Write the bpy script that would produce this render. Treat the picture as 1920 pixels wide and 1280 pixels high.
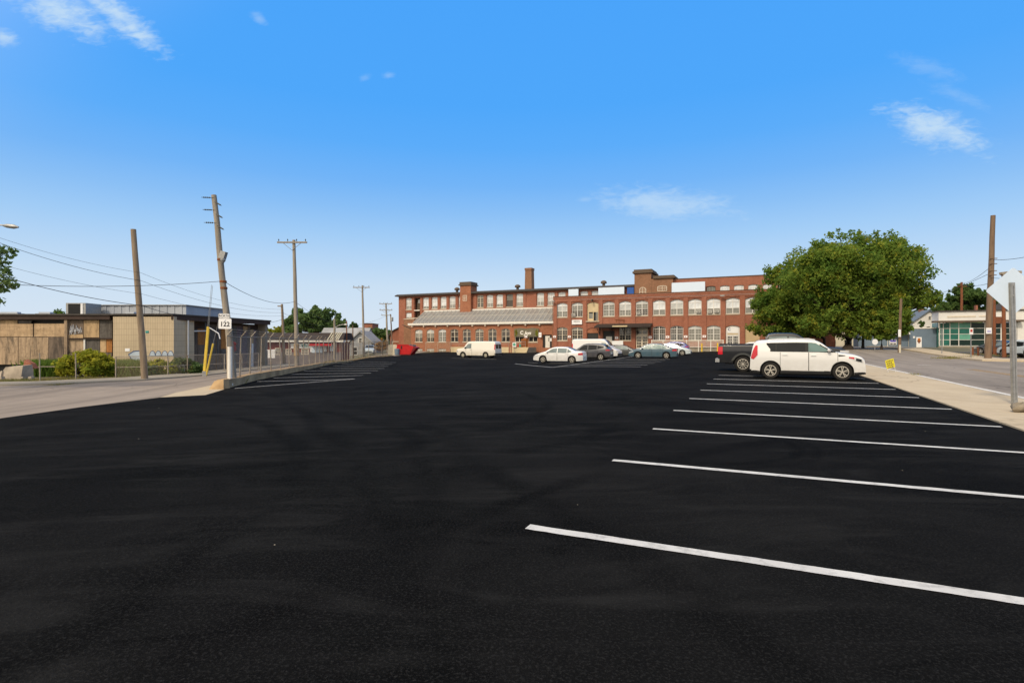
import bpy, math, random
import numpy as np
from mathutils import Vector, Matrix
from math import sin, cos, pi, radians, sqrt

for o in list(bpy.data.objects):
    bpy.data.objects.remove(o)
S = bpy.context.scene
C = S.collection

# ------------------------------------------------------------------ camera
FPX = 1020.0            # focal length in pixels of a 1920 wide picture
EYE = 1.55
cam = bpy.data.cameras.new('camera')
cam.sensor_width = 36.0
cam.lens = 36.0 * FPX / 1920.0
cam.clip_start = 0.1
cam.clip_end = 6000
camo = bpy.data.objects.new('camera', cam)
camo.location = (0, 0, EYE)
camo.rotation_euler = (pi / 2, 0, 0)
C.objects.link(camo)
S.camera = camo

# ------------------------------------------------------------------ sky
SUN_EL, SUN_AZ = radians(42), radians(216)      # sun behind the camera, to the left
SUN_DIR = Vector((sin(SUN_AZ) * cos(SUN_EL), cos(SUN_AZ) * cos(SUN_EL), sin(SUN_EL)))
W = bpy.data.worlds.new('World')
S.world = W
W.use_nodes = True
nt = W.node_tree
nt.nodes.clear()
N = nt.nodes.new
L = nt.links.new


def wmath(op, a, b=None, c=None, clamp=False):
    n = N('ShaderNodeMath')
    n.operation = op
    n.use_clamp = clamp
    for i, v in enumerate((a, b, c)):
        if v is None:
            continue
        if isinstance(v, (int, float)):
            n.inputs[i].default_value = v
        else:
            L(v, n.inputs[i])
    return n.outputs[0]


out = N('ShaderNodeOutputWorld')
bg = N('ShaderNodeBackground')
sky = N('ShaderNodeTexSky')
sky.sky_type = 'NISHITA'
sky.sun_disc = False
sky.sun_elevation = SUN_EL
sky.sun_rotation = SUN_AZ
tc = N('ShaderNodeTexCoord')
sep = N('ShaderNodeSeparateXYZ')
L(tc.outputs['Generated'], sep.inputs[0])
ramp = N('ShaderNodeValToRGB')
L(sep.outputs[2], ramp.inputs[0])
cr = ramp.color_ramp
stops = [(0.0, (0.7231, 0.807, 0.9047)), (0.0975, (0.5972, 0.7529, 0.9216)), (0.183, (0.3663, 0.6172, 0.9387)), (0.229, (0.2582, 0.5333, 0.9387)), (0.273, (0.1714, 0.4678, 0.956)), (0.333, (0.1046, 0.4233, 0.9823)), (0.396, (0.0762, 0.3968, 0.9911)), (0.531, (0.0685, 0.3813, 0.9911)),
         (.75, (.052, .25, .68)), (1.0, (.04, .17, .48))]
cr.elements[0].position, cr.elements[0].color = stops[0][0], stops[0][1] + (1,)
cr.elements[1].position, cr.elements[1].color = stops[-1][0], stops[-1][1] + (1,)
for p, c in stops[1:-1]:
    cr.elements.new(p).color = c + (1,)
nsc = N('ShaderNodeVectorMath')
nsc.operation = 'SCALE'
L(sky.outputs[0], nsc.inputs[0])
nsc.inputs['Scale'].default_value = 0.1
mixs = N('ShaderNodeMix')
mixs.data_type = 'RGBA'
mixs.inputs[0].default_value = 0.05
L(ramp.outputs[0], mixs.inputs[6])
L(nsc.outputs[0], mixs.inputs[7])
# hazy glow added round the unseen sun, to soften and warm the light
dsun = N('ShaderNodeVectorMath')
dsun.operation = 'DOT_PRODUCT'
L(tc.outputs['Generated'], dsun.inputs[0])
dsun.inputs[1].default_value = SUN_DIR
glow = N('ShaderNodeMapRange')
glow.interpolation_type = 'SMOOTHSTEP'
L(dsun.outputs[1], glow.inputs[0])
glow.inputs[1].default_value, glow.inputs[2].default_value = .0, 1.0
glow.inputs[3].default_value, glow.inputs[4].default_value = 0, 1
mixg = N('ShaderNodeMix')
mixg.data_type = 'RGBA'
L(glow.outputs[0], mixg.inputs[0])
L(mixs.outputs[2], mixg.inputs[6])
mixg.inputs[7].default_value = (1.75, 1.58, 1.32, 1)
# wispy clouds, fixed in the sky by direction
ysafe = wmath('MAXIMUM', sep.outputs[1], 0.05)
comb = N('ShaderNodeCombineXYZ')
L(wmath('DIVIDE', sep.outputs[0], ysafe), comb.inputs[0])
L(wmath('DIVIDE', sep.outputs[2], ysafe), comb.inputs[1])
nz = N('ShaderNodeTexNoise')
nz.inputs['Scale'].default_value = 13
nz.inputs['Distortion'].default_value = .6
nz.inputs['Detail'].default_value = 9
nz.inputs['Roughness'].default_value = .62
nzm = N('ShaderNodeVectorMath')
nzm.operation = 'MULTIPLY'
nzm.inputs[1].default_value = (1, 2.4, 1)
L(comb.outputs[0], nzm.inputs[0])
L(nzm.outputs[0], nz.inputs['Vector'])
nz2 = N('ShaderNodeTexNoise')
nz2.inputs['Scale'].default_value = 45
nz2.inputs['Detail'].default_value = 8
nz2.inputs['Distortion'].default_value = .8
L(nzm.outputs[0], nz2.inputs['Vector'])
nsum = wmath('ADD', wmath('MULTIPLY', wmath('SUBTRACT', nz.outputs[0], .5), 1.5), wmath('MULTIPLY', wmath('SUBTRACT', nz2.outputs[0], .5), 1.0))
CLOUDS = [(115, 22, 110, 44, -22, .95), (228, 34, 112, 30, -38, 1.0), (6, 70, 40, 19, -10, .8), (1757, 240, 112, 42, -17, 1.0),
          (1250, 381, 150, 36, -3, .75), (1742, 128, 84, 20, -18, .2), (1790, 178, 72, 18, -25, .2), (486, 34, 20, 12, -30, .35),
          (728, 142, 15, 8, 8, .32), (684, 146, 14, 8, 20, .2), (1096, 374, 22, 7, 5, .3)]
mask = None
for (px, py, rx, ry, ang, st) in CLOUDS:
    sb = N('ShaderNodeVectorMath')
    sb.operation = 'SUBTRACT'
    L(comb.outputs[0], sb.inputs[0])
    sb.inputs[1].default_value = ((px - 960) / FPX, (640 - py) / FPX, 0)
    ro = N('ShaderNodeVectorRotate')
    ro.rotation_type = 'Z_AXIS'
    L(sb.outputs[0], ro.inputs['Vector'])
    ro.inputs['Angle'].default_value = radians(-ang)
    ml = N('ShaderNodeVectorMath')
    ml.operation = 'MULTIPLY'
    L(ro.outputs[0], ml.inputs[0])
    ml.inputs[1].default_value = (FPX / rx, FPX / ry, 0)
    ln = N('ShaderNodeVectorMath')
    ln.operation = 'LENGTH'
    L(ml.outputs[0], ln.inputs[0])
    mr = N('ShaderNodeMapRange')
    mr.interpolation_type = 'SMOOTHSTEP'
    L(wmath('ADD', wmath('SUBTRACT', 1.0, ln.outputs[1]), nsum), mr.inputs[0])
    mr.inputs[1].default_value, mr.inputs[2].default_value = -.1, 1.05
    mr.inputs[3].default_value, mr.inputs[4].default_value = 0, st
    mask = mr.outputs[0] if mask is None else wmath('MAXIMUM', mask, mr.outputs[0])
mixc = N('ShaderNodeMix')
mixc.data_type = 'RGBA'
fwd = wmath('GREATER_THAN', sep.outputs[1], 0.06)
L(wmath('MULTIPLY', mask, fwd), mixc.inputs[0])
L(mixg.outputs[2], mixc.inputs[6])
mixc.inputs[7].default_value = (.52, .71, .92, 1)
L(mixc.outputs[2], bg.inputs[0])
bg.inputs[1].default_value = 1.0
L(bg.outputs[0], out.inputs[0])

# ------------------------------------------------------------------ sun
sl = bpy.data.lights.new('sun', 'SUN')
sl.energy = 2.5
sl.angle = radians(7)
sl.color = (1.0, .87, .69)
so = bpy.data.objects.new('sun', sl)
so.rotation_euler = (-SUN_DIR).to_track_quat('-Z', 'Y').to_euler()
so.location = (-20, -30, 40)
C.objects.link(so)

# ------------------------------------------------------------------ exposure
S.render.engine = 'CYCLES'
S.view_settings.view_transform = 'Standard'
S.view_settings.look = 'None'
S.view_settings.exposure = 0.0
S.view_settings.gamma = 1.0
S.view_settings.use_curve_mapping = False
S.cycles.max_bounces = 6
S.cycles.transparent_max_bounces = 16

# ------------------------------------------------------------------ frames of reference
TH = radians(24.5)
E1 = Vector((cos(TH), -sin(TH), 0))      # along the painted stall lines and the mill front
E2 = Vector((sin(TH), cos(TH), 0))       # along the main road


def ss(a, b, x):
    t = min(1, max(0, (x - a) / (b - a)))
    return t * t * (3 - 2 * t)


def gz(x, y):
    """height of the ground"""
    u = -x + .45 * y
    z = -.55 * ss(3, 25, u) + .7 * ss(45, 80, y) * ss(2, -14, u)
    if y > 40:
        z -= 1.2 * ss(50, 75, y) * ss(-.26, -.34, x / y)
    return z


def at(px, py, Y):
    return Vector(((px - 960) / FPX * Y, Y, EYE - (py - 640) / FPX * Y))


def gp(px, py):
    """point of the ground seen at a pixel of the photograph"""
    kx, kz = (px - 960) / FPX, -(py - 640) / FPX
    lo, y = 1.0, 1.0
    while y < 400:
        if EYE + kz * y < gz(kx * y, y):
            break
        lo = y
        y += .5
    hi = y
    for _ in range(30):
        m = (lo + hi) / 2
        if EYE + kz * m < gz(kx * m, m):
            hi = m
        else:
            lo = m
    return Vector((kx * hi, hi, gz(kx * hi, hi)))


def site(a, b, z=None):
    p = E1 * a + E2 * b
    return Vector((p.x, p.y, gz(p.x, p.y) if z is None else z))


def fa(px, b):
    """site coordinate a of the point at distance b seen in picture column px"""
    k = (px - 960) / FPX
    return b * (cos(TH) * k - sin(TH)) / (sin(TH) * k + cos(TH))


def fz(px, py, b):
    k = (px - 960) / FPX
    Y = b / (sin(TH) * k + cos(TH))
    return EYE - (py - 640) / FPX * Y


# ------------------------------------------------------------------ materials
M = {}


class NB:
    def __init__(s, m):
        s.t = m.node_tree
        s.t.nodes.clear()
        s.out = s.n('ShaderNodeOutputMaterial')
        s.p = s.n('ShaderNodeBsdfPrincipled')
        s.l(s.p.outputs[0], s.out.inputs[0])

    def n(s, k, **kw):
        q = s.t.nodes.new(k)
        for a, b in kw.items():
            setattr(q, a, b)
        return q

    def l(s, a, b):
        s.t.links.new(a, b)

    def set(s, node, name, v):
        if isinstance(v, bpy.types.NodeSocket):
            s.l(v, node.inputs[name])
        else:
            node.inputs[name].default_value = v

    def math(s, op, a, b=None, clamp=False):
        q = s.n('ShaderNodeMath', operation=op, use_clamp=clamp)
        for i, v in enumerate((a, b)):
            if v is not None:
                s.set(q, i, v)
        return q.outputs[0]

    def coords(s, world=False):
        if world:
            return s.n('ShaderNodeNewGeometry').outputs['Position']
        return s.n('ShaderNodeTexCoord').outputs['Object']

    def scale(s, v, sc):
        q = s.n('ShaderNodeVectorMath', operation='MULTIPLY')
        s.l(v, q.inputs[0])
        q.inputs[1].default_value = sc
        return q.outputs[0]

    def noise(s, vec, scale, detail=4, rough=.55, dist=0):
        q = s.n('ShaderNodeTexNoise')
        s.l(vec, q.inputs['Vector'])
        q.inputs['Scale'].default_value = scale
        q.inputs['Detail'].default_value = detail
        q.inputs['Roughness'].default_value = rough
        q.inputs['Distortion'].default_value = dist
        return q.outputs[0]

    def rng(s, v, a, b, c=0., d=1.):
        q = s.n('ShaderNodeMapRange')
        s.l(v, q.inputs[0])
        for i, x in enumerate((a, b, c, d)):
            q.inputs[i + 1].default_value = x
        return q.outputs[0]

    def mix(s, f, a, b, blend='MIX'):
        q = s.n('ShaderNodeMix', data_type='RGBA', blend_type=blend)
        s.set(q, 0, f)
        for i, v in ((6, a), (7, b)):
            if isinstance(v, tuple):
                v = v + (1,) if len(v) == 3 else v
            s.set(q, i, v)
        return q.outputs[2]

    def bump(s, h, strength=.3, dist=.02):
        q = s.n('ShaderNodeBump')
        s.l(h, q.inputs['Height'])
        q.inputs['Strength'].default_value = strength
        q.inputs['Distance'].default_value = dist
        s.l(q.outputs[0], s.p.inputs['Normal'])


def newmat(name):
    m = bpy.data.materials.new(name)
    m.use_nodes = True
    M[name] = m
    return m, NB(m)


def simple(name, col, rough=.7, var=.25, scale=3., metal=0., col2=None, bump=0, spec=.3, coat=0, stretch=(1, 1, 1), detail=5):
    """plain surface with noise driven wear"""
    m, b = newmat(name)
    v = b.scale(b.coords(), stretch)
    f = b.rng(b.noise(v, scale, detail, .6), .3, .7)
    c2 = col2 or tuple(x * (1 - var) for x in col)
    c = b.mix(f, col, c2)
    b.set(b.p, 'Base Color', c)
    b.p.inputs['Roughness'].default_value = rough
    b.p.inputs['Metallic'].default_value = metal
    b.p.inputs['Specular IOR Level'].default_value = spec
    b.p.inputs['Coat Weight'].default_value = coat
    b.p.inputs['Coat Roughness'].default_value = .08
    if bump:
        b.bump(b.noise(v, scale * 9, 4), bump, .02)
    return m


def brick_mat(name, c1, c2, mortar, stain=.35, bw=.21, bh=.068):
    m, b = newmat(name)
    o = b.n('ShaderNodeSeparateXYZ')
    b.l(b.coords(), o.inputs[0])
    cb = b.n('ShaderNodeCombineXYZ')
    b.l(b.math('ADD', o.outputs[0], o.outputs[1]), cb.inputs[0])
    b.l(o.outputs[2], cb.inputs[1])
    t = b.n('ShaderNodeTexBrick')
    b.l(cb.outputs[0], t.inputs['Vector'])
    t.inputs['Color1'].default_value = c1 + (1,)
    t.inputs['Color2'].default_value = c2 + (1,)
    t.inputs['Mortar'].default_value = mortar + (1,)
    t.inputs['Scale'].default_value = 1
    t.inputs['Brick Width'].default_value = bw
    t.inputs['Row Height'].default_value = bh
    t.inputs['Mortar Size'].default_value = .008
    f = b.rng(b.noise(b.coords(), .45, 6, .65), .35, .75, 0, stain)
    c = b.mix(f, t.outputs[0], tuple(x * .45 for x in c2))
    f2 = b.rng(b.noise(b.coords(), 2.6, 5, .7), .5, .8, 0, .35)
    c = b.mix(f2, c, tuple(min(1, x * 1.6 + .04) for x in c1))
    b.set(b.p, 'Base Color', c)
    b.p.inputs['Roughness'].default_value = .9
    b.p.inputs['Specular IOR Level'].default_value = .15
    b.bump(t.outputs[1], .25, .01)
    return m


def ply_mat(name, c1, c2, grain=(3.2, 3.2, .35), dark=.5):
    """weathered plywood sheet, grain running upwards"""
    m, b = newmat(name)
    v = b.coords(True)
    g = b.rng(b.noise(b.scale(v, grain), 1.0, 6, .65), .3, .7)
    c = b.mix(g, c1, c2)
    st = b.rng(b.noise(b.scale(v, (1.9, 1.9, .30)), 1.0, 7, .75, .5), .46, .60, 0, dark)
    c = b.mix(st, c, (.06, .05, .042))
    fine = b.rng(b.noise(v, 5, 5, .75), .50, .64, 0, .55)
    c = b.mix(fine, c, tuple(x * .5 for x in c2))
    b.set(b.p, 'Base Color', c)
    b.p.inputs['Roughness'].default_value = .9
    b.p.inputs['Specular IOR Level'].default_value = .15
    b.bump(g, .2, .01)
    return m


def leaf_mat(name, c1, c2, c3, scale=.5, trans=.35):
    m, b = newmat(name)
    v = b.coords()
    c = b.mix(b.rng(b.noise(v, scale, 4, .7), .38, .62), c1, c2)
    c = b.mix(b.rng(b.noise(v, scale * 2.3, 5, .7), .53, .70), c, c3)
    b.set(b.p, 'Base Color', c)
    b.p.inputs['Roughness'].default_value = .75
    b.p.inputs['Specular IOR Level'].default_value = .12
    tr = b.n('ShaderNodeBsdfTranslucent')
    b.l(b.mix(.5, c, (.35, .4, .05), 'MULTIPLY') if False else c, tr.inputs[0])
    ms = b.n('ShaderNodeMixShader')
    ms.inputs[0].default_value = trans
    b.l(b.p.outputs[0], ms.inputs[1])
    b.l(tr.outputs[0], ms.inputs[2])
    b.l(ms.outputs[0], b.out.inputs[0])
    return m


def chain_mat(name, axis):
    """woven diamond wire: open between the wires"""
    m, b = newmat(name)
    o = b.n('ShaderNodeSeparateXYZ')
    b.l(b.coords(True), o.inputs[0])
    s = o.outputs[axis]
    k = 1 / .075
    a = None
    for op in ('ADD', 'SUBTRACT'):
        d = b.math('MULTIPLY', b.math(op, s, o.outputs[2]), k)
        w = b.math('LESS_THAN', b.math('ABSOLUTE', b.math('SUBTRACT', b.math('FRACT', d), .5)), .085 if axis == 1 else .06)
        a = w if a is None else b.math('MAXIMUM', a, w)
    b.p.inputs['Base Color'].default_value = (.40, .305, .21, 1)
    b.p.inputs['Roughness'].default_value = .85
    b.p.inputs['Metallic'].default_value = .3
    b.l(a, b.p.inputs['Alpha'])
    return m


def asphalt_new():
    """fresh black seal coat with streaks, scuffs and round tyre marks"""
    m, b = newmat('fresh_asphalt')
    v = b.coords(True)
    big = b.noise(v, .22, 5, .6)
    streak = b.noise(b.scale(v, (.30, 1.3, 1)), 1.0, 7, .68, 1.2)
    grain = b.noise(v, 55, 3, .8)
    speck = b.noise(v, 140, 2, .9)
    c = b.mix(b.rng(big, .38, .62), (.0044, .0044, .0044), (.0100, .0099, .0097))
    c = b.mix(b.rng(streak, .50, .68, 0, .8), c, (.0185, .0182, .0176))
    c = b.mix(b.rng(streak, .42, .32, 0, .8), c, (.0022, .0022, .0022))
    patch = b.noise(b.scale(v, (1.0, .6, 1)), .8, 6, .7, .8)
    c = b.mix(b.rng(patch, .52, .70, 0, .5), c, (.0150, .0147, .0142))
    o = b.n('ShaderNodeSeparateXYZ')
    wob = b.n('ShaderNodeVectorMath', operation='ADD')
    nn = b.n('ShaderNodeTexNoise')
    b.l(v, nn.inputs['Vector'])
    nn.inputs['Scale'].default_value = .25
    b.l(v, wob.inputs[0])
    b.l(nn.outputs[1], wob.inputs[1])
    b.l(wob.outputs[0], o.inputs[0])
    tm = None
    for cx, cy, R, w, k in ((3.2, 8.9, 1.5, .10, 1), (3.2, 8.9, 1.72, .08, .7), (-6, 14, 7.4, .16, .8), (-6, 14, 9.0, .16, .9), (-14, 4, 12.2, .18, .8), (-14, 4, 13.8, .18, .8), (11, -3, 13.6, .16, .9), (11, -3, 15.2, .16, .8),
                         (5, 21, 9.2, .2, .7), (5, 21, 10.8, .2, .7), (-3, 33, 14.0, .25, .8), (-3, 33, 15.6, .25, .7), (60, 60, 71.0, .2, .8), (60, 60, 72.6, .2, .8), (-90, -30, 96.0, .2, .8), (-90, -30, 97.6, .2, .6), (-4.5, 5.2, 2.1, .12, .7), (-4.5, 5.2, 2.4, .12, .6)):
        dx, dy = b.math('SUBTRACT', o.outputs[0], cx), b.math('SUBTRACT', o.outputs[1], cy)
        d = b.math('SQRT', b.math('ADD', b.math('MULTIPLY', dx, dx), b.math('MULTIPLY', dy, dy)))
        e = b.rng(b.math('ABSOLUTE', b.math('SUBTRACT', d, R)), w * .4, w * 1.3, k, 0)
        tm = e if tm is None else b.math('MAXIMUM', tm, e)
    tm = b.math('MULTIPLY', tm, b.rng(b.noise(v, .30, 4, .6), .38, .58))
    tm = b.math('MULTIPLY', tm, b.rng(b.noise(v, 6, 4, .7), .25, .5))
    c = b.mix(b.math('MULTIPLY', tm, .95), c, (.0022, .0022, .0022))
    spot = b.rng(b.noise(b.scale(v, (.8, 1, 1)), .9, 3, .5), .69, .74, 0, .6)
    c = b.mix(spot, c, (.0024, .0024, .0024))
    c = b.mix(b.rng(grain, .50, .72, 0, .9), c, (.026, .0255, .025))
    c = b.mix(b.rng(speck, .66, .74, 0, .8), c, (.055, .053, .050))
    b.set(b.p, 'Base Color', c)
    b.p.inputs['Roughness'].default_value = .9
    b.p.inputs['Specular IOR Level'].default_value = 0.015
    h = b.math('ADD', b.math('MULTIPLY', grain, 1.0), b.math('MULTIPLY', speck, .5))
    b.bump(h, .8, .014)
    return m


def ground_mat(name, c1, c2, c3, s=.5, crack=True, fine=.35, rough=.92, wheel=None):
    m, b = newmat(name)
    v = b.coords(True)
    c = b.mix(b.rng(b.noise(v, s, 6, .65), .35, .68), c1, c2)
    c = b.mix(b.rng(b.noise(v, s * 5, 6, .7, .5), .52, .74, 0, .7), c, c3)
    if wheel:
        # worn lanes running with the road
        d = b.n('ShaderNodeVectorMath', operation='DOT_PRODUCT')
        b.l(v, d.inputs[0])
        d.inputs[1].default_value = wheel[0]
        st = b.n('ShaderNodeVectorMath', operation='DOT_PRODUCT')
        b.l(v, st.inputs[0])
        st.inputs[1].default_value = wheel[1]
        cb = b.n('ShaderNodeCombineXYZ')
        b.l(b.math('MULTIPLY', d.outputs[1], 1.1), cb.inputs[0])
        b.l(b.math('MULTIPLY', st.outputs[1], .06), cb.inputs[1])
        c = b.mix(b.rng(b.noise(cb.outputs[0], 1, 5, .6), .42, .66, 0, .6), c, tuple(x * .62 for x in c2))
    if crack:
        vo = b.n('ShaderNodeTexVoronoi', feature='DISTANCE_TO_EDGE')
        wob = b.n('ShaderNodeVectorMath', operation='ADD')
        b.l(v, wob.inputs[0])
        nn = b.n('ShaderNodeTexNoise')
        b.l(v, nn.inputs['Vector'])
        nn.inputs['Scale'].default_value = 1.5
        b.l(nn.outputs[1], wob.inputs[1])
        b.l(wob.outputs[0], vo.inputs['Vector'])
        vo.inputs['Scale'].default_value = .33
        ck = b.math('MULTIPLY', b.rng(vo.outputs[0], .0, .014, .75, 0), b.rng(b.noise(v, .2, 2), .42, .58))
        c = b.mix(ck, c, tuple(x * .3 for x in c2))
    g = b.noise(v, 60, 3, .8)
    c = b.mix(b.rng(g, .45, .75, 0, fine), c, tuple(x * .55 for x in c2))
    b.set(b.p, 'Base Color', c)
    b.p.inputs['Roughness'].default_value = rough
    b.p.inputs['Specular IOR Level'].default_value = .15
    b.bump(g, .35, .012)
    return m


def paint(name, col, rough=.32, dirt=.12, dirtcol=(.28, .24, .19), metal=0., coat=.4):
    m, b = newmat(name)
    v = b.coords()
    o = b.n('ShaderNodeSeparateXYZ')
    b.l(v, o.inputs[0])
    low = b.rng(o.outputs[2], .15, .9, 1, 0)
    n = b.rng(b.noise(v, 3.5, 5, .7), .35, .7)
    c = b.mix(b.math('MULTIPLY', b.math('MULTIPLY', low, n), dirt * 3, True), col, dirtcol)
    b.set(b.p, 'Base Color', c)
    b.p.inputs['Roughness'].default_value = rough
    b.p.inputs['Metallic'].default_value = metal
    b.p.inputs['Coat Weight'].default_value = coat
    b.p.inputs['Coat Roughness'].default_value = .06
    return m


def glassy(name, col, rough=.06, spec=.5, coat=.3):
    m, b = newmat(name)
    f = b.rng(b.noise(b.coords(), 1.3, 3), .35, .65)
    b.set(b.p, 'Base Color', b.mix(f, col, tuple(x * .7 for x in col)))
    b.p.inputs['Roughness'].default_value = rough
    b.p.inputs['Specular IOR Level'].default_value = spec
    b.p.inputs['Coat Weight'].default_value = coat
    b.p.inputs['Coat Roughness'].default_value = .03
    return m


def lineworn(name, col, wear):
    m, b = newmat(name)
    v = b.coords(True)
    f = b.math('MULTIPLY', b.rng(b.noise(v, 9, 6, .75), .5, .72), wear)
    c = b.mix(b.rng(b.noise(v, 2, 5), .3, .7), col, tuple(x * .8 for x in col))
    c = b.mix(f, c, (.02, .02, .02) if wear < .7 else (.13, .12, .11))
    c = b.mix(b.rng(b.noise(v, 90, 2, .8), .58, .75, 0, .4), c, tuple(x * .45 for x in col))
    b.set(b.p, 'Base Color', c)
    b.p.inputs['Roughness'].default_value = .85
    b.p.inputs['Specular IOR Level'].default_value = .15
    b.bump(b.noise(v, 60, 3, .8), .4, .01)
    return m


asphalt_new()
ground_mat('old_asphalt', (.31, .255, .205), (.25, .205, .165), (.355, .295, .24), .35, wheel=((1, .1, 0), (.0, 1, 0)))
ground_mat('road_asphalt', (.285, .245, .205), (.235, .20, .168), (.33, .285, .24), .3, wheel=((cos(TH), -sin(TH), 0), (sin(TH), cos(TH), 0)))
ground_mat('dark_asphalt', (.085, .082, .085), (.065, .063, .066), (.10, .098, .10), .3)
ground_mat('sidewalk_concrete', (.50, .41, .285), (.43, .345, .235), (.55, .455, .33), .8, crack=True, fine=.3)
ground_mat('kerb_concrete', (.32, .28, .22), (.24, .21, .165), (.36, .31, .25), 1.2, crack=False)
ground_mat('dry_ground', (.17, .145, .095), (.12, .115, .06), (.20, .175, .12), .3, crack=False, fine=.5)
ground_mat('hill_green', (.04, .065, .02), (.03, .05, .017), (.06, .08, .025), .1, crack=False)
lineworn('line_white', (.60, .585, .56), .45)
lineworn('line_road_white', (.66, .63, .58), .8)
lineworn('line_yellow', (.42, .26, .10), 1.0)
brick_mat('brick_red', (.33, .108, .060), (.24, .074, .044), (.33, .20, .14), .4)
brick_mat('brick_orange', (.36, .128, .060), (.27, .088, .044), (.34, .21, .14), .5)
brick_mat('brick_brown', (.27, .125, .065), (.20, .09, .048), (.28, .19, .13))
simple('cream_frame', (.64, .56, .44), .6, .18)
simple('white_frame', (.66, .63, .58), .5, .12)
simple('sill_stone', (.48, .39, .29), .8, .25)
simple('roof_dark', (.07, .060, .052), .9, .35)
simple('cornice_brown', (.12, .085, .06), .85, .3)
simple('white_paint', (.70, .665, .60), .55, .12, 1.2)
simple('cream_paint', (.60, .48, .29), .75, .2, .8)
simple('tan_panel', (.56, .42, .24), .8, .2, .6)
simple('board_blank', (.60, .69, .80), .5, .05, .5)
simple('graffiti_blue', (.42, .48, .54), .6, .3, 2)
glassy('glass_dark', (.022, .020, .017))
glassy('glass_brown', (.055, .042, .030))
glassy('glass_grey', (.21, .205, .175), .15)
glassy('sign_olive', (.13, .11, .06), .4)
glassy('glass_shade', (.52, .53, .51), .2)
glassy('glass_white', (.70, .72, .73), .2)
glassy('glass_skylight', (.27, .265, .255), .3)
glassy('glass_green', (.022, .135, .105), .08, .15, 0)
glassy('glass_green_dark', (.012, .030, .026), .08, .15, 0)
glassy('glass_green_pale', (.13, .36, .27), .1, .15, 0)
simple('skylight_bar', (.42, .39, .34), .6, .2)
simple('door_dark', (.035, .033, .030), .6, .3)
simple('door_white', (.66, .62, .54), .5, .12)
simple('canopy_dark', (.035, .026, .022), .7, .3)
simple('steel_grey', (.36, .36, .35), .5, .3, 5, .4)
simple('galv', (.38, .375, .36), .45, .35, 9, .5)
simple('fence_metal', (.42, .365, .29), .6, .4, 3, .1, col2=(.27, .20, .13))
simple('rust', (.25, .085, .03), .85, .45, 6)
simple('black_trim', (.012, .012, .012), .6, .3)
simple('rubber', (.016, .014, .012), .85, .3, 8)
simple('rim_alloy', (.55, .51, .44), .35, .2, 6, .35)
simple('rim_steel', (.50, .46, .36), .5, .3, 6, .2)
simple('chrome', (.6, .6, .6), .2, .1, 4, .9)
simple('yellow_paint', (.72, .46, .03), .55, .25, 4)
simple('guard_yellow', (.74, .52, .07), .55, .2, 4)
simple('red_paint', (.50, .012, .014), .45, .3, 2)
simple('red_dark', (.16, .01, .012), .5, .3, 2)
simple('blue_paint', (.02, .09, .34), .5, .2)
simple('orange_panel', (.48, .15, .02), .7, .3, 2)
simple('green_sign', (.10, .34, .24), .5, .15)
simple('teal_print', (.03, .26, .24), .6, .2)
simple('red_print', (.45, .05, .03), .6, .2)
simple('black_print', (.015, .015, .016), .6, .1)
simple('navy_print', (.04, .07, .16), .6, .1)
simple('purple_print', (.12, .10, .50), .6, .2)
simple('sign_white', (.76, .75, .74), .5, .08)
simple('sign_back', (.58, .68, .79), .45, .08, 2)
simple('sign_yellow', (.70, .60, .02), .5, .1)
simple('wood_pole', (.30, .225, .15), .9, .45, 2.2, col2=(.17, .125, .085), stretch=(4, 4, .35), bump=.4)
simple('wood_pole_grey', (.34, .295, .235), .9, .45, 2.2, col2=(.20, .165, .125), stretch=(4, 4, .35), bump=.4)
simple('wood_pole_dark', (.20, .135, .088), .9, .45, 2.2, col2=(.11, .072, .048), stretch=(4, 4, .35), bump=.4)
simple('rust_post', (.22, .075, .030), .85, .35, 3, col2=(.13, .05, .025))
simple('bark', (.050, .036, .026), .95, .5, 4, stretch=(3, 3, .6), bump=.6)
simple('wire', (.03, .03, .032), .6, .1)
simple('insulator', (.05, .055, .045), .4, .3)
simple('rubble', (.42, .35, .27), .95, .4, 2.2, bump=.6)
simple('stone', (.27, .225, .165), .95, .45, 4, bump=.7)
simple('wall_concrete', (.50, .34, .18), .95, .5, 1.1, col2=(.24, .15, .075), bump=.6)
simple('fascia_brown', (.055, .034, .026), .8, .35, 2)
simple('metal_cladding', (.40, .42, .45), .55, .25, .6, .2, stretch=(1, 1, .25))
simple('beige_shaded', (.27, .22, .16), .9, .3, 1)  # darker beige, the shade of the side face put into the colour
simple('store_red', (.25, .055, .035), .85, .4, .8)
simple('shingle_dark', (.050, .038, .034), .95, .4, 3)
simple('grey_block', (.20, .17, .165), .9, .3, 1.2)
simple('shingle_blue', (.14, .175, .225), .95, .25, 2)
simple('siding_white', (.68, .66, .62), .7, .12, 1)
simple('siding_cream', (.60, .54, .40), .7, .15, 1)
simple('siding_grey', (.33, .33, .33), .8, .3, 1)
simple('wall_blue', (.145, .195, .25), .8, .2, .7)
simple('grey_green', (.10, .11, .12), .8, .3)
ply_mat('ply_tan', (.52, .36, .20), (.40, .27, .145), dark=.4)
ply_mat('ply_plank', (.54, .38, .23), (.38, .26, .15), (.4, .4, 4.5), dark=.3)
ply_mat('ply_weather', (.47, .34, .22), (.33, .235, .15), dark=.8)
ply_mat('ply_dark', (.20, .15, .11), (.14, .105, .08), dark=.85)
ply_mat('ply_grey', (.13, .115, .10), (.095, .085, .075), dark=.7)
ply_mat('ply_orange', (.42, .19, .06), (.33, .135, .04), dark=.25)
ply_mat('ply_purple', (.17, .12, .14), (.12, .085, .085), dark=.7)
chain_mat('chain_y', 1)
chain_mat('chain_x', 0)
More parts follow.
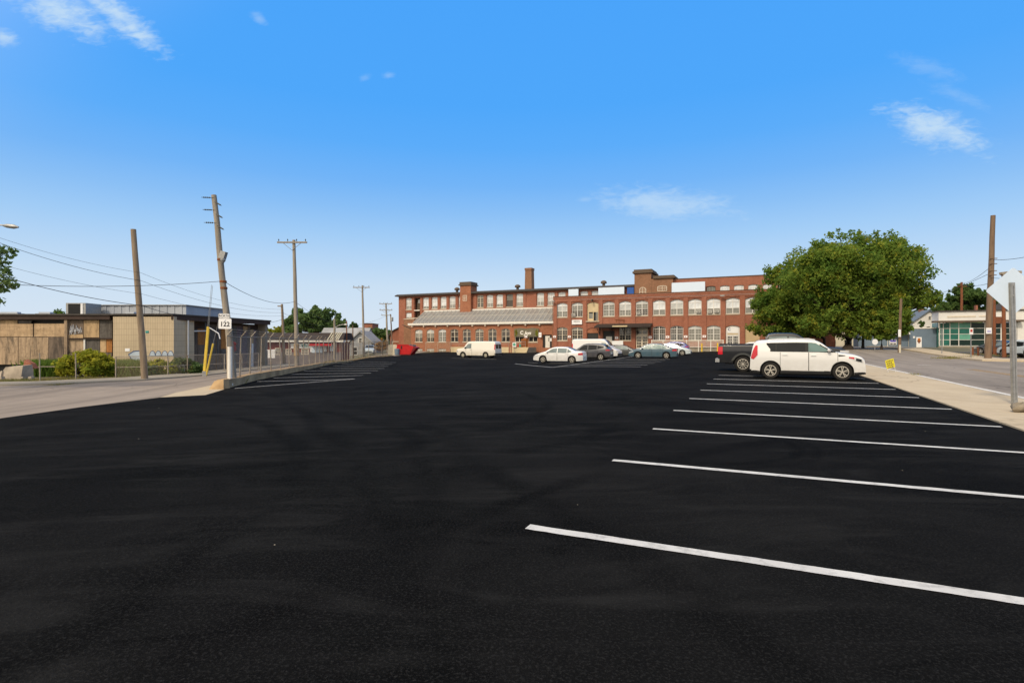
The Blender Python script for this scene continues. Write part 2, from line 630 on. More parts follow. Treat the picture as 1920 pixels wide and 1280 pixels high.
leaf_mat('leaf_oak', (.20, .275, .040), (.105, .19, .032), (.46, .40, .045), .36, .55)
leaf_mat('leaf_dark', (.105, .17, .044), (.07, .125, .034), (.16, .20, .055), .5, .5)
leaf_mat('leaf_mid', (.135, .205, .065), (.090, .155, .048), (.20, .24, .08), .4, .45)
leaf_mat('leaf_gold', (.36, .33, .028), (.20, .25, .025), (.50, .42, .04), 1.1, .4)
leaf_mat('leaf_weed', (.12, .20, .028), (.085, .15, .024), (.23, .25, .05), 1.2, .4)
leaf_mat('leaf_shrub', (.105, .155, .05), (.07, .12, .04), (.27, .25, .05), 1.2, .4)
leaf_mat('grass_dry', (.28, .22, .08), (.16, .17, .05), (.38, .28, .10), 1.5, .3)
leaf_mat('leaf_autumn', (.40, .21, .05), (.24, .15, .035), (.52, .25, .06), 1.0, .4)
paint('car_white', (.63, .62, .60), .3, .12)
paint('car_van_white', (.68, .635, .56), .4, .3, (.45, .36, .22))
paint('car_grey', (.048, .048, .056), .3, .1)
paint('car_teal', (.035, .082, .115), .3, .08)
paint('car_silver', (.50, .56, .58), .3, .08)
paint('car_blue', (.045, .06, .27), .3, .08)
paint('car_black', (.006, .007, .010), .3, .03, coat=.12)
paint('car_dark', (.05, .052, .05), .3, .08)
glassy('car_glass', (.012, .014, .016), .05, .25, 0)
glassy('car_glass_teal', (.10, .175, .165), .05)
glassy('car_glass_light', (.16, .20, .20), .05)
glassy('light_red', (.50, .018, .03), .12, .4, 0)
glassy('light_clear', (.52, .52, .52), .08)


def block_mat():
    m, b = newmat('glazed_block')
    o = b.n('ShaderNodeSeparateXYZ')
    b.l(b.coords(), o.inputs[0])
    cb = b.n('ShaderNodeCombineXYZ')
    b.l(b.math('ADD', o.outputs[0], o.outputs[1]), cb.inputs[0])
    b.l(o.outputs[2], cb.inputs[1])
    t = b.n('ShaderNodeTexBrick')
    t.offset = 0.0
    b.l(cb.outputs[0], t.inputs['Vector'])
    t.inputs['Color1'].default_value = (.47, .37, .24, 1)
    t.inputs['Color2'].default_value = (.44, .345, .22, 1)
    t.inputs['Mortar'].default_value = (.30, .235, .15, 1)
    t.inputs['Scale'].default_value = 1
    t.inputs['Brick Width'].default_value = .165
    t.inputs['Row Height'].default_value = .40
    t.inputs['Mortar Size'].default_value = .011
    st = b.rng(b.noise(b.scale(b.coords(), (1, 1, .4)), .8, 6, .65), .45, .75, 0, .4)
    b.set(b.p, 'Base Color', b.mix(st, t.outputs[0], (.25, .19, .12)))
    b.p.inputs['Roughness'].default_value = .6
    b.bump(t.outputs[1], .3, .01)


block_mat()
# ------------------------------------------------------------------ mesh helpers
class MB:
    """collects faces; build() links them as one mesh object"""

    def __init__(s):
        s.v, s.f, s.m = [], [], []

    def add(s, vs, fs, mi=0):
        o = len(s.v)
        s.v += [tuple(p) for p in vs]
        for f in fs:
            s.f.append(tuple(i + o for i in f))
            s.m.append(mi)
        return s

    def box(s, x0, x1, y0, y1, z0, z1, mi=0, T=None):
        vs = [Vector(p) for p in ((x0, y0, z0), (x1, y0, z0), (x1, y1, z0), (x0, y1, z0), (x0, y0, z1), (x1, y0, z1), (x1, y1, z1), (x0, y1, z1))]
        if T is not None:
            vs = [T @ p for p in vs]
        return s.add(vs, [(0, 3, 2, 1), (4, 5, 6, 7), (0, 1, 5, 4), (1, 2, 6, 5), (2, 3, 7, 6), (3, 0, 4, 7)], mi)

    def quad(s, a, b, c, d, mi=0):
        return s.add([a, b, c, d], [(0, 1, 2, 3)], mi)

    def prism(s, poly, y0, y1, mi=0):
        """polygon in x,z pushed from y0 to y1"""
        n = len(poly)
        vs = [(x, y0, z) for x, z in poly] + [(x, y1, z) for x, z in poly]
        fs = [tuple(range(n)), tuple(range(2 * n - 1, n - 1, -1))]
        fs += [((i + 1) % n, i, i + n, (i + 1) % n + n) for i in range(n)]
        return s.add(vs, fs, mi)

    def prism_x(s, poly, x0, x1, mi=0):
        """polygon in y,z pushed from x0 to x1"""
        n = len(poly)
        vs = [(x0, y, z) for y, z in poly] + [(x1, y, z) for y, z in poly]
        fs = [tuple(range(n)), tuple(range(2 * n - 1, n - 1, -1))]
        fs += [((i + 1) % n, i, i + n, (i + 1) % n + n) for i in range(n)]
        return s.add(vs, fs, mi)

    def slab(s, poly, z0, z1, mi=0):
        n = len(poly)
        vs = [(x, y, z0) for x, y in poly] + [(x, y, z1) for x, y in poly]
        fs = [tuple(range(n))[::-1], tuple(range(n, 2 * n))]
        fs += [(i, (i + 1) % n, (i + 1) % n + n, i + n) for i in range(n)]
        return s.add(vs, fs, mi)

    def tube(s, pts, rad, n=8, mi=0, cap=True):
        pts = [Vector(p) for p in pts]
        if isinstance(rad, (int, float)):
            rad = [rad] * len(pts)
        vs = []
        for i, p in enumerate(pts):
            d = (pts[min(i + 1, len(pts) - 1)] - pts[max(i - 1, 0)])
            d = d.normalized() if d.length > 1e-9 else Vector((0, 0, 1))
            a = d.cross(Vector((0, 0, 1)))
            if a.length < .05:
                a = d.cross(Vector((1, 0, 0)))
            a.normalize()
            b = d.cross(a)
            for k in range(n):
                t = 2 * pi * k / n
                vs.append(p + (a * cos(t) + b * sin(t)) * rad[i])
        fs = []
        for i in range(len(pts) - 1):
            for k in range(n):
                k2 = (k + 1) % n
                fs.append((i * n + k, i * n + k2, (i + 1) * n + k2, (i + 1) * n + k))
        if cap:
            fs.append(tuple(range(n))[::-1])
            fs.append(tuple(range((len(pts) - 1) * n, len(pts) * n)))
        return s.add(vs, fs, mi)

    def lathe(s, prof, n=16, axis='z', o=(0, 0, 0), mi=0):
        vs, fs = [], []
        for r, h in prof:
            for k in range(n):
                t = 2 * pi * k / n
                p = (r * cos(t), r * sin(t), h) if axis == 'z' else (r * cos(t), h, r * sin(t))
                vs.append((p[0] + o[0], p[1] + o[1], p[2] + o[2]))
        for i in range(len(prof) - 1):
            for k in range(n):
                k2 = (k + 1) % n
                fs.append((i * n + k, i * n + k2, (i + 1) * n + k2, (i + 1) * n + k))
        fs.append(tuple(range(n)))
        fs.append(tuple(range((len(prof) - 1) * n, len(prof) * n)))
        return s.add(vs, fs, mi)

    def mesh(s, name, mats, smooth=False):
        me = bpy.data.meshes.new(name)
        me.from_pydata(s.v, [], s.f)
        for m in (mats if isinstance(mats, (list, tuple)) else [mats]):
            me.materials.append(M[m])
        if any(s.m):
            me.polygons.foreach_set('material_index', s.m)
        if smooth:
            me.polygons.foreach_set('use_smooth', [True] * len(s.f))
            try:
                me.set_sharp_from_angle(angle=radians(smooth if smooth > 1 else 40))
            except Exception:
                pass
        me.update()
        return me

    def build(s, name, mats, parent=None, loc=None, rz=0, smooth=False):
        return put(name, s.mesh(name, mats, smooth), parent, loc, rz)


def put(name, me, parent=None, loc=None, rz=0, rot=None):
    o = bpy.data.objects.new(name, me)
    C.objects.link(o)
    if parent is not None:
        o.parent = parent
    if loc is not None:
        o.location = loc
    if rz:
        o.rotation_euler = (0, 0, rz)
    if rot:
        o.rotation_euler = rot
    return o


def tag(o, label, cat, group=None):
    o['label'] = label
    o['category'] = cat
    if group:
        o['group'] = group
    return o


def thing(name, label, cat, loc=(0, 0, 0), rz=0, group=None):
    o = bpy.data.objects.new(name, None)
    o.empty_display_size = .3
    C.objects.link(o)
    o.location = loc
    o.rotation_euler = (0, 0, rz)
    return tag(o, label, cat, group)


def struct(o, kind='structure'):
    o['kind'] = kind
    return o


def text_mesh(txt, size, mat, ext=.004, bold=0.0, shear=0.0, align='CENTER', spacing=1.0):
    """lettering standing in the x,z plane, read from -y"""
    cu = bpy.data.curves.new('letters', 'FONT')
    cu.body = txt
    cu.size = size
    cu.extrude = ext
    cu.offset = bold
    cu.shear = shear
    cu.align_x = align
    cu.align_y = 'CENTER'
    cu.space_character = spacing
    cu.resolution_u = 3
    ob = bpy.data.objects.new('letters', cu)
    C.objects.link(ob)
    dg = bpy.context.evaluated_depsgraph_get()
    me = bpy.data.meshes.new_from_object(ob.evaluated_get(dg))
    bpy.data.objects.remove(ob)
    bpy.data.curves.remove(cu)
    me.transform(Matrix.Rotation(pi / 2, 4, 'X'))
    me.materials.clear()
    me.materials.append(M[mat])
    return me


def clip_poly(poly, x0, x1, y0, y1):
    def cut(ps, f, ip):
        r = []
        for i in range(len(ps)):
            a, b = ps[i - 1], ps[i]
            fa_, fb_ = f(a), f(b)
            if fb_:
                if not fa_:
                    r.append(ip(a, b))
                r.append(b)
            elif fa_:
                r.append(ip(a, b))
        return r

    def ix(x):
        return lambda a, b: (x, a[1] + (b[1] - a[1]) * (x - a[0]) / (b[0] - a[0]))

    def iy(y):
        return lambda a, b: (a[0] + (b[0] - a[0]) * (y - a[1]) / (b[1] - a[1]), y)
    for f, ip in ((lambda p: p[0] >= x0, ix(x0)), (lambda p: p[0] <= x1, ix(x1)), (lambda p: p[1] >= y0, iy(y0)), (lambda p: p[1] <= y1, iy(y1))):
        if len(poly) < 3:
            return []
        poly = cut(poly, f, ip)
    return poly


def sheet(name, poly, dz, mat, step=1.5, drop=0, parent=None):
    """paved area draped over the ground, dz above it; drop gives it a skirt (kerb face)"""
    poly = [(p[0], p[1]) for p in poly]
    ar = sum(poly[i - 1][0] * poly[i][1] - poly[i][0] * poly[i - 1][1] for i in range(len(poly)))
    if ar < 0:
        poly = poly[::-1]
    xs, ys = [p[0] for p in poly], [p[1] for p in poly]
    idx, v, f = {}, [], []

    def vi(p):
        k = (round(p[0], 3), round(p[1], 3))
        if k not in idx:
            idx[k] = len(v)
            v.append((p[0], p[1], gz(p[0], p[1]) + dz))
        return idx[k]
    i0, i1 = math.floor(min(xs) / step), math.ceil(max(xs) / step)
    j0, j1 = math.floor(min(ys) / step), math.ceil(max(ys) / step)
    for i in range(i0, i1):
        for j in range(j0, j1):
            c = clip_poly(poly, i * step, (i + 1) * step, j * step, (j + 1) * step)
            if len(c) >= 3:
                q = []
                for p in c:
                    k = vi(p)
                    if not q or (q[-1] != k and q[0] != k):
                        q.append(k)
                if len(q) >= 3:
                    f.append(tuple(q))
    if drop:
        for i in range(len(poly)):
            a, b = Vector(poly[i - 1]), Vector(poly[i])
            n = max(1, int((b - a).length / step))
            for k in range(n):
                p, q = a.lerp(b, k / n), a.lerp(b, (k + 1) / n)
                o = len(v)
                for r, z in ((p, 0), (q, 0), (q, -drop), (p, -drop)):
                    v.append((r.x, r.y, gz(r.x, r.y) + dz + z))
                f.append((o + 3, o + 2, o + 1, o))
    me = bpy.data.meshes.new(name)
    me.from_pydata(v, [], f)
    me.materials.append(M[mat])
    me.update()
    o = put(name, me, parent)
    if parent is None:
        struct(o)
    return o


def strip(p, q, w, dz, mat, name, parent, jag=0.0):
    """painted line lying on the ground"""
    p, q = Vector((p[0], p[1])), Vector((q[0], q[1]))
    d = (q - p)
    n = max(2, int(d.length / (.09 if jag else .6)))
    d.normalize()
    s_ = Vector((-d.y, d.x)) * w / 2
    mb = MB()
    vs = []
    for i in range(n + 1):
        c = p.lerp(q, i / n)
        for sg in (-1, 1):
            e = c + s_ * sg * (1 + random.uniform(-jag, jag))
            vs.append((e.x, e.y, gz(e.x, e.y) + dz))
    mb.add(vs, [(2 * i, 2 * i + 2, 2 * i + 3, 2 * i + 1) for i in range(n)])
    return mb.build(name, mat, parent)


def copy_tree(o, parent=None):
    c = o.copy()
    C.objects.link(c)
    c.parent = parent
    for ch in list(o.children):
        copy_tree(ch, c)
    return c


# ------------------------------------------------------------------ foliage
def leaves(name, mat, clumps, n, size, parent=None, seed=1, flat=.5, droop=0.0, loc=None, aspect=.6):
    """clumps: (x, y, z, rx, ry, rz); n leaf blades spread through their volumes"""
    r = np.random.default_rng(seed)
    cl = np.array(clumps, float)
    wt = (cl[:, 3] * cl[:, 4] * cl[:, 5]) ** .72
    ci = r.choice(len(cl), n, p=wt / wt.sum())
    d = r.normal(size=(n, 3))
    d /= np.linalg.norm(d, axis=1)[:, None]
    rad = r.random(n) ** .38
    pos = cl[ci, :3] + d * rad[:, None] * cl[ci, 3:6] * (1 + .10 * r.normal(size=n))[:, None]
    nor = r.normal(size=(n, 3)) + d * .7 + np.array([0, 0, flat])
    nor /= np.linalg.norm(nor, axis=1)[:, None]
    t = np.cross(nor, r.normal(size=(n, 3)))
    t /= np.linalg.norm(t, axis=1)[:, None]
    b = np.cross(nor, t)
    sz = size * (.6 + .8 * r.random(n))[:, None]
    t, b = t * sz, b * sz * aspect
    vs = np.stack([pos - t, pos + b * .9 - t * .1, pos + t, pos - b * .9 - t * .1], 1).reshape(-1, 3)
    vs[:, 2] -= droop
    me = bpy.data.meshes.new(name)
    me.vertices.add(4 * n)
    me.vertices.foreach_set('co', vs.ravel())
    me.loops.add(4 * n)
    me.loops.foreach_set('vertex_index', np.arange(4 * n, dtype=np.int32))
    me.polygons.add(n)
    me.polygons.foreach_set('loop_start', np.arange(0, 4 * n, 4, dtype=np.int32))
    me.update(calc_edges=True)
    me.materials.append(M[mat])
    return put(name, me, parent, loc)


def make_tree(name, label, loc, h, r, mat, n, leaf, seed, trunk_h=.25, trunk_r=.3, group=None, shape=(1, 1, 1), nclump=60, squash=.75, cz=None, dome=False):
    rnd = random.Random(seed)
    t = thing(name, label, 'tree', loc, 0, group)
    th = h * trunk_h
    mb = MB()
    mb.tube([(0, 0, -.3), (.02, .01, th * .3), (.05 * r, 0, th), (.05 * r, .02 * r, h * .7)], [trunk_r * 1.25, trunk_r, trunk_r * .8, trunk_r * .2], 10)
    cl = []
    c0 = cz if cz is not None else (h + th) / 2
    hz = h - c0
    for i in range(nclump):
        a = rnd.random() * 2 * pi
        e = math.asin(rnd.uniform(-.8 if not dome else -.35, 1))
        k = rnd.uniform(.45, .93) if i > nclump * .25 else rnd.uniform(.1, .5)
        p = Vector((cos(a) * cos(e) * r * k * shape[0], sin(a) * cos(e) * r * k * shape[1], c0 + sin(e) * hz * k))
        s_ = rnd.uniform(.16, .30) * r
        cl.append((p.x, p.y, p.z, s_, s_, s_ * squash))
        if i % 4 == 0:
            b0 = Vector((.05 * r, 0, th * rnd.uniform(.8, 1.3)))
            mid = b0.lerp(p, .55) + Vector((0, 0, -.05 * r))
            mb.tube([b0, mid, p], [trunk_r * .42, trunk_r * .24, trunk_r * .07], 6)
    mb.build('trunk', 'bark', t, smooth=True)
    leaves('crown', mat, cl, n, leaf, t, seed)
    return t
# ------------------------------------------------------------------ ground, roads, pavements
def base_ground():
    def axis(near, step, far):
        a = [i * step for i in range(int(near / step) + 1)]
        s_ = step
        while a[-1] < far:
            s_ *= 1.35
            a.append(a[-1] + s_)
        return a
    px = axis(110, 3, 3200)
    xs = [-v for v in px[:0:-1]] + px
    py = axis(160, 3, 3200)
    ys = [-v for v in axis(40, 5, 400)[:0:-1]] + py
    vs = [(x, y, gz(x, y) - .12) for y in ys for x in xs]
    nx = len(xs)
    fs = [(j * nx + i, j * nx + i + 1, (j + 1) * nx + i + 1, (j + 1) * nx + i) for j in range(len(ys) - 1) for i in range(nx - 1)]
    me = bpy.data.meshes.new('ground')
    me.from_pydata(vs, [], fs)
    me.materials.append(M['dry_ground'])
    struct(put('ground', me))


base_ground()
WALL = [gp(424, 729), gp(482, 713), gp(540, 701), gp(602, 687.5), gp(662, 677), gp(705, 670)]     # foot of the fence wall
LOTL = [gp(385, 741), gp(300, 745.5), gp(150, 764), gp(0, 785)]
dl = (LOTL[3] - LOTL[2]).normalized()
lot_end = LOTL[3] + dl * 14
far_l = gp(738, 667.6)
LOT = [site(4.1, -45), site(4.1, 96), site(-60, 96.2), far_l] + WALL[::-1] + LOTL + [lot_end, Vector((-34, -30, 0))]
lot = sheet('parking_lot', LOT, .016, 'fresh_asphalt', 1.0, .02)
# painted stalls beside the main road
B0, BP = 4.15, 2.785
for i in range(-2, 9):
    b = B0 + BP * i
    strip(site(-1.75 + .02 * (i % 3), b), site(3.95, b + .04), .115, .021, 'line_white', 'painted_line', lot, .07)
# stalls in the middle of the lot
random.seed(4)
for (x0, y0, x1, y1) in ((1047, 688, 1202, 688.6), (1069, 685, 1214, 685.2), (1090, 682, 1228, 682), (1112, 679, 1239, 679), (1134, 676, 1248, 676.4), (1148, 674, 1256, 674),
                         (1036, 689.5, 1192, 668), (966, 682.5, 1036, 689.5), (990, 680.5, 1075, 681.5),
                         (440, 729, 665, 711), (482, 716, 665, 711), (513, 709.3, 680, 704.5), (548, 702.3, 696, 700), (570, 696, 709, 695.6), (600, 691.3, 720, 691.5),
                         (625, 687, 728, 687.3), (641, 683.2, 735, 683.6), (656, 680, 742, 680.2), (846, 672, 930, 674)):
    strip(gp(x0, y0), gp(x1, y1), .11, .017 + .0005 * gp(x0, y0).y, 'line_white', 'painted_line', lot, .05)

# street along the left, behind the fence wall
KERB_L = [Vector((-70, 23.0, 0)), Vector((-34, 23.6, 0)), gp(100, 721.5), gp(168, 718), gp(272, 713), gp(385, 704), Vector((-18.6, 48, 0)), Vector((-20.5, 80, 0)), Vector((-27, 150, 0)), Vector((-34, 260, 0))]
STREET = KERB_L + [Vector((-24, 260, 0)), Vector((-17, 110, 0)), far_l] + [p + Vector((.25, 0, 0)) for p in WALL[::-1]] + [p + Vector((.4, -.5, 0)) for p in LOTL] + [lot_end + Vector((0, -.8, 0)), Vector((-70, -6, 0))]
sheet('street', STREET, 0.0, 'old_asphalt', 1.5)
off = Vector((-2.2, 1.6, 0))
sheet('sidewalk', KERB_L[1:7] + [p + off for p in KERB_L[6:0:-1]], .07, 'kerb_concrete', 1.5, .1)
# tan apron in front of the wall end
sheet('apron', [gp(300, 745), gp(388, 741), gp(428, 729.5), gp(428, 716), gp(398, 722), gp(330, 736)], .008, 'sidewalk_concrete', 1.0)

# main road on the right with its pavements
sheet('sidewalk', [site(4.1, -45), site(6.3, -45), site(6.3, 120), site(4.1, 120)], .045, 'sidewalk_concrete', 1.5, .17)
road = sheet('road', [site(6.3, -60), site(16.7, -60), site(16.7, 220), site(6.3, 220)], -.075, 'road_asphalt', 1.5)
strip(site(6.9, -30), site(6.9, 78), .2, -.068, 'line_road_white', 'painted_line', road)
strip(site(11.0, -30), site(11.0, 40), .13, -.068, 'line_yellow', 'painted_line', road, .3)
strip(site(11.3, -30), site(11.3, 40), .13, -.068, 'line_yellow', 'painted_line', road, .3)
strip(gp(1720, 682), gp(1745, 682.5), .3, -.067, 'line_road_white', 'painted_line', road)
sheet('sidewalk', [site(16.7, -60), site(19.2, -60), site(19.2, 41), site(18.2, 43.2), site(16.7, 43.2)], .05, 'sidewalk_concrete', 1.5, .17)
sheet('sidewalk', [site(16.7, 57), site(30, 52), site(75, 52), site(75, 56), site(30, 58), site(19.6, 62), site(19.6, 120), site(16.7, 120)], .05, 'sidewalk_concrete', 1.5, .17)
sheet('side_street', [site(16.7, 43.2), site(18.2, 43.2), site(75, 40), site(75, 52), site(30, 52), site(16.7, 57)], -.07, 'road_asphalt', 1.5)
sheet('forecourt', [site(19.7, 62), site(30, 58), site(80, 56), site(80, 78), site(19.7, 78)], .02, 'dark_asphalt', 2)
# verge of rough grass by the far pavement
sheet('verge', [site(19.2, -40), site(23, -40), site(23, 40), site(19.2, 40)], .03, 'dry_ground', 2)
sheet('forecourt', [site(23, -40), site(60, -40), site(60, 39), site(23, 39.5)], .0, 'sidewalk_concrete', 2)


def blades(name, mat, spots, n, h, seed, spread):
    r = np.random.default_rng(seed)
    v, f = [], []
    for _ in range(n):
        x0, y0, x1, y1 = spots[r.integers(len(spots))]
        t = r.random()
        x, y = x0 + (x1 - x0) * t + r.normal() * spread, y0 + (y1 - y0) * t + r.normal() * spread
        z = gz(x, y) - .1
        hh = h * (.4 + .9 * r.random())
        a = r.random() * 6.28
        w = .012 + .02 * r.random()
        lx, ly = r.normal() * .22 * hh, r.normal() * .22 * hh
        o = len(v)
        v += [(x - w * cos(a), y - w * sin(a), z), (x + w * cos(a), y + w * sin(a), z), (x + lx * .4, y + ly * .4, z + hh * .6), (x + lx, y + ly, z + hh)]
        f += [(o, o + 1, o + 2), (o + 1, o + 3, o + 2)]
    me = bpy.data.meshes.new(name)
    me.from_pydata(v, [], f)
    me.materials.append(M[mat])
    return put(name, me)


# loose grit and paper scraps on the new asphalt
mb = MB()
random.seed(8)
for px, py in ((515, 1025), (1083, 949), (165, 772), (298, 766), (260, 824), (1735, 810), (1692, 884)):
    p = gp(px, py)
    s_ = .004 + .006 * random.random()
    mb.box(-s_, s_, -s_ * .7, s_ * .7, 0, s_ * .6, 0, Matrix.Translation((p.x, p.y, p.z + .016)) @ Matrix.Rotation(random.random() * 3, 4, 'Z'))
struct(mb.build('grit', 'kerb_concrete'), 'stuff')
# ------------------------------------------------------------------ the brick mill
BF = 97.1                                      # site distance of the front wall


def arc(xa, xb, zb, rise, n=8):
    """top edge of an opening from left to right"""
    return [(xa + (xb - xa) * i / n, zb - rise * (2 * i / n - 1) ** 2) for i in range(n + 1)]


def wall_openings(mb, x0, x1, z0, z1, y0, y1, cols):
    x = x0
    for xa, xb, ops in sorted(cols):
        mb.box(x, xa, y0, y1, z0, z1)
        z = z0
        prev = None
        for za, zb, rise in sorted(ops) + [(z1, None, 0)]:
            if prev is None:
                mb.box(xa, xb, y0, y1, z, za)
            else:
                top = arc(xa, xb, prev[1], prev[2]) if prev[2] else [(xa, prev[1]), (xb, prev[1])]
                mb.prism(top + [(xb, za), (xa, za)], y0, y1)
            prev = (za, zb, rise)
        x = xb
    mb.box(x, x1, y0, y1, z0, z1)


_wcache = {}


def window_meshes(w, h, rise, rows, cols, mun, t=.09, mull=.13, frame='cream_frame'):
    """frame, panes (mesh, row) and sill of a window; origin at the middle of its foot"""
    key = (w, h, rise, tuple(rows), cols, mun, t, mull, frame)
    if key in _wcache:
        return _wcache[key]
    mb = MB()
    hw = w / 2
    outer = [(-hw, 0), (hw, 0)] + arc(-hw, hw, h, rise)[::-1]
    inner = [(-hw + t, t), (hw - t, t)] + [(x * (hw - t) / hw, z - t) for x, z in arc(-hw, hw, h, rise)[::-1]]
    n = len(outer)
    vs = [(x, .0, z) for x, z in outer] + [(x, .0, z) for x, z in inner] + [(x, .10, z) for x, z in inner] + [(x, .10, z) for x, z in outer]
    fs = []
    for i in range(n):
        j = (i + 1) % n
        fs += [(i, j, n + j, n + i), (n + i, n + j, 2 * n + j, 2 * n + i), (j, i, 3 * n + i, 3 * n + j)]
    mb.add(vs, fs)
    zs = [t] + [t + (h - 2 * t) * r for r in rows] + [h]
    cw = (w - 2 * t - mull * (cols - 1)) / cols
    xs = [-hw + t + i * (cw + mull) for i in range(cols)]
    ztop = lambda x: h - t - rise * (x / hw) ** 2
    for i in range(1, cols):
        mb.box(xs[i] - mull, xs[i], .01, .09, t, ztop(xs[i]) - .01)
    for z in zs[1:-1]:
        mb.box(-hw + t, hw - t, .015, .085, z - .035, z + .035)
    panes = []
    for ri in range(len(zs) - 1):
        for xa in xs:
            xb = xa + cw
            if ri == len(zs) - 2:
                k = 4
                top = [(xb - (xb - xa) * i / k, ztop(xb - (xb - xa) * i / k)) for i in range(k + 1)]
            else:
                top = [(xb, zs[ri + 1]), (xa, zs[ri + 1])]
            pm = MB()
            poly = [(xa, zs[ri]), (xb, zs[ri])] + top
            pm.add([(x, .06, z) for x, z in poly], [tuple(range(len(poly)))])
            panes.append((pm, ri))
            if mun:
                nx, nz_ = mun
                zt = ztop((xa + xb) / 2) if ri == len(zs) - 2 else zs[ri + 1]
                for a in range(1, nx):
                    mb.box(xa + cw * a / nx - .014, xa + cw * a / nx + .014, .03, .055, zs[ri], zt - .02)
                nzz = max(1, round(nz_ * (zt - zs[ri]) / (h / (len(zs) - 1))))
                for a in range(1, nzz):
                    z = zs[ri] + (zt - zs[ri]) * a / nzz
                    mb.box(xa, xb, .03, .055, z - .014, z + .014)
    sill = MB().box(-hw - .1, hw + .1, -.22, .05, -.17, 0.0)
    res = (mb.mesh('window_frame', frame), [(p, r) for p, r in panes], sill.mesh('sill', 'sill_stone'))
    _wcache[key] = res
    return res


_pcache = {}


def window(parent, x, y, z, w, h, rise, kind, sill=True, name='window'):
    rows, cols, mun, mats, frame, mull = KINDS[kind]
    fm, panes, sm = window_meshes(w, h, rise, rows, cols, mun, frame=frame, mull=mull)
    o = put(name, fm, parent, (x, y, z))
    for k, (pm, r) in enumerate(panes):
        key = (id(pm), mats[r])
        if key not in _pcache:
            _pcache[key] = pm.mesh('pane', mats[r])
        put('pane', _pcache[key], o)
    if sill:
        put('sill', sm, o)
    return o


KINDS = {
    'shade': ([.40, .78], 2, (2, 2), ['glass_grey', 'glass_shade', 'glass_white'], 'white_frame', .13),
    'white': ([.36, .78], 2, None, ['glass_grey', 'glass_white', 'glass_white'], 'white_frame', .12),
    'half': ([.45, .8], 2, (2, 2), ['glass_brown', 'glass_grey', 'glass_shade'], 'white_frame', .13),
    'pale': ([.42, .80], 2, (2, 2), ['glass_grey', 'glass_grey', 'glass_shade'], 'white_frame', .13),
    'dark': ([.40, .80], 2, None, ['glass_dark', 'glass_brown', 'glass_brown'], 'cream_frame', .13),
    'darkm': ([.38, .78], 2, (2, 2), ['glass_dark', 'glass_brown', 'glass_grey'], 'cream_frame', .13),
    'lowpale': ([.34, .70], 2, (2, 2), ['glass_dark', 'glass_grey', 'glass_shade'], 'cream_frame', .13),
    'grid': ([.42, .82], 2, (3, 3), ['glass_dark', 'glass_brown', 'glass_dark'], 'white_frame', .15),
    'brown': ([.5], 2, (2, 3), ['glass_brown', 'glass_grey'], 'cornice_brown', .1),
    'third': ([.30, .62], 2, (2, 2), ['glass_grey', 'glass_shade', 'glass_white'], 'white_frame', .10),
    'thirdw': ([.22, .6], 2, None, ['glass_grey', 'glass_white', 'glass_white'], 'white_frame', .08),
    'tower': ([.5], 2, (2, 2), ['glass_grey', 'glass_brown'], 'cream_frame', .08),
    'house': ([.5], 1, None, ['glass_dark', 'glass_dark'], 'white_frame', .05),
    'store': ([.5], 2, None, ['glass_brown', 'glass_grey'], 'cream_frame', .06),
}
random.seed(3)
MZ = 0.0
front = thing('mill_wing', 'two-storey red brick mill wing with arched windows and dark entrance canopy', 'building', site(0, BF, 0), -TH)
BAY = 2.98
A0 = -33.9
aL, aR = -35.6, 9.6
PAR = 9.95
wb = MB()
colsf = []
up = ['shade', 'half', None, 'pale', 'shade', 'half', 'white', 'shade', 'white', 'white', 'white', 'white', 'shade', 'shade']
lo = ['darkm', 'darkm', None, None, 'darkm', None, 'grid', 'grid', 'pale', 'pale', None, None, 'pale', 'pale']
WW = 2.14
for i in range(14):
    a = A0 + BAY * i
    ops = []
    ops.append((6.13, 8.80, .30))
    if i == 2:
        ops = [(.0, 4.05, .3), (5.35, 8.80, .3)]
    elif i in (3, 5, 10):
        ops.append((.05, 4.22, .28) if i != 3 else (.05, 3.5, 0))
    elif i == 11:
        ops.append((.05, 4.1, 0))
    else:
        ops.append((1.73, 4.25, .28))
    colsf.append((a - WW / 2, a + WW / 2, sorted(ops)))
wall_openings(wb, aL, aR, -1.2, PAR, 0, .42, colsf)
# side wall, roof and piers
wb.box(aL, aL + .42, .42, 18, -1.2, PAR)
wb.box(aR - .42, aR, .42, 18, -1.2, PAR)
for i in range(15):
    a = A0 + BAY * (i - .5)
    if a - .36 < aL:
        a = aL + .36
    wb.box(a - .36, a + .36, -.13, -.002, -1.2, 8.98)
wb.box(aL, aR, -.13, -.002, 8.982, PAR - .001)
wb.box(aL - .06, aR, -.19, -.132, 9.62, 9.80)
wb.build('wall', 'brick_red', front)
MB().box(aL - .02, aR, -.2, .5, PAR, PAR + .09).build('coping', 'cornice_brown', front)
MB().box(aL + .42, aR - .42, .42, 18, 9.2, 9.3).build('roof', 'roof_dark', front)
for i in range(14):
    a = A0 + BAY * i
    if up[i]:
        window(front, a, .16, 6.13, WW - .01, 2.67, .30, up[i])
    if lo[i]:
        window(front, a, .16, 1.73, WW - .01, 2.52, .28, lo[i])
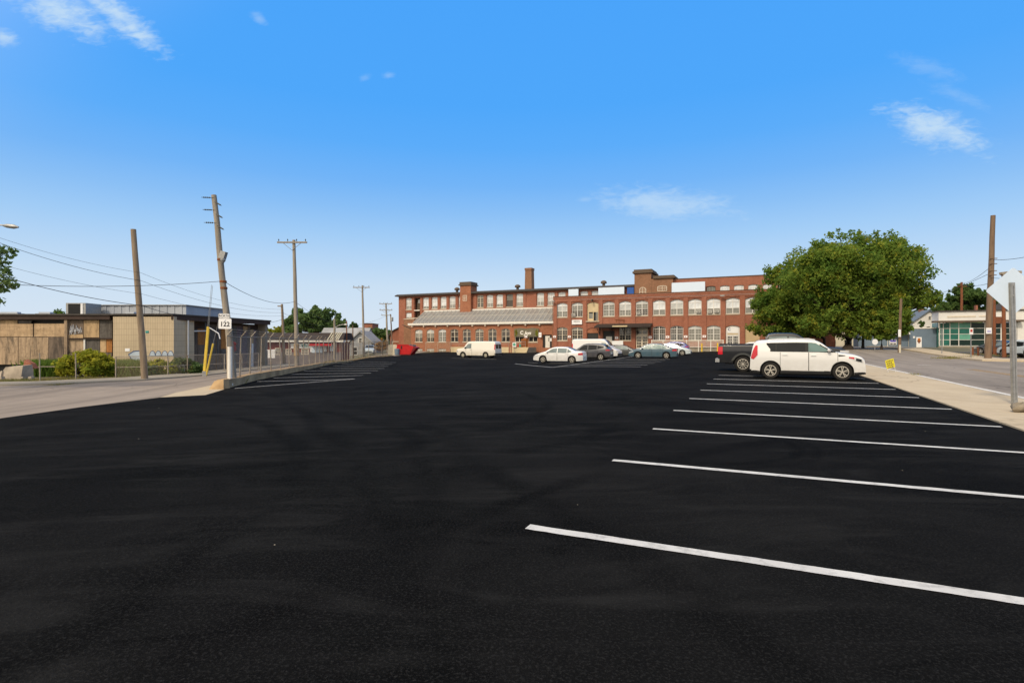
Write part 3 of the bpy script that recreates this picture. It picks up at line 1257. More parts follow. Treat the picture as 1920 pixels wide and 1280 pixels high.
# loading door on the upper floor with one leaf standing open
a = A0 + BAY * 2
ld = MB().prism([(a - 1.06, 6.95), (a + 1.06, 6.95)] + [(x, z - .005) for x, z in arc(a - 1.06, a + 1.06, 8.795, .3)][::-1], .16, .22)
ld = ld.box(a - 1.06, a - .78, .16, .22, 5.36, 6.95).box(a - .02, a + .12, .16, .22, 5.36, 6.95).box(a + .92, a + 1.06, .16, .22, 5.36, 6.95).build('loading_door', 'cream_paint', front)
MB().box(a - .78, a - .02, .19, .21, 5.75, 6.75).build('pane', 'glass_grey', ld)
MB().box(a - .78, a - .02, .17, .188, 5.36, 5.75).build('door_panel', 'cream_paint', ld)
MB().box(a + .12, a + .62, .5, .52, 5.36, 6.95).build('room_shade_sheet', 'glass_dark', ld)  # dark sheet, its colour standing for the shade inside the opening
MB().box(a + .62, a + .92, .10, .15, 5.36, 6.95).build('door_leaf', 'glass_grey', ld)
MB().box(a - 1.3, a + 1.3, -.24, .1, 5.12, 5.34).build('sill', 'sill_stone', ld)
MB().box(a - .1, a + .1, -.9, -.14, 9.05, 9.22).box(a - .12, a + .12, -.9, -.7, 8.85, 9.05).build('hoist_beam', 'cornice_brown', front)
# roller door below it
rd = MB()
for k in range(14):
    rd.box(a - 1.06, a + 1.06, .22, .26 + .012 * (k % 2), .02 + k * .22, .238 + k * .22)
rd.build('roller_door', 'door_dark', front)
MB().prism([(a - 1.06, 3.1), (a + 1.06, 3.1)] + [(x, z - .005) for x, z in arc(a - 1.06, a + 1.06, 4.045, .3)][::-1], .10, .2).build('door_head', 'brick_orange', front)
# entrance doors under the canopy
a = A0 + BAY * 3
MB().box(a - 1.06, a + 1.06, .2, .26, .05, 3.5).build('door_surround', 'door_dark', front)
MB().box(a - .55, a + .55, .14, .19, .06, 2.45).build('door', 'door_white', front)
a = A0 + BAY * 5
MB().prism([(a - 1.06, .06), (a + 1.06, .06)] + [(x, z - .005) for x, z in arc(a - 1.06, a + 1.06, 4.215, .28)][::-1], .2, .26).build('door_surround', 'cream_frame', front)
for s_ in (-1, 1):
    d = MB().box(a + s_ * .5 - .46, a + s_ * .5 + .46, .13, .19, .08, 2.6).build('door', 'cream_frame', front)
    pm = MB()
    for ix in range(3):
        for iz in range(4):
            x = a + s_ * .5 - .36 + ix * .25
            pm.box(x, x + .2, .115, .128, .5 + iz * .5, .9 + iz * .5)
    pm.build('door_panes', 'glass_dark', d)
    MB().box(a + s_ * .5 - .38, a + s_ * .5 + .38, .18, .198, 2.9, 3.45).build('transom_pane', 'glass_brown', front)
a = A0 + BAY * 10
MB().prism([(a - 1.06, .06), (a + 1.06, .06)] + [(x, z - .005) for x, z in arc(a - 1.06, a + 1.06, 4.215, .28)][::-1], .2, .26).build('door_surround', 'white_frame', front)
sgn = MB().prism([(a - .86, 2.95), (a + .86, 2.95)] + [(x, z - .12) for x, z in arc(a - .86, a + .86, 4.1, .18)][::-1], .17, .198).build('door_sign', 'sign_white', front)
put('letters', text_mesh('C', .62, 'navy_print', bold=.02), sgn, (a - .55, .165, 3.55))
MB().box(a - .8, a + .8, .155, .198, 2.72, 2.9).build('door_header', 'tan_panel', front)
for s_ in (-1, 1):
    d = MB().box(a + s_ * .44 - .42, a + s_ * .44 + .42, .13, .19, .08, 2.62).build('door', 'white_frame', front)
    pm = MB()
    for ix in range(3):
        for iz in range(5):
            x = a + s_ * .44 - .33 + ix * .23
            pm.box(x, x + .18, .115, .128, .3 + iz * .44, .66 + iz * .44)
    pm.build('door_panes', 'glass_dark', d)
a = A0 + BAY * 11
MB().box(a - 1.07, a + 1.07, .12, .2, .06, 4.1).box(a - .02, a + .02, .10, .12, .06, 4.1).build('boarded_opening', 'tan_panel', front)
# canopy
c0, c1 = fa(1118, BF - 1), fa(1222, BF - 1)
cp = MB()
cp.prism_x([(-2.3, 4.05), (-2.3, 4.2), (-.14, 4.75), (-.14, 4.58)], c0, c1)
can = cp.build('canopy', 'canopy_dark', front)
MB().box(c0 - .03, c1 + .03, -2.36, -2.31, 4.0, 4.24).build('canopy_fascia', 'canopy_dark', can)
n = 5
for k in range(n):
    x = c0 + .4 + (c1 - c0 - .8) * k / (n - 1)
    MB().tube([(x, -.16, 2.9), (x, -1.1, 3.35), (x, -2.0, 4.02)], .06, 6).box(x - .06, x + .06, -.26, -.14, 2.7, 4.5).build('bracket', 'canopy_dark', can)
x0, x1 = fa(1149, BF - 2), fa(1177, BF - 2)
MB().box(x0, x1, -2.46, -2.37, 4.12, 4.34).build('fascia_board', 'cream_paint', can)
xs_ = fa(1163, BF)
MB().box(xs_ - .85, xs_ + .85, -.2, -.135, 5.42, 5.5).box(xs_ - .7, xs_ - .6, -.18, -.135, 5.0, 5.42).box(xs_ + .6, xs_ + .7, -.18, -.135, 5.0, 5.42).build('canopy_stay', 'rust', front)
tag(MB().box(-1.0, 1.0, -.05, 0, -.38, .38).build('banner', 'sign_white', None, site(fa(1158, BF - .6), BF - .6, 1.3), -TH), 'white paper banner on the wall beneath the dark entrance canopy', 'banner')
# parapet lamp, downpipe and conduit
for px in (1355.0, 1039.5):
    x = fa(px, BF)
    MB().tube([(x, -.14, 8.9), (x, -.7, 9.1)], .03, 6).box(x - .32, x + .32, -1.0, -.55, 9.02, 9.2).build('wall_lamp', 'galv', front)
MB().tube([(aL - .12, -.1, -.4), (aL - .12, -.1, 8.4)], .06, 6).build('downpipe', 'brick_brown', front)
MB().tube([(aL + 5, -.2, 9.3), (aR, -.2, 9.3)], .025, 5).build('conduit', 'galv', front)

# number signs between the ground floor windows
NUM = [(986, 631, 'leftmost one, under the script sign'), (1012.5, 628, 'left of the white side door'), (1039.7, 631, 'right of the white side door'), (1067.5, 631, 'between the two dark arched windows'),
       (1156, 633, 'under the canopy'), (1219, 632, 'at the right end of the canopy'), (1251.7, 631.5, 'between the two grid windows'), (1285.7, 631, 'right of the grid windows'), (1320.5, 630.5, 'rightmost one, before the logo door')]
for px, py, wh in NUM:
    a = fa(px, BF - .2)
    z = fz(px, py, BF - .2)
    t = tag(MB().box(-.28, .28, -.03, 0, -.2 if px != 1012.5 else -.42, .2 if px != 1012.5 else .5).build('number_sign', 'sign_white', None, site(a, BF - .16, z), -TH),
            'small white sign on the mill wall, ' + wh, 'sign', 'small wall signs of the mill')
    MB().box(-.09, .06, -.04, -.031, -.08, .08).build('red_mark', 'red_print', t)
# wall board
a, z = fa(1082, BF - .1), fz(1082, 603.8, BF - .1)
t = tag(MB().box(-.98, .98, -.06, 0, -.42, .42).build('wall_board', 'sign_white', None, site(a, BF - .16, z), -TH), 'white lettered board between the upper and lower windows of the mill', 'sign')
put('letters', text_mesh('AIKIDO', .36, 'black_print', bold=.004), t, (-.05, -.066, .12))
put('letters', text_mesh('-- -- --- --', .16, 'black_print'), t, (-.05, -.066, -.2))
# window air conditioners
ac = MB().box(-.33, .33, -.34, .06, -.22, .22)
for k in range(5):
    ac.box(-.28, .28, -.352, -.341, -.17 + k * .075, -.135 + k * .075, 1)
acm = ac.mesh('air_conditioner', ['white_paint', 'black_trim'])
for px, py, wh in ((1076, 590.5, 'in the second arched upper window, left of the loading door'), (1197.5, 587.5, 'in the upper window above the right part of the canopy'), (1309.5, 584, 'in the upper window with one unit, left of the lamp'),
                   (1331, 584.5, 'left one of the pair in one upper window'), (1344, 583.5, 'right one of the pair in one upper window')):
    tag(put('air_conditioner', acm, None, site(fa(px, BF), BF - .0, fz(px, py, BF)), -TH), 'boxy white window air conditioner ' + wh, 'air conditioner', 'window air conditioners of the mill')

# ------------------------------------------------------------------ low wing with the sloped skylight
low = thing('mill_wing', 'one-storey brick mill wing under a long sloped glass skylight', 'building', site(0, BF + .35, 0), -TH)
lx0, lx1 = fa(771, BF + .35), aL - .01
LB = [fa(785, BF + .35) + 2.93 * i for i in range(11)]
wl = MB()
kinds_l = ['lowpale', 'lowpale', 'pale', 'dark', 'dark', 'darkm', 'dark', 'dark', 'dark', 'dark', None]
cols = []
for i, a in enumerate(LB):
    if i == 10:
        cols.append((a - .94, a + .94, [(.35, 4.1, .3)]))
    else:
        cols.append((a - .94, a + .94, [(-1.5, .05, .1), (1.46, 4.13, .3)] if i < 4 else [(1.46, 4.13, .3)]))
wall_openings(wl, lx0, lx1, -2, 4.9, 0, .4, cols)
wl.box(lx0, lx0 + .4, .4, 4.6, -2, 4.9)
wl.build('wall', 'brick_orange', low)
for i, a in enumerate(LB):
    if kinds_l[i]:
        window(low, a, .15, 1.46, 1.87, 2.67, .3, kinds_l[i])
        if i < 4:
            window(low, a, .15, -1.5, 1.87, 1.55, .1, 'pale', False)
a = LB[10]
MB().prism([(a - .94, 2.85), (a + .94, 2.85)] + [(x, z - .005) for x, z in arc(a - .94, a + .94, 4.095, .3)][::-1], .06, .2).build('door_head', 'brick_orange', low)
MB().box(a - .94, a + .94, .22, .28, .35, 2.85).build('door_surround', 'door_dark', low)
d = MB().box(a - .42, a + .48, .14, .2, .36, 2.6).build('door', 'door_white', low)
MB().box(a + .2, a + .34, .125, .139, 1.55, 2.3).build('door_pane', 'glass_dark', d)
MB().box(a + .55, a + .85, .12, .2, 1.6, 2.2).build('notice', 'sign_white', low)
# gutter and brackets
MB().box(lx0 - .5, lx1, -.55, .1, 5.02, 5.42).box(lx0 - .35, lx1, -.35, .1, 4.9, 5.0199).build('gutter', 'white_paint', low)
for i in range(12):
    x = LB[0] - 1.46 + 2.93 * i
    if x < lx1 - .2:
        MB().box(x - .12, x + .12, -.4, -.002, 4.62, 4.895).build('bracket', 'cream_frame', low)
# skylight panes between raised bars
SY0, SZ0, SY1, SZ1 = .0, 5.46, 4.5, 8.15
nb = 32
sx0, sx1 = lx0 + .4, lx1 - .3
sk = MB()
for i in range(nb + 1):
    x = sx0 + (sx1 - sx0) * i / nb + 1.1 * 0
    sk.add([(x - .05, SY0, SZ0), (x + .05, SY0, SZ0), (x + .05, SY1, SZ1), (x - .05, SY1, SZ1), (x - .05, SY0, SZ0 + .13), (x + .05, SY0, SZ0 + .13), (x + .05, SY1, SZ1 + .13), (x - .05, SY1, SZ1 + .13)],
           [(0, 3, 2, 1), (4, 5, 6, 7), (0, 1, 5, 4), (1, 2, 6, 5), (2, 3, 7, 6), (3, 0, 4, 7)])
ym, zm = (SY0 + SY1) / 2, (SZ0 + SZ1) / 2
sk.box(sx0, sx1, ym - .05, ym + .05, zm + .06, zm + .15)
sky_o = sk.build('skylight', 'skylight_bar', low)
pw = (sx1 - sx0) / nb
pm = MB().add([(.05, 0, 0), (pw - .05, 0, 0), (pw - .05, (SY1 - SY0) / 2, (SZ1 - SZ0) / 2), (.05, (SY1 - SY0) / 2, (SZ1 - SZ0) / 2)], [(0, 1, 2, 3)]).mesh('pane', 'glass_skylight')
for i in range(nb):
    for j in range(2):
        put('pane', pm, sky_o, (sx0 + pw * i, SY0 + j * (SY1 - SY0) / 2, SZ0 + .05 + j * (SZ1 - SZ0) / 2 + random.uniform(-.012, .012)))
MB().box(lx0 + .3, lx1, 4.45, 4.75, 8.0, 8.42).build('ridge', 'white_paint', low)
MB().prism_x([(0, 4.9), (4.5, 4.9), (4.5, 8.0), (0, 5.4)], lx0 + .05, lx0 + .3).build('gable', 'brick_orange', low)
# script sign over two windows
a0, a1 = fa(964, BF), fa(1010, BF)
t = thing('shop_sign', 'dark arched shop sign with white script and green leaves over two windows', 'sign', site((a0 + a1) / 2, BF + .1, 2.45), -TH)
hw = (a1 - a0) / 2
MB().prism([(-hw, 0), (hw, 0), (hw, 1.55), (hw * .5, 1.75), (0, 1.55), (-hw * .5, 1.75), (-hw, 1.55)], -.06, 0).build('board', 'sign_olive', t)
put('letters', text_mesh('Jays', .9, 'white_paint', bold=.035, shear=.35), t, (.25, -.075, .72))
put('letters', text_mesh('C', .95, 'white_paint', bold=.05), t, (-hw * .38, -.075, .78))
for s_ in (-1, 1):
    leaves('leaf_print', 'leaf_gold', [(s_ * hw * .85, -.075, .8, .32, .01, .75)], 90, .14, t, 5 + s_)

# ------------------------------------------------------------------ tall block behind
BT = 102.1
tall = thing('mill_building', 'tall three-storey brick mill block with a row of top windows', 'building', site(0, BT, 0), -TH)
tx0 = fa(747.5, BT)
tx1 = fa(1190, BT)
tx2 = 9.0
J0, JP = fa(766.5, BT), 2.278
tk = {0: 'third', 2: 'thirdw', 3: 'thirdw', 4: 'thirdw', 5: 'third', 6: 'third', 8: 'darkm', 9: 'third', 10: 'thirdw', 11: 'brown', 12: 'third', 14: 'third', 15: 'third', 16: 'third', 17: 'thirdw', 18: 'third', 19: 'third',
      20: 'third', 21: 'third'}
cols = []
for j in range(22):
    a = J0 + JP * j
    if a > tx1 - 1:
        break
    ops = []
    if j in tk:
        ops.append((8.75, 11.35, .12))
    if j == 0:
        ops.append((6.5, 8.05, .05))
    if j == 1:
        ops.append((6.2, 11.3, 0))
    if ops:
        cols.append((a - .75, a + .75, ops))
wt = MB()
wall_openings(wt, tx0, tx1, -2, 11.75, 0, .4, cols)
wt.box(tx0, tx0 + .4, .4, 16, -2, 11.75)
for j in range(-1, 22):
    a = J0 + JP * (j + .5)
    if a < tx1 - .4:
        wt.box(max(a - .28, tx0), a + .28, -.1, -.002, 6, 11.5)
# right part with the plain parapet
cols = []
rk = {}
for k in range(9):
    a = fa(1333, BT) + JP * k
    cols.append((a - .78, a + .78, [(8.9, 11.35, .15)]))
    rk[k] = a
wall_openings(wt, tx1 + .01, tx2, -2, 12.8, .02, .42, cols)
wt.box(tx2 - .4, tx2, .42, 16, -2, 12.8)
wt.build('wall', 'brick_red', tall)
for j in tk:
    a = J0 + JP * j
    if a < tx1 - 1:
        window(tall, a, .14, 8.75, 1.49, 2.6, .12, tk[j])
window(tall, J0, .14, 6.5, 1.49, 1.55, .05, 'white')
for k, a in rk.items():
    window(tall, a, .16, 8.9, 1.55, 2.45, .15, 'brown' if k == 0 else 'third')
# recessed bay with a balcony stair
a = J0 + JP
MB().box(a - .75, a + .75, .9, .95, 6.2, 11.3).build('recess_back', 'cornice_brown', tall)
MB().box(a - .35, a + .45, .8, .88, 10.2, 11.0).build('recess_pane', 'glass_shade', tall)
MB().box(a - .75, a + .75, -.2, .9, 8.4, 8.6).build('landing', 'white_paint', tall)
ev = MB().prism_x([(-.75, 11.72), (-.75, 11.95), (.2, 12.25), (8.2, 12.9), (16.2, 12.25), (16.2, 11.95)], tx0 - .55, tx1)
ev.build('roof', 'roof_dark', tall)
MB().box(tx1 + .01, tx2 + .05, -.06, .5, 12.8, 12.92).build('coping', 'cornice_brown', tall)
MB().box(tx1 + .5, tx2 - .4, .5, 16, 12.0, 12.1).build('flat_roof', 'roof_dark', tall)
# stair tower on the left half
tw0, tw1 = fa(862.5, BT - .8), fa(882.5, BT - .8)
zt = fz(872, 535, BT - .8)
tw = MB()
tw.box(tw0, tw1, -.8, 2.0, 4.5, zt)
two = tw.build('stair_tower', 'brick_orange', tall)
MB().box(tw0 - .25, tw1 + .25, -1.05, 2.25, zt + .001, zt + .25).box(tw0 - .08, tw1 + .08, -.9, 2.1, zt + .25, zt + .75).build('cornice', 'cornice_brown', two)
window(two, (tw0 + tw1) / 2 - .1, -.84, fz(872, 564, BT - .8), 1.0, 1.2, 0, 'tower', False)
# stair head on the right half
b2 = BT - .5
th0, th1 = fa(1189.5, b2), fa(1221, b2)
z2 = fz(1205, 512, b2)
hd = MB().box(th0, th1, -.5, 5, 6, z2).build('stair_tower', 'brick_brown', tall)
MB().box(th0 - .3, th1 + .35, -.8, 5.3, z2 + .001, z2 + .35).box(th0 - .1, th1 + .1, -.6, 5.1, z2 + .35, z2 + .7).build('cornice', 'cornice_brown', hd)
window(hd, fa(1205, b2), -.54, 9.9, 1.25, 1.7, .35, 'tower', False)
tl1 = fa(1262, b2)
z3 = fz(1240, 522, b2)
hl = MB().box(th1 + .01, tl1, -.45, 5, 6, z3).build('stair_block', 'brick_brown', tall)
MB().box(th1 + .36, tl1 + .4, -.75, 5.3, z3 + .001, z3 + .3).box(th1 + .36, tl1 + .15, -.55, 5.1, z3 + .3, z3 + .55).build('cornice', 'cornice_brown', hl)
window(hl, fa(1241.5, b2), -.49, fz(1241, 545.5, b2), 1.7, 1.0, .15, 'tower', False)
# blank sign boards on the roof edge
for (x0, x1, yt, yb, nm) in ((1122, 1170.5, 538.5, 551, 'long blank white board on the mill roof, left of the stair head'), (1259.5, 1322, 529, 546.5, 'long blank white board on the mill roof, right of the stair head'),
                             (1066, 1084.5, 542, 554, 'short white board beside the top windows, leftmost on the roof')):
    bb = BT - .9
    a0, a1 = fa(x0, bb), fa(x1, bb)
    z0, z1 = fz((x0 + x1) / 2, yb, bb) - .5, fz((x0 + x1) / 2, yt, bb)
    t = thing('blank_board', nm, 'sign', site((a0 + a1) / 2, bb, z0), -TH, 'blank boards on the mill roof')
    MB().box(-(a1 - a0) / 2, (a1 - a0) / 2, -.06, .06, 0, z1 - z0).build('board', 'board_blank', t)
    for s_ in (-.35, .35):
        MB().box(s_ * (a1 - a0) - .06, s_ * (a1 - a0) + .06, .06, .2, 9.25 - z0, z1 - z0 - .1).build('post', 'galv', t)
a0, a1 = fa(1176, BT - .7), fa(1188.5, BT - .7)
tag(MB().box(-(a1 - a0) / 2, (a1 - a0) / 2, -.1, .1, 0, 2.3).box(-(a1 - a0) / 2, (a1 - a0) / 2, .1, .3, 0, 2.2, 0).build('blue_shelter', 'blue_paint', None, site((a0 + a1) / 2, BT - .7, 9.3), -TH), 'blue painted panel on the mill roof against the stair head', 'panel')
# roof ventilators
vm = MB().lathe([(.28, 0), (.28, .45), (.55, .5), (.62, .7), (.5, .95), (.2, 1.1)], 12).mesh('roof_vent', 'cornice_brown', 50)
for px, py, wh in ((857, 550, 'left of the square stair tower'), (970.5, 545, 'left of the chimney'), (1132, 538.5, 'above the long blank board')):
    tag(put('roof_vent', vm, None, site(fa(px, BT + 2), BT + 2, 12.35), 0), 'round dark mushroom vent on the mill roof ' + wh, 'vent', 'roof vents of the mill')
# annex at the left end and the brick shed behind
x0, x1 = fa(757, 98.6), lx0 - .02
ann = thing('brick_annex', 'brick annex wall at the left end of the skylight wing', 'building', site(0, 98.6, 0), -TH)
MB().box(x0, x1, 0, 3.3, -2, 6.35).build('wall', 'brick_brown', ann)
MB().prism_x([(-.05, 6.35), (-.05, 6.5), (3.3, 6.9), (3.3, 6.35)], x0 - .05, x1).build('coping', 'sill_stone', ann)
MB().tube([(x1 - .3, -.1, -.6), (x1 - .3, -.1, 3.5), (x1 - .6, -.1, 4.3), (x1 - 3, -.12, 5.2)], .06, 6).build('cable', 'wire', ann)
sh = thing('brick_shed', 'small red brick gabled shed left of the tall mill block', 'building', at(744, 664, 128), 0)
MB().prism([(-1.6, -2), (1.4, -2), (1.4, 5.2), (.6, 6.1), (-1.1, 5.2), (-1.6, 4.2)], 0, 6).build('wall', 'brick_red', sh)
MB().prism([(-1.9, 4.1), (-1.1, 5.3), (.6, 6.25), (1.5, 5.3), (1.5, 5.45), (.6, 6.45), (-1.25, 5.5), (-2.0, 4.3)], -.3, 6.2).build('roof', 'roof_dark', sh)
MB().box(-1.0, 1.0, -.06, -.001, 2.9, 3.05).box(-1.0, -.9, -.06, -.001, -1.5, 2.9).build('door_trim', 'cream_frame', sh)
# chimney
a0, a1 = fa(986.5, 116), fa(999, 116)
w = a1 - a0
ch = thing('chimney', 'tall square brown brick chimney rising behind the mill roof', 'chimney', site((a0 + a1) / 2, 116, 0), -TH)
zc = fz(992, 503, 116)
MB().add([(-w * .56, -w * .5, 9), (w * .56, -w * .5, 9), (w * .56, w * .6, 9), (-w * .56, w * .6, 9), (-w * .47, -w * .44, zc - .5), (w * .47, -w * .44, zc - .5), (w * .47, w * .5, zc - .5), (-w * .47, w * .5, zc - .5)],
         [(0, 3, 2, 1), (4, 5, 6, 7), (0, 1, 5, 4), (1, 2, 6, 5), (2, 3, 7, 6), (3, 0, 4, 7)]).build('shaft', 'brick_brown', ch)
MB().box(-w * .52, w * .52, -w * .5, w * .56, zc - .5, zc).build('cap', 'brick_brown', ch)

# ------------------------------------------------------------------ loading dock, ramp and rails in front of the mill
DB = 92.0
d0, d1, d2 = fa(845, DB), fa(985, DB), fa(991, DB)
zg = -.6
dock = thing('loading_dock', 'cream painted concrete loading dock before the skylight wing', 'dock', site(0, DB, 0), -TH)
MB().prism([(d0, zg - .4), (d1, zg - .4), (d2, .48), (d0, .48)], 0, .35).build('dock_wall', 'cream_paint', dock)
for px in (955, 958.5):
    x = fa(px, DB)
    MB().box(x - .12, x + .12, -.05, -.002, zg - .3, .5).build('pilaster', 'brick_red', dock)
MB().box(d0, d2 - .3, .35, 4.6, zg - .4, .44).build('platform', 'kerb_concrete', dock)
rl = MB()
for k in range(10):
    x = d0 + (d1 - d0) * k / 9
    rl.tube([(x, .18, .48), (x, .18, 1.5)], .025, 5)
rl.tube([(d0, .18, 1.5), (d1, .18, 1.5)], .025, 5).tube([(d0, .18, 1.0), (d1, .18, 1.0)], .02, 5)
rl.build('handrail', 'galv', dock)
x = fa(964.5, DB - .3)
t = thing('green_sign', 'small square green and white sign on a post at the dock', 'sign', site(x, DB - .3, zg), -TH)
MB().tube([(0, 0, 0), (0, 0, 2.0)], .035, 6).build('post', 'galv', t)
pl = MB().box(-.36, .36, -.06, -.03, 1.15, 1.95).build('plate', 'sign_white', t)
MB().lathe([(.28, 0), (.28, .01)], 16, 'y', (0, -.072, 1.58)).build('green_disc', 'green_sign', pl)
x = fa(983.5, DB + 2)
t = thing('orange_cabinet', 'rusty orange upright cabinet standing on the loading dock', 'cabinet', site(x, DB + 2, .45), -TH)
MB().box(-.5, .5, -.4, .4, 0, 1.55).build('body', 'orange_panel', t)
MB().box(-.46, -.02, -.43, -.402, .1, 1.45).box(.02, .46, -.43, -.402, .1, 1.45).build('doors', 'rust', t)
for k, (px, c) in enumerate(((972, 'red_print'), (975, 'green_sign'))):
    x = fa(px, DB + 1)
    tag(MB().lathe([(.16, 0), (.22, .1), (.22, .55), (.18, .62)], 12).build('bin', c, None, site(x, DB + 1, .45)), ('small red bin' if k == 0 else 'small green bin') + ' on the loading dock left of the orange cabinet', 'bin', 'bins on the dock')


def chain_fence(name, label, pts, h, spacing, mat, group=None, rail=True, arms=False, mid=False, base=0.0, lean=0.0, pr=.035, heights=None, metal='fence_metal', dz=None):
    t = thing(name, label, 'fence', pts[0], 0, group)
    o = Vector(pts[0])
    P = [Vector(p) for p in pts]
    seg = [(P[i + 1] - P[i]).length for i in range(len(P) - 1)]
    tot = sum(seg)

    def along(d):
        for i, s_ in enumerate(seg):
            if d <= s_ or i == len(seg) - 1:
                return P[i].lerp(P[i + 1], min(1, d / s_))
            d -= s_
    n = max(1, round(tot / spacing))
    rnd = random.Random(len(label))
    tops = []
    for k in range(n + 1):
        p = along(tot * k / n) - o
        l = Vector((rnd.uniform(-lean, lean), rnd.uniform(-lean, lean), 0))
        top = p + l + Vector((0, 0, h))
        tops.append(top)
        mb = MB().tube([p + Vector((0, 0, -.3)), top], pr, 7)
        if arms:
            mb.tube([top, top + Vector((.24, .03, .30))], pr * .7, 6)
        mb.build('post', metal, t)
    if rail:
        MB().tube(tops, .024, 6).build('top_rail', metal, t)
    if mid:
        MB().tube([p - Vector((0, 0, h * .52)) for p in tops], .02, 6).build('middle_rail', metal, t)
    if arms:
        wr = MB()
        for f in (.3, .65, 1.0):
            wr.tube([q + Vector((.24, .03, .30)) * f for q in tops], .008, 4)
        wr.build('barbed_wire', metal, t)
    fm = MB()
    for k in range(n):
        a, b = tops[k], tops[k + 1]
        pa, pb = along(tot * k / n) - o, along(tot * (k + 1) / n) - o
        fm.quad(pa + Vector((0, 0, base)), pb + Vector((0, 0, base)), b - Vector((0, 0, .02)), a - Vector((0, 0, .02)))
    fm.build('wire_mesh', mat, t)
    return t


chain_fence('chain_link_fence', 'chain-link fence along the lot edge before the arched low windows, right of the red dumpster', [site(fa(798, 91), 91), site(fa(844, 91), 91)], 2.0, 2.4, 'chain_x')
# access ramp with white rails
RB = 92.5
r0, r1 = fa(1222, RB), fa(1356, RB)
ramp_t = thing('access_ramp', 'access ramp with white picket railing along the mill front', 'ramp', site(0, RB, 0), -TH)
zr = gz(site(r0, RB).x, site(r0, RB).y)
zr2 = gz(site(r1, RB).x, site(r1, RB).y)
MB().prism([(r0, zr - .3), (r1, zr2 - .3), (r1, .62), (r0, .62)], .15, 1.9).build('deck', 'kerb_concrete', ramp_t)
npan = 6
for k in range(npan):
    xa, xb = r0 + (r1 - r0) * k / npan, r0 + (r1 - r0) * (k + 1) / npan
    mb = MB().tube([(xa, 0, 1.75), (xb, 0, 1.75)], .04, 6).tube([(xa, 0, .62), (xb, 0, .62)], .05, 6)
    for q in range(1, 16):
        x = xa + (xb - xa) * q / 16
        mb.box(x - .016, x + .016, -.016, .016, .62, 1.75)
    mb.build('rail_panel', 'white_paint', ramp_t)
for k in range(npan + 1):
    x = r0 + (r1 - r0) * k / npan
    MB().box(x - .06, x + .06, -.06, .06, zr - .3, 1.82).build('post', 'white_paint', ramp_t)
bm = MB().lathe([(.11, 0), (.11, 1.25), (.08, 1.33), (.02, 1.36)], 12).mesh('bollard', 'yellow_paint', 50)
for px, wh in ((1316, 'left one'), (1345.5, 'right one, beside the pickup bed')):
    p = site(fa(px, RB - 1.2), RB - 1.2)
    tag(put('bollard', bm, None, p), 'yellow steel bollard before the white ramp railing, ' + wh, 'bollard', 'yellow bollards')
# ------------------------------------------------------------------ vehicles
def interp(pts, x):
    if x <= pts[0][0]:
        return pts[0][1]
    for (a, b), (c, d) in zip(pts, pts[1:]):
        if x <= c:
            t = (x - a) / (c - a) if c > a else 1
            return b + (d - b) * t
    return pts[-1][1]


def smooth_interp(pts, x):
    """Catmull style monotone curve through the profile points"""
    n = len(pts)
    if x <= pts[0][0]:
        return pts[0][1]
    if x >= pts[-1][0]:
        return pts[-1][1]
    for i in range(n - 1):
        if x <= pts[i + 1][0]:
            break
    x0, y0 = pts[i]
    x1, y1 = pts[i + 1]
    h = x1 - x0

    def slope(k):
        if k <= 0 or k >= n - 1:
            return 0
        d0 = (pts[k][1] - pts[k - 1][1]) / (pts[k][0] - pts[k - 1][0])
        d1 = (pts[k + 1][1] - pts[k][1]) / (pts[k + 1][0] - pts[k][0])
        return 0 if d0 * d1 <= 0 else 2 * d0 * d1 / (d0 + d1)
    m0 = slope(i) if i > 0 else (y1 - y0) / h
    m1 = slope(i + 1) if i < n - 2 else (y1 - y0) / h
    t = (x - x0) / h
    return (2 * t ** 3 - 3 * t * t + 1) * y0 + (t ** 3 - 2 * t * t + t) * h * m0 + (-2 * t ** 3 + 3 * t * t) * y1 + (t ** 3 - t * t) * h * m1


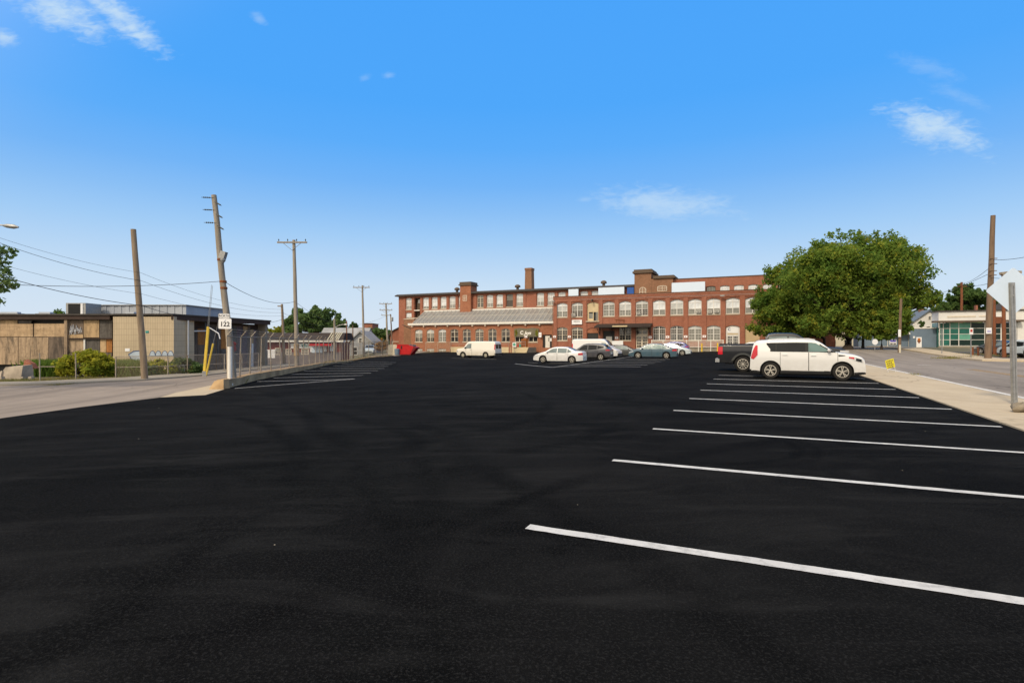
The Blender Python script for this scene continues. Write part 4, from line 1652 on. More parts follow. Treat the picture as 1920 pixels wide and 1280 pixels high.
class Shell:
    """car body given by its side outline; x forwards, y left, z up"""

    def __init__(s, Lg, Wd, top, belt, wheels, wr, zb=.2, tumble=.17, arch=.065, endr=.16, r=.07, clad=0.0):
        s.L, s.W, s.top, s.belt, s.wheels, s.wr, s.zb, s.tumble, s.arch, s.endr, s.r, s.clad = Lg, Wd, top, belt, wheels, wr, zb, tumble, arch, endr, r, clad
        s.zmax = max(z for x, z in top)

    def zt(s, x):
        return smooth_interp(s.top, x)

    def low(s, x):
        z = s.zb + .06 * max(0, abs(2 * x / s.L) - .8) / .2
        for w in s.wheels:
            R = s.wr + s.arch
            if abs(x - w) < R:
                z = max(z, s.wr + sqrt(R * R - (x - w) ** 2))
        return min(z, s.zt(x) - .05)

    def hw(s, x, z):
        t = abs(2 * x / s.L)
        p = 1 - s.endr * max(0, (t - .72) / .28) ** 2.2
        h = s.W / 2 * p
        bl = interp(s.belt, x)
        if z < bl:
            k = (z - s.zb) / max(.1, bl - s.zb)
            h *= 1 - .035 * (1 - k) ** 2 - .03 * max(0, k - .75) / .25
        else:
            h *= .97
            h -= s.tumble * (z - bl) / max(.2, s.zmax - bl)
        return max(.1, h)

    def section(s, x):
        zl, zt = s.low(x), s.zt(x)
        r = min(s.r, (zt - zl) * .45)
        pts = [(0, zl), (s.hw(x, zl) - .06, zl)]
        n = 14
        for i in range(n + 1):
            z = zl + .02 + (zt - r - zl - .02) * i / n
            pts.append((s.hw(x, z), z))
        hb = s.hw(x, zt - r)
        for i in range(1, 4):
            a = pi / 2 * i / 3
            pts.append((hb - r * 1.3 * (1 - cos(a)), zt - r + r * sin(a)))
        he = hb - r * 1.3
        for f in (.7, .35, 0):
            pts.append((he * f, zt + .025 * (1 - f * f)))
        return pts

    def body(s, mats, parent):
        xs = set()
        n = 64
        for i in range(n + 1):
            xs.add(round(-s.L / 2 + s.L * i / n, 4))
        for e in (.012, .03, .06):
            xs.add(round(-s.L / 2 + e, 4))
            xs.add(round(s.L / 2 - e, 4))
        for x, z in s.top:
            xs.add(round(x, 4))
        R = s.wr + s.arch
        for w in s.wheels:
            for k in range(-8, 9):
                xs.add(round(w + R * sin(k * pi / 16) * .999, 4))
            xs.add(round(w - R - .004, 4))
            xs.add(round(w + R + .004, 4))
        xs = sorted(x for x in xs if -s.L / 2 - 1e-6 <= x <= s.L / 2 + 1e-6)
        mb = MB()
        secs = [s.section(x) for x in xs]
        m = len(secs[0])
        for x, sc in zip(xs, secs):
            for y, z in sc:
                mb.v.append((x, y, z))
            for y, z in sc[1:-1]:
                mb.v.append((x, -y, z))
        k = m + m - 2
        L_ = lambda i, j: i * k + j
        R_ = lambda i, j: i * k + (j if j in (0, m - 1) else m + j - 1)
        for i in range(len(xs) - 1):
            for j in range(m - 1):
                zm = (secs[i][j][1] + secs[i][j + 1][1]) / 2
                mi = 1 if (j == 0 or zm < s.clad) else 0
                mb.f.append((L_(i, j), L_(i + 1, j), L_(i + 1, j + 1), L_(i, j + 1)))
                mb.f.append((R_(i, j), R_(i, j + 1), R_(i + 1, j + 1), R_(i + 1, j)))
                mb.m += [mi, mi]
        for i, fl in ((0, 1), (len(xs) - 1, 0)):
            loop = [L_(i, j) for j in range(m)] + [R_(i, j) for j in range(m - 2, 0, -1)]
            mb.f.append(tuple(loop[::-1] if fl else loop))
            mb.m.append(0)
        return mb.build('body', mats, parent, smooth=35)

    def side(s, x0, x1, lo, hi, off=.006, nx=10, nz=5, sd=-1):
        """panel lying on the flank: lo/hi give its lower and upper edge"""
        f = lambda g, x: g(x) if callable(g) else (interp(g, x) if isinstance(g, (list, tuple)) else g)
        mb = MB()
        vs = []
        for i in range(nx + 1):
            x = x0 + (x1 - x0) * i / nx
            a, b = f(lo, x), f(hi, x)
            for j in range(nz + 1):
                z = a + (b - a) * j / nz
                vs.append((x, sd * (s.hw(x, z) + off), z))
        n1 = nz + 1
        fs = [(i * n1 + j, (i + 1) * n1 + j, (i + 1) * n1 + j + 1, i * n1 + j + 1)[::(1 if sd < 0 else -1)] for i in range(nx) for j in range(nz)]
        # turned-in rim
        rim = [i * n1 for i in range(nx + 1)] + [nx * n1 + j for j in range(1, nz + 1)] + [i * n1 + nz for i in range(nx - 1, -1, -1)] + [j for j in range(nz - 1, 0, -1)]
        o = len(vs)
        for q in rim:
            v = vs[q]
            vs.append((v[0], v[1] - sd * (off + .004), v[2]))
        for i in range(len(rim)):
            j = (i + 1) % len(rim)
            fs.append((rim[i], o + i, o + j, rim[j])[::(1 if sd < 0 else -1)])
        return mb.add(vs, fs)

    def over(s, x0, x1, frac=.86, off=.008, nx=8, ny=6):
        """panel lying on the upper surface (windscreen, rear window)"""
        vs = []
        for i in range(nx + 1):
            x = x0 + (x1 - x0) * i / nx
            zt = s.zt(x)
            he = (s.hw(x, zt - s.r) - s.r * 1.3) * frac / .86 * .98
            for j in range(ny + 1):
                f = 2 * j / ny - 1
                vs.append((x, he * f, zt + .025 * (1 - f * f) + off))
        n1 = ny + 1
        return MB().add(vs, [(i * n1 + j, (i + 1) * n1 + j, (i + 1) * n1 + j + 1, i * n1 + j + 1) for i in range(nx) for j in range(ny)])


_wh = {}


def wheel_meshes(r, style, w=.21):
    k = (r, style, w)
    if k in _wh:
        return _wh[k]
    rr = r * (.66 if style != 'steel' else .60)
    ty = MB().lathe([(rr * .96, -w * .42), (rr * 1.04, -w * .5), (r * .93, -w * .5), (r * .985, -w * .38), (r, -w * .2), (r, w * .2), (r * .985, w * .38), (r * .93, w * .5), (rr * 1.04, w * .5), (rr * .96, w * .42)], 28, 'y').mesh('wheel', 'rubber', 30)
    rm = MB()
    n = 24
    for k2 in range(n):
        a, b = 2 * pi * k2 / n, 2 * pi * (k2 + 1) / n
        for (r0, y0, r1, y1, mi) in ((rr * 1.0, -w * .46, rr * .90, -w * .47, 0), (rr * .90, -w * .47, rr * .87, -w * .2, 0), (rr * .87, -w * .2, .02, -w * .2, 1)):
            rm.add([(r0 * cos(a), y0, r0 * sin(a)), (r0 * cos(b), y0, r0 * sin(b)), (r1 * cos(b), y1, r1 * sin(b)), (r1 * cos(a), y1, r1 * sin(a))], [(0, 1, 2, 3)], mi)
    ns, wd, twin = {'five': (5, .20, False), 'twin': (5, .10, True), 'ten': (10, .075, False), 'six': (6, .14, False), 'steel': (8, .26, False)}[style]
    for q in range(ns):
        for dv in ((-.13, .13) if twin else (0,)):
            a = 2 * pi * q / ns + pi / 2
            T = Matrix.Rotation(-a, 4, 'Y')
            rm.add([T @ Vector(p) for p in ((.1 * rr, -w * .44, -wd * rr * .5 + dv * rr * .2), (rr * .92, -w * .47, dv * rr * 1.15 - wd * rr * .55), (rr * .92, -w * .47, dv * rr * 1.15 + wd * rr * .55), (.1 * rr, -w * .44, wd * rr * .5 + dv * rr * .2),
                                            (.1 * rr, -w * .22, -wd * rr * .5 + dv * rr * .2), (rr * .92, -w * .22, dv * rr * 1.15 - wd * rr * .55), (rr * .92, -w * .22, dv * rr * 1.15 + wd * rr * .55), (.1 * rr, -w * .22, wd * rr * .5 + dv * rr * .2))],
                   [(0, 1, 2, 3), (0, 4, 5, 1), (3, 2, 6, 7)], 0)
    rm.lathe([(.17 * rr, -w * .2), (.17 * rr, -w * .46), (.12 * rr, -w * .5), (.03 * rr, -w * .5)], 12, 'y')
    rim = rm.mesh('rim', ['rim_alloy' if style != 'steel' else 'rim_steel', 'black_trim'])
    _wh[k] = (ty, rim)
    return _wh[k]


def add_wheels(t, sh, style, w=.21, inset=.02):
    ty, rim = wheel_meshes(sh.wr, style, w)
    for x in sh.wheels:
        for sd in (-1, 1):
            o = put('wheel', ty, t, (x, sd * (sh.W / 2 - w / 2 - inset), sh.wr), 0 if sd < 0 else pi)
            put('rim', rim, o)
    MB().box(-sh.L / 2 + .35, sh.L / 2 - .35, -sh.W / 2 + .3, sh.W / 2 - .3, sh.zb - .03, sh.wr + .42).build('underbody', 'black_trim', t)


def mirror_(t, sh, x, z, mat, sz=.11):
    for sd in (-1, 1):
        y = sd * (sh.hw(x, z) + .11)
        mb = MB().lathe([(.02, -sz), (sz * .8, -sz * .75), (sz, 0), (sz * .8, sz * .75), (.02, sz)], 10, 'y', (0, 0, 0))
        mb.v = [(p[0] * .62 - .25 * p[2] * .3, p[1], p[2] * .72) for p in mb.v]
        mb.box(-.03, .03, min(-sd * .16, 0), max(-sd * .16, 0), -sz * .6, -sz * .3).build('mirror', mat, t, (x, y, z), smooth=50)


def handles(t, sh, spots, mat):
    for x, z in spots:
        for sd in (-1, 1):
            y = sh.hw(x, z) + .008
            MB().box(x - .09, x + .09, min(sd * y, sd * (y + .03)), max(sd * y, sd * (y + .03)), z - .016, z + .016).build('door_handle', mat, t)


def doors(t, sh, spans, zlo, zhi, mat):
    for a, b in spans:
        for sd in (-1, 1):
            lo = lambda x: max(zlo, sh.low(x) + (.05 if sh.low(x) > sh.zb + .08 else 0))
            d = sh.side(a, b, lo, zhi, .006, 12, 6, sd).build('door', mat, t, smooth=35)
            for e in (a - .012, b - .002):
                sh.side(e, e + .014, lo, zhi, .009, 1, 6, sd).build('door_seam', 'black_trim', d)


def quarter(t, sh, name, x0, x1, lo, hi, mat, off=.01, nx=6, nz=4):
    for sd in (-1, 1):
        sh.side(x0, x1, lo, hi, off, nx, nz, sd).build(name, mat, t, smooth=35)


def place(t, px_or_pos, heading):
    t.location = px_or_pos
    t.rotation_euler = (0, 0, heading)


NOSE_R, NOSE_L = -TH, pi - TH


def sedan(name, label, pos, heading, mat, Lg=4.6, Wd=1.78, H=1.45, style='five', glass='car_glass_light', group='cars parked by the mill'):
    k = H / 1.45
    h = Lg / 2
    top = [(-h, .55), (-h + .03, .92 * k), (-h + .12, 1.03 * k), (-h + .62, 1.09 * k), (-h + 1.05, 1.26 * k), (-h + 1.55, 1.42 * k), (-.1, 1.45 * k), (.35, 1.42 * k), (.75, 1.28 * k), (1.22, 1.02 * k), (1.45, .96 * k), (h - .55, .86 * k), (h - .2, .72 * k), (h - .03, .60), (h, .45)]
    sh = Shell(Lg, Wd, top, [(-h, .92 * k), (h - 1.1, .90 * k), (h, .8)], (-1.33, 1.36), .32, .19, .2, clad=.0)
    t = thing(name, label, 'car', pos, heading, group)
    sh.body([mat, 'black_trim'], t)
    add_wheels(t, sh, style)
    bl = .93 * k
    doors(t, sh, ((-.98, .02), (.04, 1.06)), .27, bl - .015, mat)
    quarter(t, sh, 'side_window', .06, 1.06, bl, [(.06, 1.34 * k), (.5, 1.30 * k), (1.06, bl + .03)], glass)
    quarter(t, sh, 'side_window', -.86, 0.0, bl, [(-.86, 1.32 * k), (0, 1.35 * k)], glass)
    quarter(t, sh, 'side_window', -1.32, -.9, [(-1.32, bl + .07), (-.9, bl + .01)], [(-1.32, bl + .12), (-.9, 1.31 * k)], glass)
    sh.over(.48, 1.25).build('windscreen', 'car_glass', t)
    sh.over(-h + .70, -h + 1.42).build('rear_window', 'car_glass', t)
    handles(t, sh, ((-.78, .83 * k), (.24, .83 * k)), mat)
    mirror_(t, sh, .95, bl + .06, mat)
    quarter(t, sh, 'tail_light', -h + .02, -h + .42, .74 * k, [(-h + .02, .95 * k), (-h + .42, .90 * k)], 'light_red')
    quarter(t, sh, 'headlight', h - .50, h - .06, [(h - .5, .66), (h - .06, .52)], [(h - .5, .75), (h - .06, .62)], 'light_clear')
    MB().box(h - .04, h + .015, -.5, .5, .32, .48).build('grille', 'black_trim', t)
    MB().box(-h - .012, -h + .02, -.26, .26, .6, .73).build('number_plate', 'sign_white', t)
    return t


def suv(name, label, pos, heading, mat, Lg=4.6, Wd=1.85, H=1.66, style='five', coupe=True, glass='car_glass', group='cars parked by the mill'):
    h = Lg / 2
    k = H / 1.66
    top = [(-h, .60), (-h + .02, .98 * k), (-h + .12, 1.12 * k), (-h + .35, 1.34 * k), (-h + .75, 1.56 * k), (-.5, 1.655 * k), (.15, 1.65 * k), (.5, 1.57 * k), (.95, 1.28 * k), (1.25, 1.10 * k), (h - .5, .98 * k), (h - .15, .84 * k), (h - .02, .66), (h, .5)]
    sh = Shell(Lg, Wd, top, [(-h, 1.08 * k), (-.2, 1.02 * k), (h - 1.1, .98 * k), (h, .9)], (-1.33, 1.38), .35, .24, .2, clad=.40)
    t = thing(name, label, 'car', pos, heading, group)
    sh.body([mat, 'black_trim'], t)
    add_wheels(t, sh, style, .23)
    doors(t, sh, ((-1.0, .02), (.04, 1.05)), .42, 1.0 * k, mat)
    quarter(t, sh, 'side_window', .06, 1.04, 1.03 * k, [(.06, 1.53 * k), (.5, 1.46 * k), (1.04, 1.07 * k)], glass if coupe else 'car_glass_light')
    quarter(t, sh, 'side_window', -.92, .0, [(-.92, 1.10 * k), (0, 1.03 * k)], [(-.92, 1.48 * k), (0, 1.53 * k)], glass)
    quarter(t, sh, 'side_window', -1.62, -.97, [(-1.62, 1.26 * k), (-.97, 1.12 * k)], [(-1.62, 1.34 * k), (-.97, 1.47 * k)], glass)
    sh.over(.45, 1.2).build('windscreen', 'car_glass_light', t)
    sh.over(-h + .16, -h + .62).build('rear_window', 'car_glass', t)
    handles(t, sh, ((-.8, .93 * k), (.24, .93 * k)), mat)
    mirror_(t, sh, .95, 1.08 * k, mat)
    quarter(t, sh, 'tail_light', -h + .02, -h + .42, .96 * k, [(-h + .02, 1.10 * k), (-h + .42, 1.06 * k)], 'light_red')
    quarter(t, sh, 'headlight', h - .5, h - .06, [(h - .5, .8), (h - .06, .62)], [(h - .5, .88), (h - .06, .74)], 'light_clear')
    MB().box(-h - .012, -h + .03, -.26, .26, .66, .8).build('number_plate', 'sign_white', t)
    MB().box(-h + .28, -h + .5, -.55, .55, 1.52 * k, 1.56 * k).build('spoiler', 'black_trim', t)
    return t


def cargo_van(name, label, pos, heading, mat, nose='long', Lg=5.6, H=2.1, group='cars parked by the mill'):
    h = Lg / 2
    if nose == 'long':
        top = [(-h, .7), (-h + .02, 1.5), (-h + .10, 1.95), (-h + .3, 2.08), (0, 2.1), (.85, 2.08), (1.15, 2.0), (1.45, 1.68), (1.78, 1.28), (2.0, 1.2), (h - .12, 1.1), (h - .03, .85), (h, .55)]
        wheels, wr, belt = (-1.45, 1.82), .36, [(-h, 1.18), (h, 1.15)]
        wx = (.55, 1.68)
    else:
        k = H / 2.1
        top = [(-h, .7), (-h + .02, 1.6 * k), (-h + .08, 2.02 * k), (-h + .25, 2.09 * k), (.6, 2.1 * k), (1.0, 2.05 * k), (1.35, 1.85 * k), (1.85, 1.36), (2.05, 1.22), (h - .2, 1.0), (h - .03, .75), (h, .5)]
        wheels, wr, belt = (-1.5, 1.75), .35, [(-h, 1.25), (h, 1.15)]
        wx = (.75, 1.78)
    sh = Shell(Lg, 2.0, top, belt, wheels, wr, .3, .12, .07, .07, .09)
    t = thing(name, label, 'van', pos, heading, group)
    sh.body([mat, 'black_trim'], t)
    add_wheels(t, sh, 'steel', .23)
    doors(t, sh, ((wx[0] - .02, 1.36),), .38, 1.17, mat)
    quarter(t, sh, 'side_window', wx[0] + .05, wx[1] - .1, 1.2, [(wx[0] + .05, 1.82), (wx[0] + .5, 1.80), (wx[1] - .1, 1.25)], 'car_glass_light')
    sh.side(-1.0, .45, .42, 1.85, .006, 10, 6, -1).build('side_door', mat, t, smooth=35)
    sh.side(-1.0, .45, .42, 1.85, .006, 10, 6, 1).build('side_door', mat, t, smooth=35)
    sh.over(wx[1] - .62, wx[1] - .02).build('windscreen', 'car_glass', t)
    handles(t, sh, ((wx[0] + .12, 1.05),), 'black_trim')
    mirror_(t, sh, wx[1] - .25, 1.28, 'black_trim', .14)
    quarter(t, sh, 'tail_light', -h + .02, -h + .15, 1.05, 1.72, 'light_red')
    for s_ in (-1, 1):
        MB().box(-h - .012, -h + .06, s_ * .42 - .33, s_ * .42 + .33, 1.2, 1.72).build('rear_window', 'car_glass', t)
        MB().box(-h - .008, -h + .06, s_ * .42 - .38, s_ * .42 + .38, .6, 1.17).build('rear_door', mat, t)
    MB().box(-h - .1, -h + .1, -.95, .95, .42, .6).build('bumper', 'black_trim', t)
    MB().box(h - .1, h + .08, -.95, .95, .40, .62).build('bumper', 'black_trim', t)
    quarter(t, sh, 'headlight', h - .25, h - .03, .72, .95, 'light_clear')
    MB().box(-h - .016, -h - .009, -.2, .2, .85, 1.0).build('number_plate', 'sign_white', t)
    return t


# white boxy crossover in the foreground
def box_crossover():
    Lg, Wd = 4.16, 1.80
    h = Lg / 2
    top = [(-h, .50), (-h + .01, .70), (-h + .04, .98), (-h + .085, 1.22), (-h + .15, 1.46), (-h + .27, 1.575), (-.9, 1.62), (-.2, 1.63), (.25, 1.605), (.49, 1.53), (.86, 1.25), (1.06, 1.125), (1.25, 1.09), (h - .42, 1.025), (h - .15, .93), (h - .045, .82), (h - .015, .64), (h, .48)]
    sh = Shell(Lg, Wd, top, [(-h, 1.14), (.9, 1.10), (h, 1.0)], (-1.29, 1.28), .345, .205, .12, .055, .10, .075, clad=.35)
    p0 = gp(1510.5, 711.5)
    t = thing('parked_car', 'white boxy crossover hatchback parked at right, nose towards the road', 'car', Vector((p0.x, p0.y, p0.z)) + E2 * .86 + E1 * .03, -radians(26.5), 'cars parked along the road side')
    sh.body(['car_white', 'black_trim'], t)
    add_wheels(t, sh, 'twin', .22, .0)
    doors(t, sh, ((-.92, .10), (.12, 1.12)), .37, 1.105, 'car_white')
    quarter(t, sh, 'window_trim', -1.30, .62, [(-1.30, 1.13), (.62, 1.115)], [(-1.30, 1.49), (-.4, 1.51), (.3, 1.50), (.62, 1.34)], 'black_trim', .003, 14, 4)
    quarter(t, sh, 'side_window', -1.44, -1.10, [(-1.44, 1.43), (-1.25, 1.17), (-1.10, 1.145)], 1.485, 'car_glass', nx=10)
    quarter(t, sh, 'side_window', -1.06, -.02, 1.145, [(-1.06, 1.49), (-.02, 1.505)], 'car_glass')
    quarter(t, sh, 'side_window', .10, .86, 1.135, [(.10, 1.50), (.36, 1.485), (.86, 1.16)], 'car_glass_teal')
    quarter(t, sh, 'window_trim', .5, 1.08, [(.5, 1.115), (1.08, 1.085)], [(.5, 1.455), (.62, 1.36), (1.08, 1.105)], 'black_trim', .004)
    sh.over(.47, 1.07).build('windscreen', 'car_glass_teal', t)
    sh.over(-h + .09, -h + .30, .75).build('rear_window', 'car_glass', t)
    quarter(t, sh, 'tail_light', -h + .045, -h + .30, [(-h + .045, .84), (-h + .14, .80), (-h + .30, .98)], [(-h + .045, .90), (-h + .12, 1.18), (-h + .22, 1.40), (-h + .30, 1.38)], 'light_red', .014, 8, 5)
    MB().box(-h - .012, -h + .06, -.28, .28, .74, .88).build('number_plate', 'sign_white', t)
    handles(t, sh, ((-.75, 1.0), (.28, .98)), 'car_white')
    mirror_(t, sh, .82, 1.19, 'car_white', .11)
    quarter(t, sh, 'headlight', h - .58, h - .10, [(h - .58, .88), (h - .3, .76), (h - .12, .72)], [(h - .58, .95), (h - .3, .925), (h - .12, .85)], 'light_clear', .012)
    quarter(t, sh, 'headlight_lens', h - .34, h - .15, [(h - .34, .79), (h - .16, .745)], [(h - .34, .90), (h - .16, .85)], 'car_glass', .018)
    quarter(t, sh, 'marker_light', h - .58, h - .40, [(h - .58, .895), (h - .4, .855)], [(h - .58, .945), (h - .4, .93)], 'light_red', .017)
    quarter(t, sh, 'wing_vent', 1.15, 1.38, [(1.15, .955), (1.38, .985)], [(1.15, 1.02), (1.38, 1.01)], 'black_trim', .012)
    MB().box(h - .06, h + .02, -.55, .55, .36, .56).build('grille', 'black_trim', t)
    for s_ in (-1, 1):
        MB().tube([(-1.4, s_ * .60, 1.615), (-1.0, s_ * .60, 1.66), (.1, s_ * .60, 1.665), (.35, s_ * .6, 1.62)], .016, 6).build('roof_rail', 'car_white', t)
    # folds along the sill
    quarter(t, sh, 'sill_strip', -.92, .90, .25, .355, 'black_trim', .014)
    return t


box_crossover()


# dark pickup behind it
def pickup():
    Lg, Wd = 5.85, 2.0
    h = Lg / 2
    top = [(-h, .62), (-h + .02, 1.2), (-h + .06, 1.38), (-.72, 1.385), (-.70, 1.385), (-.64, 1.75), (-.52, 1.92), (-.2, 1.965), (.5, 1.955), (.78, 1.88), (1.25, 1.50), (1.48, 1.34), (1.7, 1.30), (h - .4, 1.22), (h - .12, 1.12), (h - .03, .95), (h, .62)]
    sh = Shell(Lg, Wd, top, [(-h, 1.30), (h, 1.24)], (-1.72, 1.9), .40, .42, .16, .07, .06, .06, clad=.0)
    p0 = gp(1393, 697)
    t = thing('pickup_truck', 'black pickup truck parked behind the white crossover', 'truck', Vector((p0.x, p0.y, p0.z)) + E1 * 1.72 + E2 * .95, -TH, 'cars parked along the road side')
    sh.body(['car_black', 'black_trim'], t)
    add_wheels(t, sh, 'ten', .26, .0)
    doors(t, sh, ((-.62, .33), (.36, 1.34)), .5, 1.27, 'car_black')
    quarter(t, sh, 'side_window', -.52, .30, 1.32, [(-.52, 1.78), (.3, 1.80)], 'car_glass_light')
    quarter(t, sh, 'side_window', .38, 1.22, 1.31, [(.38, 1.80), (.7, 1.76), (1.22, 1.36)], 'car_glass_light')
    sh.over(.78, 1.46).build('windscreen', 'car_glass_light', t)
    quarter(t, sh, 'tail_light', -h + .01, -h + .24, .88, 1.27, 'light_red', .015)
    quarter(t, sh, 'headlight', h - .38, h - .03, .92, 1.12, 'light_clear', .012)
    MB().box(-h - .12, -h + .08, -.95, .95, .48, .66).build('bumper', 'chrome', t)
    MB().box(-h + .06, -.74, -.80, .80, 1.40, 1.43).build('bed_cover', 'black_trim', t)
    MB().box(h - .06, h + .1, -.95, .95, .5, .72).build('bumper', 'chrome', t)
    MB().box(h - .04, h + .03, -.7, .7, .78, 1.1).build('grille', 'chrome', t)
    mirror_(t, sh, 1.05, 1.42, 'car_black', .15)
    handles(t, sh, ((-.45, 1.15), (.55, 1.15)), 'car_black')
    for x in sh.wheels:
        R = sh.wr + sh.arch
        for sd in (-1, 1):
            sh.side(x - R - .09, x + R + .09, lambda q: max(.55, sh.wr + sqrt(max(0, R * R - (q - x) ** 2))), lambda q: max(.56, sh.wr + sqrt(max(0, (R + .10) ** 2 - (q - x) ** 2))), .035, 16, 2, sd).build('wheel_arch_flare', 'car_dark', t, smooth=50)


pickup()


def gpos(px, Y):
    x = (px - 960) / FPX * Y
    return Vector((x, Y, gz(x, Y) + .012))


sedan('parked_car', 'white sedan with five-spoke wheels, nose left, before the mill', gpos(1050, 49.6), NOSE_L + .06, 'car_white', 4.63, 1.78, 1.46)
suv('parked_car', 'dark grey crossover half hidden behind the white sedan', gpos(1107, 56.5), NOSE_L, 'car_grey', 4.5, 1.85, 1.72)
cargo_van('cargo_van', 'white cargo van with sloping nose to the right, behind the grey crossover', gpos(1119, 63), NOSE_R, 'car_white', 'short', 5.5, 2.25)
sedan('parked_car', 'dark grey sedan seen between the white van and the teal sedan', gpos(1168, 71), NOSE_R, 'car_dark', 4.7, 1.8, 1.42)
sedan('parked_car', 'teal blue sedan, nose left, parked before the ramp', gpos(1225, 53.6), NOSE_L + .04, 'car_teal', 4.6, 1.8, 1.47, glass='car_glass_teal')
sedan('parked_car', 'pale silver sedan, nose right, half behind the teal sedan', gpos(1259, 66), NOSE_R, 'car_silver', 4.6, 1.78, 1.45)
suv('parked_car', 'blue hatchback with red tail light, half behind the silver sedan', gpos(1262, 73), NOSE_L, 'car_blue', 4.2, 1.78, 1.66)
cargo_van('cargo_van', 'old white cargo van with short hood, nose left, near the loading dock', gpos(898, 70), NOSE_L, 'car_van_white', 'long', 5.6)
suv('parked_car', 'silver hatchback at the right edge beyond the road', gpos(1921, 50.5), NOSE_R + 1.9, 'car_silver', 4.5, 1.82, 1.62, group='cars beyond the road')
sedan('parked_car', 'dark sedan beyond the road between the rusty posts', gpos(1876, 57), NOSE_R + 2.2, 'car_dark', 4.5, 1.78, 1.42, group='cars beyond the road')
sedan('parked_car', 'small white car beyond the chain-link fence on the far left street', gpos(694, 92), NOSE_R - 1.0, 'car_silver', 4.5, 1.78, 1.45, group='cars on the far street')
sedan('parked_car', 'white car behind the pickup bed, by the tan boarded opening', gpos(1418, 62), NOSE_R, 'car_white', 4.5, 1.78, 1.45)
# ------------------------------------------------------------------ derelict shop on the left
YB = 38.0
bx = Vector((-28.0, YB, gz(-28, YB)))
shop = thing('derelict_shop', 'boarded-up flat-roofed shop with plywood panels and beige block wall', 'building', bx)
NL = -bx


def pz(py, Y=YB):
    return EYE - (py - 640) / FPX * Y


def pX(px, Y=YB):
    return (px - 960) / FPX * Y


def panel(parent, px0, px1, py0, py1, mat, Y=YB, d=.05, name='plywood_panel', jit=.02):
    j = random.uniform(0, jit)
    tilt = random.uniform(-.004, .004)
    x0, x1, z0, z1 = pX(px0, Y), pX(px1, Y), pz(py1, Y), pz(py0, Y)
    xm, zm = (x0 + x1) / 2, (z0 + z1) / 2
    mb = MB().box(-(x1 - x0) / 2, (x1 - x0) / 2, -d, 0, -(z1 - z0) / 2, (z1 - z0) / 2)
    o = mb.build(name, mat, parent)
    o.location = Vector((xm, Y - j, zm)) + NL
    o.rotation_euler = (0, tilt, 0)
    return o


random.seed(21)
# dark sheet behind the boards, its colour standing for the unlit inside
MB().box(pX(-60), pX(212), YB + .3, YB + .4, gz(-30, 38) - .3, pz(594)).build('inside_shade_sheet', 'door_dark', shop, NL)
for px0, px1, py0, py1, m in ((-58, -1, 607, 631, 'ply_plank'), (1, 63, 607, 631, 'ply_plank'), (65, 122, 606.5, 631, 'ply_plank'), (1, 34, 600, 606.5, 'ply_tan'), (36, 60, 601, 606, 'ply_grey'),
                              (-58, -30, 632, 684, 'ply_weather'), (-29, 0, 632, 684, 'ply_tan'), (1, 35.6, 632, 683, 'ply_weather'), (36.2, 62, 632, 683, 'ply_weather'), (62.8, 92, 632, 681, 'ply_weather'), (92.7, 125, 631.5, 681, 'ply_dark'),
                              (130, 157.5, 600, 626.5, 'ply_dark'), (130, 157, 627, 633.5, 'ply_tan'), (158.5, 187, 600, 632.5, 'ply_tan'), (187.8, 211, 600, 633.5, 'ply_grey'),
                              (130, 157.5, 636, 660, 'ply_weather'), (161.5, 188, 635, 660, 'ply_grey'), (189, 200, 636, 660, 'ply_tan'), (200.8, 211, 636, 660, 'ply_orange'), (130, 211, 661, 690, 'ply_dark')):
    panel(shop, px0, px1, py0, py1, m)
panel(shop, 123.3, 128.5, 599, 692, 'ply_weather', YB - .08, .14, 'post', 0)
panel(shop, 158.2, 161, 634, 661, 'white_paint', YB - .06, .08, 'post', 0)
panel(shop, 129, 211.5, 633.6, 635.6, 'fascia_brown', YB - .1, .1, 'rail', 0)
panel(shop, -60, 122.5, 631.0, 632.0, 'fascia_brown', YB - .0, .03, 'rail', 0)
# beige block wall with its return and the open side of the shop
YW = 37.4
x0, x1 = pX(212, YW), pX(325.8, YW)
zb_ = gz(x0, YW) - .4
bw = MB().box(x0, x1, YW, YW + 2.4, zb_, pz(593.5, YW)).build('block_wall', 'glazed_block', shop, NL)
P, Q = Vector((-24.1, 38.6, 0)), Vector((-22.75, 48.7, 0))
ds = (Q - P).normalized()
ns = Vector((ds.y, -ds.x, 0))


def side_panel(f0, f1, z0, z1, mat, proud=0.0, name='plywood_panel', d=.05):
    a, b = P.lerp(Q, f0) + ns * proud, P.lerp(Q, f1) + ns * proud
    w = (b - a).length
    o = MB().box(-w / 2, w / 2, -d, 0, z0, z1).build(name, mat, shop)
    m = (a + b) / 2
    o.location = m + NL
    o.rotation_euler = (0, 0, math.atan2(ds.y, ds.x))
    return o


